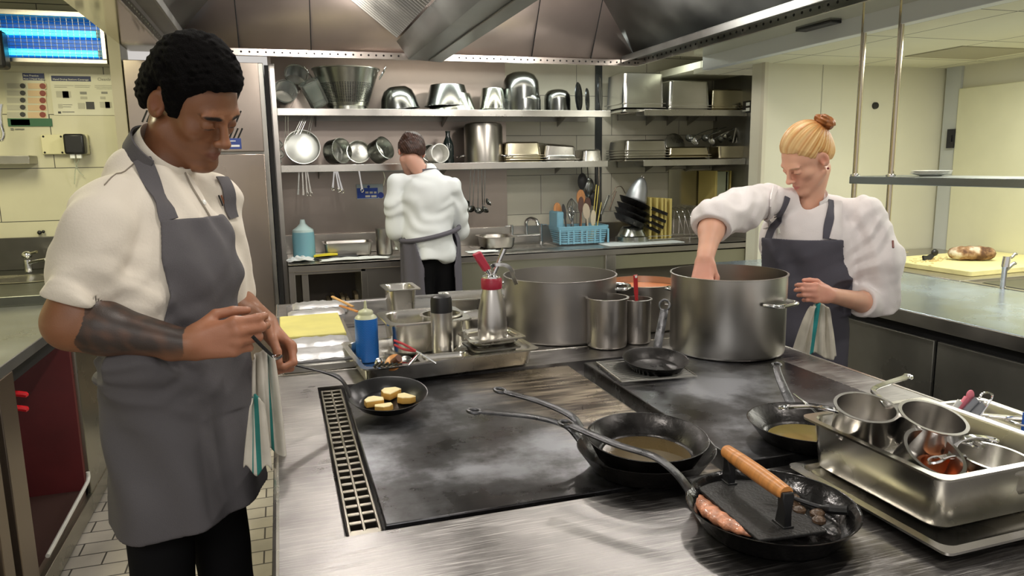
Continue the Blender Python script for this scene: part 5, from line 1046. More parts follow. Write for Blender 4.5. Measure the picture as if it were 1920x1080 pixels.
# ---------------- right side
c = Vector((3.56, 3.07, .903))
m = MB(); T = T3((3.72, 3.10, .903), (0, 0, R(3))); m.loft([rrect(.86, .58, .02, 0), rrect(.86, .58, .02, .028)], c0=True, c1=True, T=T); tag(m.build('bread_board', PALEY, bevel=.004), 'large pale board with a loaf on the right-hand counter', 'chopping board')
def bread_mat():
    m, nt, b = _nt('floured_crust'); N, L = nt.nodes.new, nt.links.new
    tc = N('ShaderNodeTexCoord'); n = N('ShaderNodeTexNoise'); n.inputs['Scale'].default_value = 16; n.inputs['Detail'].default_value = 8; L(tc.outputs['Object'], n.inputs[0])
    cr = N('ShaderNodeValToRGB'); e = cr.color_ramp.elements; e[0].position = .40; e[0].color = (.10, .045, .02, 1); e[1].position = .62; e[1].color = (.62, .55, .42, 1); k_ = e.new(.5); k_.color = (.30, .17, .08, 1); L(n.outputs[0], cr.inputs[0]); L(cr.outputs[0], b.inputs['Base Color']); b.inputs['Roughness'].default_value = .8
    bp = N('ShaderNodeBump'); bp.inputs['Strength'].default_value = .8; bp.inputs['Distance'].default_value = .008; L(n.outputs[0], bp.inputs['Height']); L(bp.outputs[0], b.inputs['Normal']); return m
m = MB(); a, b = at(1776, 486, Y=3.16), at(1866, 492, Y=3.04); a.z = b.z = .970; n = 18; rg = []
for i in range(n+1):
    f_ = i/n; p_ = a.lerp(b, f_); w_ = .052*(1-abs(2*f_-1)**3.5)**.5*(1+.05*math.sin(i*1.7))+.004; d_ = (b-a).normalized(); s_ = d_.cross(Vector((0, 0, 1)))
    rg.append([p_+s_*math.cos(2*PI*k_/20)*w_+Vector((0, 0, 1))*math.sin(2*PI*k_/20)*w_*.72 for k_ in range(20)])
m.loft(rg, c0=True, c1=True); tag(m.build('bread_loaf', bread_mat(), sharp=180), 'long floured brown loaf on the pale board', 'bread')
m = MB(); rr = random.Random(4)
for i in range(70):
    p_ = at(1745+rr.gauss(0, 16), 487+rr.gauss(0, 3.0), Z=.933); m.strap([p_, p_+Vector((rr.uniform(-.02, .02), rr.uniform(-.02, .02), .001))], .004, .002)
tag(m.build('bread_crumbs', mat('crumb_straw', (.62, .46, .20), .8)), 'scattered straw coloured crumbs on the pale board', 'crumbs', kind='stuff')
kn = at(1743, 480, Y=3.2); m = MB(); m.strap([kn+Vector((-.045, 0, -.01)), kn+Vector((-.01, 0, -.015)), kn+Vector((.03, 0, .01))], [.03, .035, .02], .012, up=(0, -1, .5)); m.ball(kn+Vector((.035, 0, .018)), .022, .015, .02); tag(m.build('black_scoop', BLKP), 'small black plastic piece standing on the board left of the loaf', 'kitchen tool')
g_ = at(1690, 478, Z=.97); gn('steel pan at the left end of the bread board by the woman\'s sleeve', (g_.x-.06, g_.y+.05, .903), .18, .16, .085, rz=R(10), m=STP, r=.02)
tp = thing('lever_tap', 'chrome lever mixer tap beside the bread board', 'tap', (3.165, 2.50, .889)); tp.scale = (.92, .92, .95)
m = MB(); m.tube([(0, 0, 0), (0, 0, .012)], .024, 18); m.tube([(0, 0, .01), (.002, 0, .10), (.004, 0, .115)], [.013, .0125, .016], 16); m.build('column', CHR, tp)
m = MB(); m.tube([(.004, 0, .115), (.010, 0, .165)], [.019, .018], 16); m.tube(smoothpath([(.012, 0, .158), (.040, 0, .160), (.060, 0, .175), (.072, 0, .176)]), [.007]*12+[.007]*7, 10); m.build('lever', CHR, tp)
m = MB(); m.tube(smoothpath([(.004, 0, .095), (.030, 0, .112), (.060, 0, .130), (.070, 0, .128)]), [.009]*19, 12); m.build('spout', CHR, tp)
pl = at(1744, 322, X=2.742)
for i in range(3):
    m = MB(); m.lathe([(0, 0), (.042, 0), (.044, .002), (.080, .011), (.081, .013), (.043, .005), (0, .004)], 40); o = m.build('white_plate', PORC, loc=(2.745+.003*i, pl.y, 1.4205+.0055*i)); tag(o, ['bottom', 'middle', 'top'][i]+' white plate of the small stack on the overshelf', 'plate', 'white plates on the overshelf')
# ================================================================ people: implicit surfaces turned into meshes
V3 = lambda *a: np.array(a, dtype=np.float64)
def nrm(v): v = np.array(v, float); return v/np.linalg.norm(v)
class Vol:
    def __init__(s, lo, hi, h):
        s.h = h; s.lo = np.array(lo, float); n = np.ceil((np.array(hi)-s.lo)/h).astype(int)+1
        s.n = n; s.d = np.full(tuple(n), .5, np.float32)
        s.ax = [(s.lo[i]+h*np.arange(n[i])).astype(np.float32) for i in range(3)]
    def _sl(s, lo, hi):
        a = np.clip(np.floor((np.array(lo)-s.lo)/s.h).astype(int), 0, s.n-1); b = np.clip(np.ceil((np.array(hi)-s.lo)/s.h).astype(int)+1, 1, s.n)
        if np.any(b <= a): return None
        return tuple(slice(int(a[i]), int(b[i])) for i in range(3))
    def _put(s, sl, v, k, op):
        D = s.d[sl]
        if op == 'add':
            h_ = np.maximum(k-np.abs(D-v), 0)/max(k, 1e-6); s.d[sl] = np.minimum(D, v)-h_*h_*k*.25
        elif op == 'sub':
            v = -v; h_ = np.maximum(k-np.abs(D-v), 0)/max(k, 1e-6); s.d[sl] = np.maximum(D, v)+h_*h_*k*.25
        elif op == 'int':
            h_ = np.maximum(k-np.abs(D-v), 0)/max(k, 1e-6); s.d[sl] = np.maximum(D, v)+h_*h_*k*.25
    def _xyz(s, sl): return s.ax[0][sl[0]][:, None, None], s.ax[1][sl[1]][None, :, None], s.ax[2][sl[2]][None, None, :]
    def rc(s, a, b, r1, r2=None, k=.01, op='add', flat=None, fd=None):
        """round cone from a to b; flat<1 squeezes it along direction fd"""
        a = np.array(a, float); b = np.array(b, float); r2 = r1 if r2 is None else r2
        m = max(r1, r2)*(1.0 if not flat or flat <= 1 else flat)+k+s.h*2
        sl = s._sl(np.minimum(a, b)-m, np.maximum(a, b)+m)
        if sl is None: return s
        X, Y, Z = s._xyz(sl); px, py, pz = X-a[0], Y-a[1], Z-a[2]; ba = b-a
        t = np.clip((px*ba[0]+py*ba[1]+pz*ba[2])/max(ba@ba, 1e-9), 0, 1)
        qx, qy, qz = px-t*ba[0], py-t*ba[1], pz-t*ba[2]
        if flat:
            f = nrm(fd); c = qx*f[0]+qy*f[1]+qz*f[2]; e = 1/flat-1
            qx, qy, qz = qx+c*f[0]*e, qy+c*f[1]*e, qz+c*f[2]*e
        v = np.sqrt(qx*qx+qy*qy+qz*qz)-(r1+(r2-r1)*t)
        if flat: v = v*(.5+.5*min(flat, 1))
        s._put(sl, v.astype(np.float32), k, op); return s
    def el(s, c, r, M=None, k=.01, op='add'):
        """ellipsoid; M columns are its axes"""
        c = np.array(c, float); r = np.array(r, float); m = r.max()+k+s.h*2
        sl = s._sl(c-m, c+m)
        if sl is None: return s
        X, Y, Z = s._xyz(sl); px, py, pz = X-c[0], Y-c[1], Z-c[2]
        if M is not None: qx, qy, qz = [px*M[0, i]+py*M[1, i]+pz*M[2, i] for i in range(3)]
        else: qx, qy, qz = px, py, pz
        k0 = np.sqrt((qx/r[0])**2+(qy/r[1])**2+(qz/r[2])**2); k1 = np.sqrt((qx/r[0]**2)**2+(qy/r[1]**2)**2+(qz/r[2]**2)**2)
        v = k0*(k0-1)/np.maximum(k1, 1e-6)
        s._put(sl, v.astype(np.float32), k, op); return s
    def fn(s, f, lo=None, hi=None, k=.001, op='int'):
        sl = s._sl(lo if lo is not None else s.lo, hi if hi is not None else s.lo+s.h*s.n)
        X, Y, Z = s._xyz(sl); v = f(X, Y, Z)
        if op == 'disp':
            D = s.d[sl]; s.d[sl] = D+np.where(np.abs(D) < .05, v, 0).astype(np.float32)
        else: s._put(sl, np.broadcast_to(v, s.d[sl].shape).astype(np.float32), k, op)
        return s
    def at(s, P):
        q = (np.array(P)-s.lo)/s.h; i = np.clip(np.floor(q).astype(int), 0, s.n-2); f = np.clip(q-i, 0, 1); r = 0
        for dx in (0, 1):
            for dy in (0, 1):
                for dz in (0, 1):
                    w_ = (f[0] if dx else 1-f[0])*(f[1] if dy else 1-f[1])*(f[2] if dz else 1-f[2]); r += w_*s.d[i[0]+dx, i[1]+dy, i[2]+dz]
        return float(r)
    def grad(s, P):
        e = s.h*1.5; return nrm([s.at(np.array(P)+e*d)-s.at(np.array(P)-e*d) for d in np.eye(3)]+np.array([1e-9, 0, 0]))
    def hit(s, o, d, t0=0., t1=4.):
        """first surface point along a line"""
        d = nrm(d); t = t0
        while t < t1:
            p_ = np.array(o)+d*t; q = (p_-s.lo)/s.h
            if np.all(q > 1) and np.all(q < s.n-2):
                v = s.at(p_)
                if v < 0: return p_
                t += min(max(v*.6, .0008), .006)
            else: t += .01
        return None
    def surf(s):
        d = s.d; sg = d < 0; n = s.n
        tot = np.zeros(tuple(n-1), np.uint8)
        for dx in (0, 1):
            for dy in (0, 1):
                for dz in (0, 1): tot += sg[dx:n[0]-1+dx, dy:n[1]-1+dy, dz:n[2]-1+dz]
        act = (tot > 0) & (tot < 8); idx = np.argwhere(act); N = len(idx)
        ids = np.full(tuple(n-1), -1, np.int32); ids[act] = np.arange(N)
        cor = [(a, b, c) for a in (0, 1) for b in (0, 1) for c in (0, 1)]
        val = {c: d[idx[:, 0]+c[0], idx[:, 1]+c[1], idx[:, 2]+c[2]] for c in cor}
        acc = np.zeros((N, 3)); cnt = np.zeros(N)
        for c in cor:
            for axx in range(3):
                if c[axx] == 0:
                    e = list(c); e[axx] = 1; e = tuple(e); va, vb = val[c], val[e]; m = (va < 0) != (vb < 0)
                    t = np.where(m, va/np.where(m, va-vb, 1), 0); P = np.array(c, float)[None, :].repeat(N, 0); P[:, axx] = t
                    acc += P*m[:, None]; cnt += m
        v = s.lo+(idx+acc/cnt[:, None])*s.h
        quads = []
        for axx in range(3):
            o = [i for i in range(3) if i != axx]
            sl0 = [slice(0, n[i]) for i in range(3)]; sl0[axx] = slice(0, n[axx]-1); sl1 = list(sl0); sl1[axx] = slice(1, n[axx])
            ch = sg[tuple(sl0)] != sg[tuple(sl1)]; e = np.argwhere(ch)
            ok = (e[:, o[0]] > 0) & (e[:, o[1]] > 0) & (e[:, o[0]] < n[o[0]]-1) & (e[:, o[1]] < n[o[1]]-1); e = e[ok]
            q = []
            for da, db in ((-1, -1), (0, -1), (0, 0), (-1, 0)):
                g = e.copy(); g[:, o[0]] += da; g[:, o[1]] += db; q.append(ids[g[:, 0], g[:, 1], g[:, 2]])
            q = np.stack(q, 1); flip = sg[e[:, 0], e[:, 1], e[:, 2]]
            if axx == 1: flip = ~flip
            q[~flip] = q[~flip][:, ::-1]; quads.append(q)
        q = np.concatenate(quads); q = q[(q >= 0).all(1)]
        return v, q
    def build(s, name, m, parent=None, col=None, smooth=1, loc=None):
        v, q = s.surf()
        for _ in range(smooth):
            acc = np.zeros_like(v); cnt = np.zeros(len(v))
            for i in range(4):
                j = q[:, (i+1) % 4]; np.add.at(acc, q[:, i], v[j]); np.add.at(cnt, q[:, i], 1); np.add.at(acc, j, v[q[:, i]]); np.add.at(cnt, j, 1)
            v = v*.5+.5*acc/np.maximum(cnt, 1)[:, None]
        me = bpy.data.meshes.new(name); me.vertices.add(len(v)); me.vertices.foreach_set('co', v.astype(np.float32).ravel())
        me.loops.add(len(q)*4); me.loops.foreach_set('vertex_index', q.astype(np.int32).ravel())
        me.polygons.add(len(q)); me.polygons.foreach_set('loop_start', np.arange(len(q), dtype=np.int32)*4); me.polygons.foreach_set('use_smooth', np.ones(len(q), bool))
        me.update(calc_edges=True); me.validate()
        if col is not None:
            a = me.color_attributes.new('col', 'FLOAT_COLOR', 'POINT'); c = np.ones((len(v), 4), np.float32); c[:, :3] = col(v); a.data.foreach_set('color', c.ravel())
        me.materials.append(m); o = bpy.data.objects.new(name, me); COL.objects.link(o)
        if parent: o.parent = parent
        return o
def wob(seed, freq, n=6):
    """smooth noise of about unit amplitude built from sine waves"""
    rr = np.random.RandomState(seed); K = rr.normal(size=(n, 3)); K = K/np.linalg.norm(K, axis=1)[:, None]*freq*rr.uniform(.6, 1.5, (n, 1)); ph = rr.uniform(0, 6.28, n)
    return lambda X, Y, Z: sum(np.sin(K[i, 0]*X+K[i, 1]*Y+K[i, 2]*Z+ph[i]) for i in range(n))/n*1.6
def attr_mat(name, rough=.5, sss=0., bump=0., bscale=300, sheen=0., metal=0.):
    m, nt, b = _nt(name); N, L = nt.nodes.new, nt.links.new
    a = N('ShaderNodeAttribute'); a.attribute_name = 'col'; L(a.outputs['Color'], b.inputs['Base Color']); b.inputs['Roughness'].default_value = rough
    if sss: b.inputs['Subsurface Weight'].default_value = sss; b.inputs['Subsurface Radius'].default_value = (.012, .005, .003); b.inputs['Subsurface Scale'].default_value = 1
    if sheen: b.inputs['Sheen Weight'].default_value = sheen
    if bump:
        tc = N('ShaderNodeTexCoord'); n = N('ShaderNodeTexNoise'); n.inputs['Scale'].default_value = bscale; n.inputs['Detail'].default_value = 3; L(tc.outputs['Object'], n.inputs[0])
        bp = N('ShaderNodeBump'); bp.inputs['Strength'].default_value = bump; bp.inputs['Distance'].default_value = .002; L(n.outputs[0], bp.inputs['Height']); L(bp.outputs[0], b.inputs['Normal'])
    return m
def head_frame(yaw, pitch, roll):
    h = V3(math.cos(yaw), math.sin(yaw), 0); lx = V3(-math.sin(yaw), math.cos(yaw), 0); z = V3(0, 0, 1)
    hy = h*math.cos(pitch)-z*math.sin(pitch); hz = h*math.sin(pitch)+z*math.cos(pitch)
    hx = lx*math.cos(roll)+hz*math.sin(roll); hz = hz*math.cos(roll)-lx*math.sin(roll)
    return np.stack([hx, hy, hz], 1)
def add_head(V, C, M, s=1., male=True):
    P = lambda x, y, z: np.array(C)+M@(V3(x, y, z)*s)
    el = lambda c, r, k=.012, op='add': V.el(P(*c), np.array(r)*s, M, k*s, op)
    rc = lambda a, b, r1, r2, k=.01, op='add': V.rc(P(*a), P(*b), r1*s, r2*s, k*s, op)
    el((0, -.015, .035), (.074, .094, .082)); el((0, .03, .03), (.064, .060, .065), .02)
    el((0, .032, -.035), (.056, .052, .070), .02)
    jw = .056 if male else .050
    for x in (-1, 1):
        rc((x*jw, -.002, -.055), (x*.018, .070, -.100), .021, .017, .025)
        el((x*.042, .058, -.020), (.022, .022, .020), .02)
    el((0, .076, -.100), (.022, .020, .018), .018)
    rc((-.032, .082, .022), (.032, .082, .022), .013 if male else .010, .013 if male else .010, .018)
    for x in (-1, 1): el((x*.031, .094, .004) if male else (x*.031, .0965, .004), (.016, .012, .012) if male else (.015, .011, .009), .012, 'sub')
    for x in (-1, 1):
        el((x*.031, .0815, .001), (.0145, .0125, .0125), .003)          # eyeball under the lowered lid
        rc((x*.019, .0915, -.0035), (x*.043, .0870, -.0045), .0028, .0022, .002)   # lid edge and lashes
        rc((x*.013, .096, .020), (x*.050, .082, .022), .0050, .0030, .006)          # brow
    rc((0, .093, .010), (0, .111, -.028), .0075, .0105, .010)
    el((0, .112, -.031), (.0125, .0120, .0100), .006)
    for x in (-1, 1): el((x*.0125, .103, -.034), (.0080, .0095, .0078), .005); el((x*.006, .110, -.0415), (.0030, .0045, .0030), .002, 'sub')
    el((0, .066, -.064), (.034, .0265, .026), .016); rc((0, .090, -.046), (0, .093, -.056), .006, .006, .008)
    lw = .0062 if male else .0058
    rc((-.020, .083, -.0650), (-.006, .0945, -.0620), .0030, lw*.9, .006); rc((.020, .083, -.0650), (.006, .0945, -.0620), .0030, lw*.9, .006); rc((-.006, .0945, -.0620), (.006, .0945, -.0620), lw*.9, lw*.9, .004)
    rc((-.017, .083, -.0720), (0, .0925, -.0735), .0038, .0070, .006); rc((.017, .083, -.0720), (0, .0925, -.0735), .0038, .0070, .006)
    rc((-.019, .094, -.0675), (.019, .094, -.0675), .0011, .0013, .002, 'sub')
    for x in (-1, 1):
        Me = M@np.array([[math.cos(x*.35), -math.sin(x*.35), 0], [math.sin(x*.35), math.cos(x*.35), 0], [0, 0, 1]])
        V.el(P(x*.077, -.012, -.002), np.array([.0085, .019, .031])*s, Me, .006*s)
        V.el(P(x*.084, -.006, .003), np.array([.0060, .0105, .018])*s, Me, .004*s, 'sub')
        V.el(P(x*.079, .000, -.016), np.array([.006, .006, .008])*s, Me, .004*s)
    return P
def finger(V, K, X, N, lens, rads, curls, k=.0035, kb=.010):
    a = 0; p = np.array(K, float); pts = [p]
    for l_, c in zip(lens, curls):
        a += c; p = p+(X*math.cos(a)+N*math.sin(a))*l_; pts.append(p)
    for i in range(3): V.rc(pts[i], pts[i+1], rads[i], rads[i+1], k if i else kb)
    V.rc(pts[1]-0*N, pts[1], rads[1]*1.06, rads[1]*1.06, .002)
    return pts
def add_hand(V, W, x, t, right=True, curls=((.5, .9, .6),)*4, thumb=((.6, .6, .5), (.9, .2, .5), (1, 0, .4)), s=1., spread=0., wr=.0255):
    X = nrm(x); T = np.array(t, float); T = nrm(T-X*(T@X)); N = np.cross(T, X) if right else np.cross(X, T); W = np.array(W, float)
    Q = lambda a, b, c: W+(X*a+T*b+N*c)*s
    V.rc(Q(-.03, 0, 0), Q(.012, 0, 0), wr*s, wr*1.0*s, .012, flat=.74, fd=N)
    KN = [(.092, .029, 0), (.096, .0095, -.002), (.091, -.0105, 0), (.081, -.028, .003)]
    for i, kn in enumerate(KN):
        V.rc(Q(.008, kn[1]*.42, 0), Q(*kn), .0135*s, (.0112, .0112, .0108, .0100)[i]*s, .012, flat=.88, fd=N)
    V.rc(Q(.018, .018, .008), Q(.055, .024, .010), .016*s, .012*s, .014); V.rc(Q(.015, -.018, .007), Q(.060, -.024, .008), .014*s, .011*s, .014)
    L = ((.044, .026, .021), (.048, .030, .022), (.044, .027, .021), (.034, .020, .018))
    Rr = ((.0098, .0088, .0080, .0070), (.0100, .0090, .0082, .0072), (.0095, .0086, .0078, .0069), (.0085, .0076, .0069, .0061))
    tips = []
    for i in range(4):
        sp = (1.5-i)*spread; d = nrm(X+T*sp)
        tips.append(finger(V, Q(*KN[i]), d, N, [l_*s for l_ in L[i]], [r_*s for r_ in Rr[i]], curls[i]))
    p = Q(.022, .024, .008); tp = [p]
    for (dx, dt, dn), l_ in zip(thumb, (.044, .033, .027)): p = p+nrm(X*dx+T*dt+N*dn)*l_*s; tp.append(p)
    for i, (ra, rb) in enumerate(((.0150, .0112), (.0112, .0100), (.0102, .0080))): V.rc(tp[i], tp[i+1], ra*s, rb*s, .010 if i == 0 else .003)
    return tips, tp
def add_arm(V, E, W, re, rm, rw, k=.02, bulge=.3):
    E, W = np.array(E, float), np.array(W, float); m = E+(W-E)*bulge
    V.rc(E, m, re, rm, k); V.rc(m, W, rm, rw, k)
def ribbon(V, pts, w, off=.004, th=.003, screen=True):
    """a band laid on the surface of V through the given surface points"""
    P = [Vector(p_) for p_ in pts]; P = smoothpath(P, 5); rings = []; n = len(P); ww = w if isinstance(w, list) else [w]*2
    for i, p_ in enumerate(P):
        for _ in range(4):
            g = V.grad(p_); v = V.at(p_)
            if abs(v) < .2: p_ = p_-Vector(g)*v
        g = Vector(V.grad(p_)); d = (P[min(i+1, n-1)]-P[max(i-1, 0)]).normalized(); a = d.cross(g).normalized(); W_ = ww[0]+(ww[1]-ww[0])*i/(n-1)
        c = p_+g*off; rings.append([c-a*W_/2, c-a*W_/2+g*th, c+g*(th*1.3), c+a*W_/2+g*th, c+a*W_/2, c-g*.001])
    m = MB(); m.loft(rings, c0=True, c1=True); return m
def hits(V, pix):
    out = []
    for x, y in pix:
        d = _fw+_r*(x-960)/F-_u*(y-540)/F; h_ = V.hit(_C, d)
        if h_ is not None: out.append(h_)
    return out
SKINM = attr_mat('skin_brown', .42, .12, .15, 400); SKINW = attr_mat('skin_fair', .48, .18, .10, 400)
HAIRB = mat('hair_black_curly', (.0035, .003, .003), .95, bump=1.0, bscale=420, Specular_IOR_Level=.12)
CREAMS = mat('chef_jacket_cream', (.80, .73, .62), .85, bump=.15, bscale=220, Sheen_Weight=.2); WHITES = mat('chef_jacket_white', (.82, .77, .76), .85, bump=.15, bscale=220, Sheen_Weight=.2)
APR = mat('apron_grey', (.105, .098, .105), .82, bump=.25, bscale=500, bstretch=(1, 1, 1)); APRN = mat('apron_slate', (.085, .082, .105), .82, bump=.25, bscale=500)
TRO = mat('trousers_black', (.005, .005, .006), .9, Specular_IOR_Level=.2)
SHOE = mat('shoe_black', (.012, .012, .012), .4)
def legs(name_par, hips, feet, col=TRO, z1=.98, rt=.070, h=.008):
    lo = np.minimum.reduce([np.array(hips[0]), np.array(hips[1]), np.array(feet[0]), np.array(feet[1])])-.16; hi = np.maximum.reduce([np.array(hips[0]), np.array(hips[1]), np.array(feet[0]), np.array(feet[1])])+.16
    lo[2] = .03; V = Vol(lo, hi, h)
    for a, b in zip(hips, feet):
        a, b = np.array(a), np.array(b); k_ = a*.5+b*.5; V.rc(a, k_, rt, .060, .02); V.rc(k_, b+V3(0, 0, .06), .060, .052, .02)
    V.el((np.array(hips[0])+np.array(hips[1]))/2+V3(0, 0, .10), (.115, .110, .15), None, .03)
    w1 = wob(3, 30); V.fn(lambda X, Y, Z: .004*w1(X, Y, Z), op='disp')
    V.build('trousers', col, name_par)
def shoe(par, c, d):
    V = Vol(V3(*c)-V3(.2, .2, .02), V3(*c)+V3(.2, .2, .14), .006); d = nrm(d); c = V3(*c)
    V.rc(c-d*.05+V3(0, 0, .04), c+d*.12+V3(0, 0, .032), .042, .038, .02); V.rc(c-d*.04+V3(0, 0, .05), c-d*.03+V3(0, 0, .10), .045, .042, .02)
    V.fn(lambda X, Y, Z: .004-Z, op='int'); V.build('shoe', SHOE, par)

# ---------------------------------------------------------------- man at the left of the island
O1 = V3(-.228, 1.66, 0); f1 = nrm((.81, -.59, 0)); l1 = V3(.59, .81, 0); z1 = V3(0, 0, 1)
B1 = np.stack([l1, f1, z1], 1)
def A1(a, b, z): return O1+l1*a+f1*b+z1*z
HC1 = V3(-.160, 1.660, 1.632); HM1 = head_frame(R(-39), R(33), R(8)); HS1 = .965
SR, SL = A1(-.150, -.01, 1.405), A1(.150, -.005, 1.425)
ER = V3(*at(137, 604, Y=1.53)); WR = V3(*at(352, 646, Y=1.475)); EL = A1(.165, .00, 1.19); WL = V3(*at(498, 606, Y=1.74))
man = thing('person', 'short-haired person in cream chef jacket and grey apron holding a pan handle, forearm tattooed', 'person', tuple(O1))
man.location = (0, 0, 0)
V = Vol((-.52, 1.36, .98), (.09, 1.97, 1.80), .0025)
for a, b, c, r_ in ((0, -.01, 1.28, (.115, .075, .13)), (0, -.005, 1.12, (.115, .075, .15))): V.el(A1(a, b, c), r_, B1, .03)
V.rc(A1(-.12, -.02, 1.395), A1(.12, -.02, 1.405), .036, .036, .02)
V.rc(A1(0, -.025, 1.42), HC1+HM1@V3(0, -.026, -.050), .050, .051, .02)
PH = add_head(V, HC1, HM1, HS1, True)
V.rc(SR, ER, .044, .049, .02); V.rc(ER, ER+(WR-ER)*.28, .046, .0475, .03); V.rc(ER+(WR-ER)*.28, WR, .0475, .0275, .02)
V.rc(SL, EL, .042, .042, .02); V.rc(EL, EL+(WL-EL)*.3, .040, .042, .02); V.rc(EL+(WL-EL)*.3, WL, .042, .0265, .02)
xr = nrm(V3(*at(440, 632, Y=1.465))-WR); 
tipsR, thR = add_hand(V, WR, xr, (0.05, .10, 1), True, curls=((.42, .75, .55), (.50, .95, .6), (.62, 1.05, .7), (.72, 1.1, .7)), thumb=((.75, .55, .45), (1, .05, .25), (1, -.12, .10)), s=.98, wr=.027)
xl = nrm(V3(*at(538, 652, Y=1.705))-WL)
tipsL, thL = add_hand(V, WL, xl, (.35, -.9, .35), False, curls=((.55, 1.15, .8), (.75, 1.2, .8), (.9, 1.2, .8), (1.0, 1.1, .7)), thumb=((.8, .35, .45), (1, -.05, .35), (.95, -.1, .5)), s=.95, wr=.026)
wn = wob(11, 160); wt = wob(12, 95); wt2 = wob(13, 260)
def colman(v):
    n = len(v); base = np.array([.27, .115, .055]); c = np.tile(base, (n, 1)); X, Y, Z = v.T
    c *= (1+.06*wn(X, Y, Z))[:, None]
    q = (v-HC1)@HM1/HS1; hx, hy, hz = q.T
    hand = np.minimum(np.linalg.norm(v-(WR+xr*.09), axis=1), np.linalg.norm(v-(WL+xl*.09), axis=1)); w_ = np.clip((.10-hand)/.05, 0, 1)
    c = c*(1-w_[:, None])+np.array([.40, .17, .095])*w_[:, None]
    def tint(mask, col, a=1.): nonlocal c; m_ = (np.clip(mask, 0, 1)*a)[:, None]; c = c*(1-m_)+np.array(col)*m_
    tint((1-np.hypot((np.abs(hx)-.031)/.021, (hz-.022-.05*(.05-np.abs(hx))*0)/.0060))*4*(hy > .06), (.012, .008, .006))
    tint((1-np.hypot((np.abs(hx)-.031)/.015, (hz+.0040)/.0022))*3*(hy > .06), (.015, .01, .01), .9)
    tint((1-np.hypot(hx/.024, (hz+.0665)/.012))*3*(hy > .075), (.20, .070, .05), .8)
    st = np.clip((-.035-hz)/.02, 0, 1)*(hy > .02)*np.clip(1.4-np.abs(hx)/.06, 0, 1)*(hz > -.14); tint(st*(.6+.4*wt2(X, Y, Z)), (.10, .045, .025), .45)
    tint((1-np.hypot((np.abs(hx)-.080)/.016, (hz+.0)/.03))*(hy < .01)*(hz > -.04), (.34, .11, .06), .5)
    d = WR-ER; L_ = np.linalg.norm(d); d = d/L_; t = (v-ER)@d; rad = np.linalg.norm(v-ER-t[:, None]*d, axis=1)
    edge = t/L_+.035*wt(X, Y, Z); m_ = (edge > .17) & (edge < .985) & (rad < .062)
    ink = np.clip(.92+.12*wt(X*1.6, Y*1.6, Z*1.6)+.12*wt2(X, Y, Z), .62, .97); low = np.clip((v-ER)@z1/.03+2.6, 0, 1)
    tint(m_*ink*low, (.040, .030, .026))
    return c
BODYV = V
man_body = V.build('body', SKINM, man, colman)
# hair
V = Vol(HC1-.17, HC1+.19, .0028)
V.el(PH(0, -.004, .046), np.array([.0880, .1040, .108])*HS1, HM1, .01)
V.el(PH(0, -.035, .0), np.array([.083, .088, .085])*HS1, HM1, .02)
def hairline(X, Y, Z):
    q = [(X-HC1[0])*HM1[0, i]+(Y-HC1[1])*HM1[1, i]+(Z-HC1[2])*HM1[2, i] for i in range(3)]; y, z = q[1]/HS1, q[2]/HS1; ax_ = np.abs(q[0]/HS1)
    zl = np.interp(y, [-.12, -.07, -.035, -.022, -.005, .018, .034, .046, .062, .08, .12], [-.055, -.052, -.030, .028, .032, -.022, -.018, .035, .058, .072, .080])
    zl = np.where(ax_ < .045, np.interp(y, [-.12, -.06, .06, .12], [-.055, -.05, .066, .078]), zl)
    return (zl-z)*.8
V.fn(hairline, k=.006, op='int'); V.fn(lambda X, Y, Z: .005*np.clip(1+hairline(X, Y, Z)/.022, 0, 1), op='disp')
w1, w2 = wob(21, 420, 8), wob(22, 180, 6); V.fn(lambda X, Y, Z: .0024*w1(X, Y, Z)+.0016*w2(X, Y, Z), op='disp')
V.build('hair', HAIRB, man, smooth=0)
# jacket
V = Vol((-.50, 1.32, .97), (.10, 2.02, 1.60), .0034)
V.el(A1(0, -.005, 1.28), (.160, .112, .19), B1, .03); V.el(A1(0, .028, 1.30), (.120, .088, .12), B1, .03); V.el(A1(0, -.045, 1.32), (.135, .078, .14), B1, .03)
V.el(A1(0, .005, 1.10), (.148, .108, .17), B1, .04)
V.rc(A1(-.12, -.015, 1.405), A1(.13, -.012, 1.415), .050, .048, .03)
V.rc(A1(0, -.045, 1.478), SR+z1*.005, .052, .050, .05); V.rc(A1(0, -.045, 1.478), SL+z1*.0, .052, .048, .05); V.rc(A1(0, -.05, 1.42), A1(0, -.035, 1.49), .075, .056, .05); V.rc(A1(0, .03, 1.40), A1(0, .0, 1.46), .055, .055, .03)
se = ER+(SR-ER)*.20
V.rc(SR, SR+(ER-SR)*.42, .058, .062, .025); V.rc(SR+(ER-SR)*.42, ER+(SR-ER)*.05, .062, .066, .008)
sle = EL+(SL-EL)*.10; V.rc(SL, sle, .060, .058, .02)
# loose blouse folds over the apron string on his right side
V.rc(A1(-.125, .03, 1.20), A1(-.120, .045, 1.12), .045, .042, .03); V.rc(A1(-.135, -.03, 1.22), A1(-.13, -.01, 1.11), .05, .048, .03)
wA, wB, wC = wob(31, 26, 5), wob(32, 60, 6), wob(33, 110, 6)
def folds(X, Y, Z):
    a = (X-O1[0])*l1[0]+(Y-O1[1])*l1[1]; b = (X-O1[0])*f1[0]+(Y-O1[1])*f1[1]
    side = np.clip((-.02-a)/.10, 0, 1)*np.clip((1.36-Z)/.12, 0, 1)
    s_ = np.sin(Z*78+a*52+2.6*wA(X, Y, Z)); s2 = np.sin(Z*130-a*40+2*wB(X, Y, Z))
    gen = .0034*wB(X, Y, Z)+.0014*wC(X, Y, Z)+.0050*np.sin(a*60+Z*35+3*wA(X, Y, Z))*.8
    return gen+side*(.0085*np.abs(s_)**1.5*np.sign(s_)*.8+.002*s2)
V.fn(folds, op='disp')
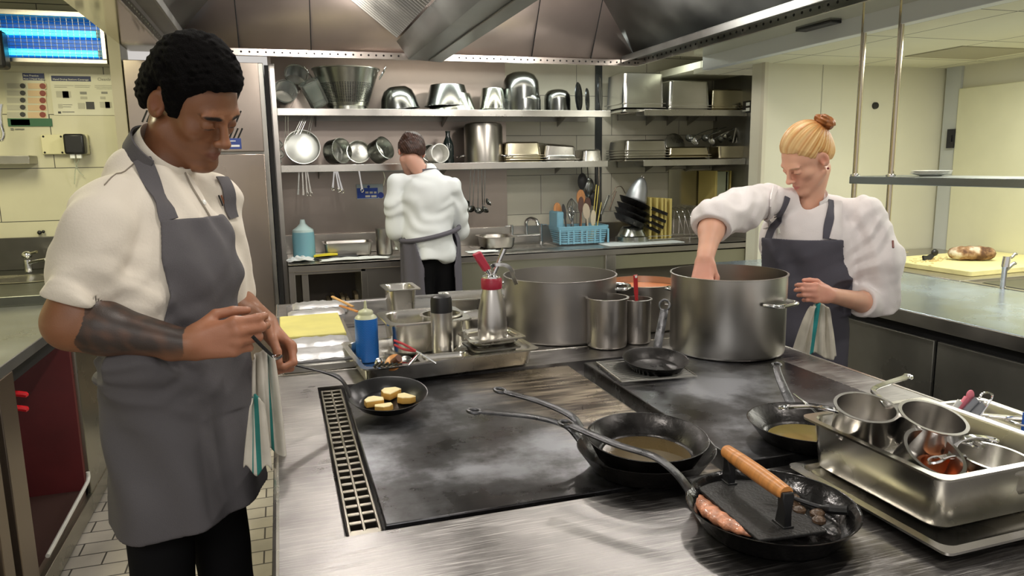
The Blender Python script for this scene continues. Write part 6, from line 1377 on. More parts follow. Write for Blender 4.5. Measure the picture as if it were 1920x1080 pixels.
se_d = nrm(ER-SR); cut = ER+(SR-ER)*.20
def offcut(X, Y, Z):
    px, py, pz = X-cut[0], Y-cut[1], Z-cut[2]; t = px*se_d[0]+py*se_d[1]+pz*se_d[2]
    return np.maximum(-t, np.sqrt(np.maximum(px*px+py*py+pz*pz-t*t, 0))-.080)
V.fn(offcut, lo=cut-.16, hi=cut+.16, k=.012, op='sub')
V.rc(cut-se_d*.005, cut+se_d*.04, .054, .054, .002, 'sub')
V.rc(A1(0, -.025, 1.47), HC1+HM1@V3(0, -.026, -.050), .053, .056, .004, 'sub')
V.fn(lambda X, Y, Z: 1.015-Z+.012*wA(X, Y, Z), k=.01, op='int')
JV = V
jk = V.build('jacket', CREAMS, man)
# sleeve hem band, collar, seams, buttons
ax3 = se_d; rings = []
e1_ = nrm(np.cross(ax3, (0, 1, 0))); e2_ = np.cross(ax3, e1_)
nb = V3(*at(316, 277, Y=1.665)); nd = nrm(f1*.62+z1*.78)
u1 = nrm(np.cross(nd, l1)); u2 = np.cross(nd, u1)
m = MB(); rings = []
for zz, rr in ((-.040, .070), (-.004, .063), (.000, .0615), (-.004, .060), (-.040, .062)):
    rings.append([Vector(nb+nd*(zz+.006+.012*math.cos(2*PI*k_/36))+(u1*math.cos(2*PI*k_/36)+u2*math.sin(2*PI*k_/36)*.98)*rr) for k_ in range(36)])
m.loft(rings); m.build('stand_collar', CREAMS, jk, sub=1)
def seam(pix, w_, name, m_, par, Vv, off=.001, th=.0015):
    h_ = hits(Vv, pix)
    if len(h_) > 1: return ribbon(Vv, h_, w_, off, th).build(name, m_, par)
SEAMC = mat('seam_thread', (.30, .26, .21), .9)
seam([(343, 318), (356, 345), (372, 372), (388, 398), (400, 420)], .0035, 'placket_edge', SEAMC, jk, JV)
seam([(262, 298), (235, 322), (196, 348)], .0018, 'shoulder_seam', SEAMC, jk, JV)
for x, y in ((352, 314), (382, 380), (434, 368)):
    h_ = hits(JV, [(x, y)])
    if h_: m = MB(); g = JV.grad(h_[0]); m.lathe([(0, 0), (.0055, .0), (.0050, .0025), (0, .003)], 14, axis_z(Vector(h_[0]), Vector(g), (0, .1, 1))); m.build('button', PORC, jk)
# apron
wD, wE = wob(41, 14, 5), wob(42, 34, 6)
def apron(B, O, l_, f_, Vsrc, name, m_, par, ztop, zwaist, zhem, th_tab, hull, lo, hi, h, thick=.0042, seed=0, hemtilt=0., bib_off=0., lside=9, amax=.5):
    V = Vol(lo, hi, h)
    X, Y, Z = V.ax[0][:, None, None], V.ax[1][None, :, None], V.ax[2][None, None, :]
    # sample the garment below onto this grid
    q = [np.clip((V.ax[i]-Vsrc.lo[i])/Vsrc.h, 0, Vsrc.n[i]-1.001) for i in range(3)]; i0 = [np.floor(a).astype(int) for a in q]; fr = [a-b for a, b in zip(q, i0)]
    D = Vsrc.d
    Dx = D[i0[0]]*(1-fr[0])[:, None, None]+D[i0[0]+1]*fr[0][:, None, None]
    Dy = Dx[:, i0[1]]*(1-fr[1])[None, :, None]+Dx[:, i0[1]+1]*fr[1][None, :, None]
    Dz = Dy[:, :, i0[2]]*(1-fr[2])[None, None, :]+Dy[:, :, i0[2]+1]*fr[2][None, None, :]
    inside = (V.ax[2] > Vsrc.lo[2]+.02)
    V.d = np.where(inside[None, None, :], Dz-.006, .5).astype(np.float32)
    hull(V)
    a = (X-O[0])*l_[0]+(Y-O[1])*l_[1]; b = (X-O[0])*f_[0]+(Y-O[1])*f_[1]
    sk = np.clip((zwaist-Z)/.15, 0, 1)
    dd = V.d+(sk*(.007*np.sin(np.arctan2(a, b+.05)*7+2*wD(X, Y, Z)+Z*3)+.004*wE(X, Y, Z))+(1-sk)*.0022*wE(X, Y, Z)).astype(np.float32)
    th = np.arctan2(np.abs(a-bib_off), b+.03); lim = np.interp(Z, *th_tab); lim = np.where(a > 0, np.minimum(lim, lside), lim)
    reg = np.maximum((th-lim)*.13, np.maximum(Z-ztop, zhem+hemtilt*a+.008*wD(X, Y, Z)-Z))
    reg = np.maximum(reg, np.abs(a)-amax); V.d = np.maximum(np.abs(dd)-thick, reg).astype(np.float32)
    o = V.build(name, m_, par, smooth=2); V.d = dd.astype(np.float32)
    return o, V
def hull1(V):
    V.rc(A1(-.045, -.005, 1.06), A1(-.045, .0, .74), .112, .130, .03); V.rc(A1(.045, -.005, 1.06), A1(.045, .0, .74), .112, .130, .03)
ap, APV = apron(B1, O1, l1, f1, JV, 'apron', APR, man, 1.405, 1.13, .775, ([.7, 1.10, 1.145, 1.17, 1.20, 1.26, 1.33, 1.41], [2.15, 2.1, 1.75, 1.15, .82, .70, .76, .72]), hull1, (-.50, 1.38, .70), (.02, 2.0, 1.43), .0034, lside=1.25)

st1 = hits(JV, [(317, 414), (292, 365), (277, 322), (268, 300)])
if len(st1) > 2:
    fb_ = nrm(-(f1-nd*(f1@nd))); lb_ = -l1; rg = []
    for k_ in range(25):
        t_ = R(118-236*k_/24); ra = fb_*math.cos(t_)+lb_*math.sin(t_); c_ = nb+nd*(-.022+.006*math.cos(t_))+ra*.0735
        rg.append([Vector(c_+nd*a_+ra*b_) for a_, b_ in ((-.017, 0), (-.017, .003), (.017, .001), (.017, -.003))])
    m = MB(); m.loft(rg, c0=True, c1=True); m.build('neck_strap', APR, ap)
    ribbon(JV, st1, .034, .003, .003).build('neck_strap', APR, ap)
st2 = hits(JV, [(436, 410), (428, 365), (415, 335), (404, 312)])
if len(st2) > 1: ribbon(JV, st2, .030, .003, .003).build('neck_strap', APR, ap)
m = MB(); hp = [O1+l1*a+f1*b+z1*z_ for a, b, z_ in ((-.150, .01, 1.075), (-.152, -.03, 1.085), (-.13, -.085, 1.09), (-.05, -.115, 1.09), (.05, -.115, 1.09), (.13, -.085, 1.09), (.155, -.03, 1.085))]
m.strap(smoothpath(hp, 5), .028, .004, up=(1, 0, 0)) if False else m.tube(smoothpath(hp, 5), .010, 8); m.build('waist_tie', APR, ap)
legs(man, [A1(-.068, -.015, .90), A1(.068, -.015, .90)], [A1(-.11, -.03, .06), A1(.10, .02, .06)])
shoe(man, A1(-.11, -.03, .0), f1); shoe(man, A1(.10, .02, .0), f1)
# pen and name tape
for dx in (0, 5):
    h_ = hits(JV, [(408+dx, 366), (415+dx, 386)])
    if len(h_) > 1: m = MB(); m.tube([Vector(p_)+Vector(JV.grad(p_))*.004 for p_ in h_], .0018, 6); m.build('pen', mat('pen_copper', (.45, .18, .10), .3, .6) if dx else BLKP, jk)
def stripe_cloth(name, stripes, base=(.62, .58, .50), col=(.03, .22, .20)):
    m, nt, b = _nt(name); N, L = nt.nodes.new, nt.links.new
    uv = N('ShaderNodeAttribute'); uv.attribute_name = 'across'; r_ = N('ShaderNodeValToRGB'); r_.color_ramp.interpolation = 'CONSTANT'
    e = r_.color_ramp.elements; e[0].color = (*base, 1); e[0].position = 0; e[1].color = (*base, 1); e[1].position = .999
    for a, b_ in stripes: k_ = e.new(a); k_.color = (*col, 1); k_ = e.new(b_); k_.color = (*base, 1)
    L(uv.outputs['Fac'], r_.inputs[0])
    n = N('ShaderNodeTexNoise'); n.inputs['Scale'].default_value = 14; n.inputs['Detail'].default_value = 4; tc = N('ShaderNodeTexCoord'); L(tc.outputs['Object'], n.inputs[0])
    mr = N('ShaderNodeMapRange'); mr.inputs[1].default_value = .3; mr.inputs[2].default_value = .7; mr.inputs[3].default_value = .8; mr.inputs[4].default_value = 1.12; L(n.outputs[0], mr.inputs[0])
    s_ = N('ShaderNodeVectorMath'); s_.operation = 'SCALE'; L(r_.outputs[0], s_.inputs[0]); L(mr.outputs[0], s_.inputs['Scale']); L(s_.outputs[0], b.inputs['Base Color']); b.inputs['Roughness'].default_value = .9
    return m
def towel(name, label, top, bot, wtop, wbot, dirx, diry, mt, folds_=4, amp=.012, seed=1, n=26, k_=34):
    """hanging cloth: gathered at the top, fanned at the bottom"""
    top, bot, dx, dy = np.array(top, float), np.array(bot, float), nrm(dirx), nrm(diry); g = []; rr = np.random.RandomState(seed); ph = rr.uniform(0, 6, 3); across = []
    for j in range(k_+1):
        t = j/k_; c = top+(bot-top)*t; w_ = wtop+(wbot-wtop)*t**.8; row = []
        for i in range(n+1):
            u_ = i/n-.5; am = amp*(1.0-.35*t)
            row.append(Vector(c+dx*u_*w_+dy*(am*math.sin(u_*2*PI*folds_+ph[0]+t*1.2)+am*.5*math.sin(u_*2*PI*folds_*1.9+ph[1]-t*2))+V3(0, 0, -.02*abs(u_)*2*(1-t)+.012*math.sin(u_*9+ph[2])*t))); across.append(i/n)
        g.append(row)
    m = MB(); m.loft(g, closed=False); o = m.build(name, mt, sharp=180, solid=.0028)
    a = o.data.attributes.new('across', 'FLOAT', 'POINT'); a.data.foreach_set('value', np.array(across, np.float32))
    return tag(o, label, 'towel')
TW = stripe_cloth('towel_striped', ((.30, .34), (.46, .64)))
TW2 = stripe_cloth('towel_thin_stripe', ((.62, .70),))
towel('kitchen_towel', 'cream towel with a green stripe tucked at the seated-high hip of the tattooed person'.replace('seated-high ', ''), at(492, 655, Y=1.555), at(504, 850, Y=1.555), .045, .066, (1, -.15, 0), (.3, -1, 0), TW2, 2, .010, 5)
towel('kitchen_towel', 'front fold towel end with a wide green edge hanging before the other towel', at(480, 740, Y=1.50), at(484, 882, Y=1.50), .028, .054, (1, -.1, 0), (.3, -1, 0), TW, 1, .007, 8)
# ---------------------------------------------------------------- woman at the stockpot
O2 = V3(1.885, 2.30, 0); f2 = nrm((-.66, -.75, 0)); l2 = V3(-f2[1], f2[0], 0)*-1; l2 = np.cross(z1, f2); B2 = np.stack([l2, f2, z1], 1)
def A2(a, b, z): return O2+l2*a+f2*b+z1*z
HC2 = V3(1.838, 2.25, 1.503); HM2 = head_frame(R(180), R(34), R(-7)); HS2 = .93
SR2 = V3(*at(1436, 374, Y=2.30)); SL2 = V3(*at(1622, 405, Y=2.19))
ER2 = V3(*at(1338, 412, Y=2.10)); WR2 = V3(*at(1322, 486, Y=2.0)); EL2 = V3(*at(1645, 572, Y=2.16)); WL2 = V3(*at(1556, 553, Y=2.04))
wom = thing('person', 'blonde person with a hair bun in white jacket and slate apron, hand in the stockpot', 'person', (0, 0, 0))
V = Vol((1.13, 1.82, .92), (2.20, 2.48, 1.66), .0030)
V.el(A2(0, 0, 1.18), (.105, .07, .14), B2, .03); V.el(A2(0, 0, 1.04), (.10, .07, .10), B2, .03)
nb2 = A2(.0, .015, 1.345)
V.rc(nb2-z1*.06, HC2+HM2@V3(0, -.024, -.06), .044, .046, .02)
PH2 = add_head(V, HC2, HM2, HS2, False)
V.rc(SR2, ER2, .040, .042, .02); V.rc(ER2, ER2+(WR2-ER2)*.3, .040, .038, .03); V.rc(ER2+(WR2-ER2)*.3, WR2, .038, .025, .02)
V.rc(SL2, EL2, .040, .040, .02); V.rc(EL2, EL2+(WL2-EL2)*.3, .040, .038, .03); V.rc(EL2+(WL2-EL2)*.3, WL2, .038, .025, .02)
xr2 = nrm(V3(*at(1316, 530, Y=1.96))-WR2)
add_hand(V, WR2, xr2, (.85, -.5, .1), True, curls=((.35, .5, .4), (.4, .55, .4), (.45, .6, .4), (.5, .6, .4)), thumb=((.8, .5, .4), (1, .1, .3), (1, 0, .3)), s=.88, wr=.025, spread=.05)
xl2 = nrm(V3(*at(1500, 545, Y=2.0))-WL2)
add_hand(V, WL2, xl2, (.1, .2, 1), False, curls=((.55, .95, .6), (.65, 1.05, .6), (.7, 1.1, .6), (.75, 1.1, .6)), thumb=((.8, .6, .3), (1, .05, .3), (1, -.1, .35)), s=.88, wr=.025)
wn2 = wob(51, 120)
def colwom(v):
    n = len(v); c = np.tile(np.array([.76, .42, .29]), (n, 1)); X, Y, Z = v.T; c *= (1+.04*wn2(X, Y, Z))[:, None]
    q = (v-HC2)@HM2/HS2; hx, hy, hz = q.T
    def tint(mask, col, a=1.): nonlocal c; m_ = (np.clip(mask, 0, 1)*a)[:, None]; c = c*(1-m_)+np.array(col)*m_
    hand = np.minimum(np.linalg.norm(v-(WR2+xr2*.09), axis=1), np.linalg.norm(v-(WL2+xl2*.09), axis=1)); tint((.12-hand)/.06, (.68, .30, .22), .7)
    tint((1-np.linalg.norm(q-V3(0, .07, -.03)*1, axis=1)/.07)*(hy > .03), (.66, .27, .20), .45)
    tint((1-np.hypot((np.abs(hx)-.031)/.020, (hz-.021)/.0045))*3*(hy > .06), (.35, .20, .10), .7)
    tint((1-np.hypot((np.abs(hx)-.031)/.015, (hz+.0042)/.0022))*3*(hy > .06), (.10, .06, .04), .8)
    tint((1-np.hypot(hx/.021, (hz+.0675)/.010))*3*(hy > .075), (.58, .17, .15), .8)
    tint((1-np.hypot((np.abs(hx)-.080)/.016, hz/.03))*(hy < .01)*(hz > -.04), (.70, .24, .16), .6)
    return c
V.build('body', SKINW, wom, colwom)
# hair, swept back to a bun
V = Vol(HC2-.17, HC2+.20, .003)
V.el(PH2(0, -.014, .044), np.array([.0850, .1060, .106])*HS2, HM2, .01); V.el(PH2(0, -.03, .0), np.array([.078, .082, .075])*HS2, HM2, .02)
def hairline2(X, Y, Z):
    q = [(X-HC2[0])*HM2[0, i]+(Y-HC2[1])*HM2[1, i]+(Z-HC2[2])*HM2[2, i] for i in range(3)]; y, z = q[1]/HS2, q[2]/HS2; ax_ = np.abs(q[0]/HS2)
    zl = np.interp(y, [-.12, -.07, -.035, -.02, .0, .02, .035, .05, .07, .10], [-.055, -.050, -.030, .016, .030, .014, .024, .044, .062, .074])
    zl = np.where(ax_ < .045, np.interp(y, [-.12, -.06, .05, .10], [-.055, -.05, .062, .076]), zl)
    return (zl-z)*.8
V.fn(hairline2, k=.006, op='int'); V.fn(lambda X, Y, Z: .007*np.clip(1+hairline2(X, Y, Z)/.028, 0, 1), op='disp')
bunc = V3(*PH2(.032, -.108, .098))
bd = nrm(bunc-PH2(0, 0, .03)); b1 = nrm(np.cross(bd, HM2[:, 0])); b2v = np.cross(bd, b1)
def strands(X, Y, Z):
    px, py, pz = X-bunc[0], Y-bunc[1], Z-bunc[2]; a = np.arctan2(px*b1[0]+py*b1[1]+pz*b1[2], px*b2v[0]+py*b2v[1]+pz*b2v[2])
    return a
V.fn(lambda X, Y, Z: .0008*np.sin(strands(X, Y, Z)*61+2*np.sin(strands(X, Y, Z)*7))+.0009*np.sin(strands(X, Y, Z)*23+1), op='disp')
def colhair(v):
    X, Y, Z = v.T; a = strands(X, Y, Z); rr = np.random.RandomState(5); t = np.zeros(len(v))
    for k_ in range(7): t += np.sin(a*rr.uniform(9, 70)+rr.uniform(0, 6))/7
    d = np.linalg.norm(v-bunc, axis=1); t = np.clip(.5+1.3*t, 0, 1); top = np.clip((v-HC2)@HM2[:, 2]/.07-.4, 0, 1)
    c = np.array([.86, .60, .26])*t[:, None]+np.array([.60, .25, .05])*(1-t)[:, None]
    front = np.clip(((v-HC2)@HM2[:, 1])/.07, 0, 1)[:, None]; c = c*(1-.35*front)+np.array([.80, .60, .34])*.35*front
    near = np.clip((.075-d)/.04, 0, 1)[:, None]; return c*(1-near)+np.array([.45, .17, .045])*near
HAIRW = attr_mat('hair_blonde', .42, 0, .3, 500)
hw_ = V.build('hair', HAIRW, wom, colhair, smooth=0)
V = Vol(bunc-.065, bunc+.065, .0022); rr = random.Random(2)
for k_ in range(4):
    pts = [bunc+bd*(.004+.010*math.sin(a*1.3+k_))+(b1*math.cos(a)+b2v*math.sin(a))*(.026-.003*k_+.007*math.sin(3*a+k_)) for a in [2*PI*i/16+k_ for i in range(17)]]
    for i in range(16): V.rc(pts[i], pts[i+1], .0095, .0095, .003)
V.el(bunc, (.022, .022, .022), None, .01)
V.fn(lambda X, Y, Z: .0008*np.sin(420*X+300*Z)+.0008*np.sin(500*Z-260*Y), op='disp')
V.build('hair_bun', mat('hair_bun_copper', (.36, .13, .035), .45, var=.4, vscale=60), wom, smooth=0)
e_ = PH2(.081, -.010, -.042); m = MB(); m.ball(Vector(e_), .0042); m.build('earring', mat('earring_dark_red', (.20, .02, .02), .2), wom)
# jacket
V = Vol((1.18, 1.96, .90), (2.32, 2.52, 1.50), .0040)
V.el(A2(0, 0, 1.19), (.165, .118, .18), B2, .03); V.el(A2(-.01, .03, 1.20), (.13, .10, .13), B2, .03); V.el(A2(0, 0, 1.02), (.150, .115, .14), B2, .04)
V.rc(A2(0, -.04, 1.335), SR2+l2*.03, .055, .046, .03); V.rc(A2(0, -.04, 1.335), SL2-l2*.03, .058, .050, .03)
V.rc(SR2, (SR2+ER2)/2, .060, .072, .03); V.rc((SR2+ER2)/2, ER2, .072, .065, .03); cr_ = ER2+(WR2-ER2)*.12; V.rc(ER2, cr_, .064, .060, .02)
V.rc(SL2, (SL2+EL2)/2+l2*.02, .074, .088, .03); V.rc((SL2+EL2)/2+l2*.02, EL2, .088, .074, .03); cl_ = EL2+(WL2-EL2)*.30; V.rc(EL2, cl_, .066, .056, .02)
V.rc(A2(.12, .0, 1.20), A2(.12, .03, 1.0), .06, .06, .04)
wF, wG, wH = wob(61, 24, 5), wob(62, 55, 6), wob(63, 100, 6)
def folds2(X, Y, Z):
    a = (X-O2[0])*l2[0]+(Y-O2[1])*l2[1]; arm = np.clip((np.abs(a)-.12)/.06, 0, 1)
    s_ = np.sin(Z*62-a*70+5.5*wF(X, Y, Z)); s2 = np.sin(Z*30+a*110+2.5*wF(Y, Z, X))
    return .0022*wG(X, Y, Z)+.0012*wH(X, Y, Z)+arm*(.0050*np.abs(s_)**1.4*np.sign(s_)*(.5+.5*wG(Y, X, Z))+.0024*s2)+(1-arm)*.0030*np.sin(a*50+Z*40+2.5*wF(X, Y, Z))
V.fn(folds2, op='disp')
for c_, w_, r_ in ((cr_, WR2, .056), (cl_, WL2, .050)):
    d_ = nrm(w_-c_)
    V.rc(c_+d_*.01-d_*.010, c_+d_*.012, r_+.007, r_+.007, .004)
    def oc(X, Y, Z, c_=c_, d_=d_):
        px, py, pz = X-c_[0]-d_[0]*.02, Y-c_[1]-d_[1]*.02, Z-c_[2]-d_[2]*.02; t = px*d_[0]+py*d_[1]+pz*d_[2]
        return np.maximum(-t, np.sqrt(np.maximum(px*px+py*py+pz*pz-t*t, 0))-.085)
    V.fn(oc, lo=c_-.15, hi=c_+.15, k=.003, op='sub'); V.rc(c_-d_*.01, c_+d_*.08, r_-.010, r_-.010, .002, 'sub')
V.rc(nb2-z1*.03+f2*.01, HC2+HM2@V3(0, -.024, -.06)+f2*.01, .050, .058, .006, 'sub')
V.fn(lambda X, Y, Z: .93-Z+.01*wF(X, Y, Z), k=.01, op='int')
JW = V; jw2 = V.build('jacket', WHITES, wom)
m = MB(); nd2 = nrm(f2*.45+z1*.9); n1_ = nrm(np.cross(nd2, l2)); n2_ = np.cross(nd2, n1_); cc = nb2+z1*.012-f2*.006; rings = []
for zz, rr_, ov in ((-.040, .078, 0), (.012, .076, .0), (.020, .073, 0), (.012, .070, 0), (-.040, .070, 0)):
    rings.append([Vector(cc+nd2*(zz*(1-.5*math.cos(t_)*0))+(n1_*math.cos(t_)+n2_*math.sin(t_))*rr_) for t_ in [-2.45+4.9*k_/36+ (PI if (n1_@f2) > 0 else 0) for k_ in range(37)]])
m.loft(rings, closed=False); m.build('stand_collar', WHITES, jw2, solid=.002, sub=1)
seam([(1462, 438), (1460, 428)], .008, 'button', PORC, jw2, JW, .001, .003)
lp = hits(JW, [(1571, 352), (1570, 380), (1567, 415), (1563, 448)])
if len(lp) > 2: ribbon(JW, lp, [.030, .040], .004, .006).build('lapel', WHITES, jw2)
lp = hits(JW, [(1452, 352), (1443, 385), (1436, 425)])
if len(lp) > 2: ribbon(JW, lp, [.018, .024], .004, .005).build('lapel', WHITES, jw2)
pn = hits(JW, [(1673, 452), (1674, 465)])
if len(pn) > 1: m = MB(); m.tube([Vector(p_)+Vector(JW.grad(p_))*.003 for p_ in pn], .0035, 6); m.build('pen', mat('pen_dark_red', (.16, .03, .02), .4), jw2)
def hull2(V):
    V.rc(A2(-.04, 0, .98), A2(-.04, .0, .62), .115, .140, .03); V.rc(A2(.04, 0, .98), A2(.04, .0, .62), .115, .140, .03)
apw, APW = apron(B2, O2, l2, f2, JW, 'apron', APRN, wom, 1.215, 1.02, .665, ([.6, .96, 1.02, 1.08, 1.16, 1.24], [2.3, 2.2, 1.5, 1.05, .92, .86]), hull2, (1.62, 1.98, .58), (2.16, 2.58, 1.27), .004, thick=.0045, bib_off=-.015, amax=.175)
for pix in ([(1441, 452), (1452, 425), (1463, 398), (1474, 370)], [(1549, 448), (1552, 425), (1556, 400), (1560, 378), (1563, 355)]):
    h_ = hits(JW, pix)
    if len(h_) > 1: ribbon(JW, h_, .030, .004, .003).build('neck_strap', APRN, apw)
seam([(1428, 478), (1470, 484), (1510, 487), (1552, 486)], .003, 'pocket_seam', mat('apron_seam', (.05, .05, .07), .9), apw, APW)
legs(wom, [A2(-.065, -.01, .84), A2(.065, -.01, .84)], [A2(-.10, -.02, .06), A2(.10, .02, .06)], rt=.072)
shoe(wom, A2(-.10, -.02, .0), f2); shoe(wom, A2(.10, .02, .0), f2)
TW3 = stripe_cloth('towel_stained', ((.36, .47),), base=(.66, .62, .52), col=(.03, .30, .30))
towel('kitchen_towel', 'stained cream towel with a teal stripe hanging from the blonde person\'s apron', at(1536, 566, Y=2.02), at(1527, 668, Y=2.02), .060, .155, (1, -.35, 0), (-.3, -1, 0), TW3, 4, .014, 3)

# ---------------------------------------------------------------- cook with back turned at the far counter
O3 = V3(.865, 4.42, 0); f3 = nrm((-.22, 1, 0)); l3 = np.cross(z1, f3); B3 = np.stack([l3, f3, z1], 1)
def A3(a, b, z): return O3+l3*a+f3*b+z1*z
HC3 = V3(*at(771, 287, Y=4.52)); HM3 = head_frame(R(95), R(28), R(8))
ck = thing('person', 'dark-haired person seen from behind in white jacket working at the back counter', 'person', (0, 0, 0))
S3L, S3R = V3(*at(742, 342, Y=4.47)), V3(*at(848, 350, Y=4.40)); E3L = V3(*at(744, 432, Y=4.46)); W3L = V3(*at(768, 474, Y=4.66)); E3R = V3(*at(862, 430, Y=4.50)); W3R = V3(*at(822, 472, Y=4.74))
V = Vol((.45, 4.18, .84), (1.20, 4.98, 1.78), .0055)
V.el(A3(0, 0, 1.25), (.12, .08, .2), B3, .03); V.rc(A3(-.02, .03, 1.40), HC3+HM3@V3(0, -.02, -.06), .050, .050, .02)
add_head(V, HC3, HM3, .95, True)
for S_, E_, W_, rt_ in ((S3L, E3L, W3L, False), (S3R, E3R, W3R, True)):
    V.rc(S_, E_, .04, .04, .02); V.rc(E_, W_, .04, .027, .02)
    add_hand(V, W_, nrm(V3(.1, .6, -.5)) if not rt_ else nrm(V3(-.2, .6, -.3)), (.6, 0, .6) if not rt_ else (-.6, 0, .6), rt_, curls=((.6, .9, .5),)*4, s=.9)
def colck(v):
    c = np.tile(np.array([.58, .32, .24]), (len(v), 1)); q = (v-HC3)@HM3; m_ = np.clip((1-np.hypot((np.abs(q[:, 0])-.078)/.02, q[:, 2]/.04)), 0, 1)[:, None]*.6; return c*(1-m_)+np.array([.62, .20, .15])*m_
V.build('body', SKINW, ck, colck)
V = Vol(HC3-.17, HC3+.18, .004); PH3 = lambda x, y, z: HC3+HM3@(V3(x, y, z)*.95)
V.el(PH3(0, -.012, .038), np.array([.083, .105, .092]), HM3, .01); V.el(PH3(0, -.04, .0), np.array([.074, .072, .068]), HM3, .02); V.el(PH3(.035, -.09, .065), (.034, .030, .028), HM3, .012)
V.fn(lambda X, Y, Z: (np.interp(sum((a_-b_)*c_ for a_, b_, c_ in zip((X, Y, Z), HC3, HM3[:, 1])), [-.1, -.04, -.02, .02, .05, .1], [-.05, -.035, .01, .0, .04, .07])-sum((a_-b_)*c_ for a_, b_, c_ in zip((X, Y, Z), HC3, HM3[:, 2])))*.8, k=.006, op='int')
w3 = wob(71, 150, 6); V.fn(lambda X, Y, Z: .003*w3(X, Y, Z)+.0015*np.sin(X*500+Z*260), op='disp')
V.build('hair', mat('hair_dark_brown', (.045, .018, .012), .5, var=.5, vscale=60), ck, smooth=0)
V = Vol((.45, 4.15, .86), (1.28, 4.85, 1.58), .0055)
V.el(A3(0, 0, 1.27), (.168, .115, .19), B3, .04); V.el(A3(.01, -.03, 1.33), (.14, .09, .12), B3, .04); V.el(A3(.02, -.01, 1.08), (.155, .125, .17), B3, .05); V.rc(A3(-.07, -.06, .97), A3(.06, -.07, .95), .075, .075, .04)
V.rc(S3L, S3R, .052, .052, .03); V.rc(A3(-.02, -.0, 1.43), A3(-.02, .03, 1.46), .06, .055, .03)
V.rc(S3L, (S3L+E3L)/2, .054, .064, .02); V.rc((S3L+E3L)/2, E3L, .072, .060, .03); V.rc(E3L, E3L+(W3L-E3L)*.65, .058, .050, .02)
V.rc(S3R, (S3R+E3R)/2, .054, .062, .02); V.rc((S3R+E3R)/2, E3R, .070, .060, .03); V.rc(E3R, E3R+(W3R-E3R)*.65, .058, .050, .02)
wI, wJ = wob(81, 24, 5), wob(82, 60, 6)
V.fn(lambda X, Y, Z: .0042*np.sin(Z*52+X*34+4.4*wI(X, Y, Z))*np.clip(.4+np.abs(X-.87)*4, .4, 1)+.0022*wJ(X, Y, Z), op='disp')
V.fn(lambda X, Y, Z: .925-Z+.03*wI(X, Y, Z), k=.01, op='int'); V.rc(A3(-.02, .03, 1.40), HC3+HM3@V3(0, -.02, -.06), .052, .054, .004, 'sub')
JB = V; jb = V.build('jacket', mat('chef_jacket_bluish_white', (.78, .82, .83), .85), ck)
m = MB(); cc = A3(-.02, .03, 1.455); m.loft([[Vector(cc)+Vector((math.cos(2*PI*k_/28)*rr_, math.sin(2*PI*k_/28)*rr_, zz+.012*math.cos(2*PI*k_/28+1.5))) for k_ in range(28)] for zz, rr_ in ((-.02, .066), (.018, .062), (.018, .058), (-.02, .060))]); m.build('stand_collar', mat('collar_grey', (.14, .13, .15), .85), jb)
def hull3(V): V.rc(A3(-.05, 0, 1.02), A3(-.05, 0, .5), .130, .135, .04); V.rc(A3(.05, 0, 1.02), A3(.05, 0, .5), .130, .135, .04)
V = Vol((.55, 4.15, .40), (1.22, 4.75, 1.16), .006)
hull3(V); 
def apr3(X, Y, Z):
    a = (X-O3[0])*l3[0]+(Y-O3[1])*l3[1]; b = (X-O3[0])*f3[0]+(Y-O3[1])*f3[1]; th = np.abs(np.arctan2(a, b-.01)); return th
V.fn(lambda X, Y, Z: .006*np.sin(apr3(X, Y, Z)*11+Z*4), op='disp')
D = V.d; X, Y, Z = V._xyz((slice(None),)*3); V.d = np.maximum(np.abs(D)-.006, np.maximum((apr3(X, Y, Z)-np.interp(Z, [.4, .9, 1.04, 1.10], [2.55, 2.5, 2.25, 2.0]))*.14, np.maximum(Z-1.105, .46-Z))).astype(np.float32)
ab = V.build('apron', mat('apron_back_cook', (.12, .115, .14), .85), ck, smooth=2)
m = MB(); pts = []
for k_ in range(25):
    t_ = 2*PI*k_/24; p_ = A3(.185*math.cos(t_), .150*math.sin(t_), 1.09+.035*math.cos(t_)*-1)
    pts.append(p_)
m.tube(pts, .014, 8); m.build('waist_tie', bpy.data.materials['apron_back_cook'], ab)
legs(ck, [A3(-.07, 0, .90), A3(.07, 0, .90)], [A3(-.10, 0, .06), A3(.10, 0, .06)], rt=.085)
shoe(ck, A3(-.10, 0, .0), f3); shoe(ck, A3(.10, 0, .0), f3)
cloth('folded_cloth', 'white cloth bunched in the back cook\'s left hand at the counter', .735, 4.70, 1.0-.03, .09, .07, .06, 12)
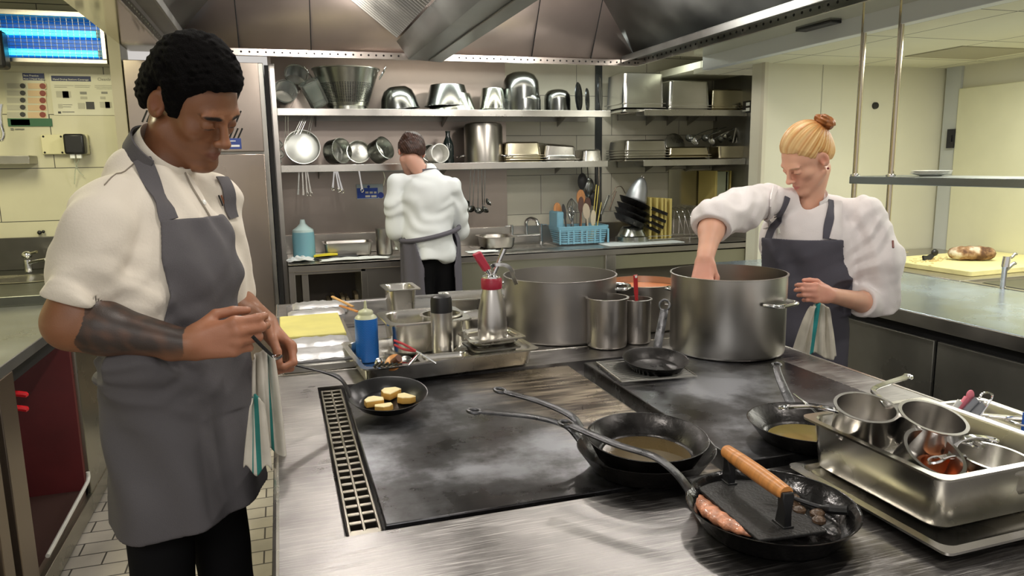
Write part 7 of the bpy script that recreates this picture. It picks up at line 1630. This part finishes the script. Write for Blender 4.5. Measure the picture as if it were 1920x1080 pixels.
# ---------------------------------------------------------------- thin steam over the pots
def steam(label, c, r, dens, seed):
    m = bpy.data.materials.new('steam_vapour'); m.use_nodes = True; nt = m.node_tree; nt.nodes.clear(); N, L = nt.nodes.new, nt.links.new
    out = N('ShaderNodeOutputMaterial'); v = N('ShaderNodeVolumeScatter'); v.inputs['Color'].default_value = (1, 1, 1, 1); v.inputs['Anisotropy'].default_value = .3
    tc = N('ShaderNodeTexCoord'); n = N('ShaderNodeTexNoise'); n.inputs['Scale'].default_value = 5; n.inputs['Detail'].default_value = 3; n.inputs['Distortion'].default_value = .6; L(tc.outputs['Object'], n.inputs[0])
    ln = N('ShaderNodeVectorMath'); ln.operation = 'LENGTH'; dv = N('ShaderNodeVectorMath'); dv.operation = 'DIVIDE'; dv.inputs[1].default_value = r; L(tc.outputs['Object'], dv.inputs[0]); L(dv.outputs[0], ln.inputs[0])
    f = N('ShaderNodeMapRange'); f.inputs[1].default_value = 1; f.inputs[2].default_value = .1; f.inputs[3].default_value = 0; f.inputs[4].default_value = 1; L(ln.outputs['Value'], f.inputs[0])
    g = N('ShaderNodeMapRange'); g.inputs[1].default_value = .42; g.inputs[2].default_value = .68; L(n.outputs[0], g.inputs[0])
    a = N('ShaderNodeMath'); a.operation = 'MULTIPLY'; L(f.outputs[0], a.inputs[0]); L(g.outputs[0], a.inputs[1])
    b = N('ShaderNodeMath'); b.operation = 'MULTIPLY'; b.inputs[1].default_value = dens; L(a.outputs[0], b.inputs[0]); L(b.outputs[0], v.inputs['Density']); L(v.outputs[0], out.inputs['Volume'])
    o = MB().ball((0, 0, 0), *r, seg=20).build('steam', m, loc=c); return tag(o, label, 'steam', kind='stuff')
steam('thin steam drifting up from the wide stockpot', (.95, 2.38, 1.25), (.26, .20, .28), 1.3, 1)
# small dark handled spoon between the fingers of the tattooed person
sp_ = thing('tasting_spoon', 'small dark-handled spoon held between the fingertips of the tattooed person', 'spoon', (0, 0, 0))
sa, sb, sc2 = at(474, 631, Y=1.455), at(494, 652, Y=1.50), at(512, 668, Y=1.545)
m = MB(); m.strap(smoothpath([sa, sb, sc2]), .007, .003, up=(0, -1, .3)); m.build('handle', BLKP, sp_)
m = MB(); m.lathe([(0, -.003), (.007, -.002), (.010, .001), (.007, -.001), (0, -.002)], 16, axis_z(at(517, 671, Y=1.555), (-.2, -.5, .8)) @ Matrix.Diagonal((1.5, .8, 1, 1))); m.build('bowl', CHR, sp_)
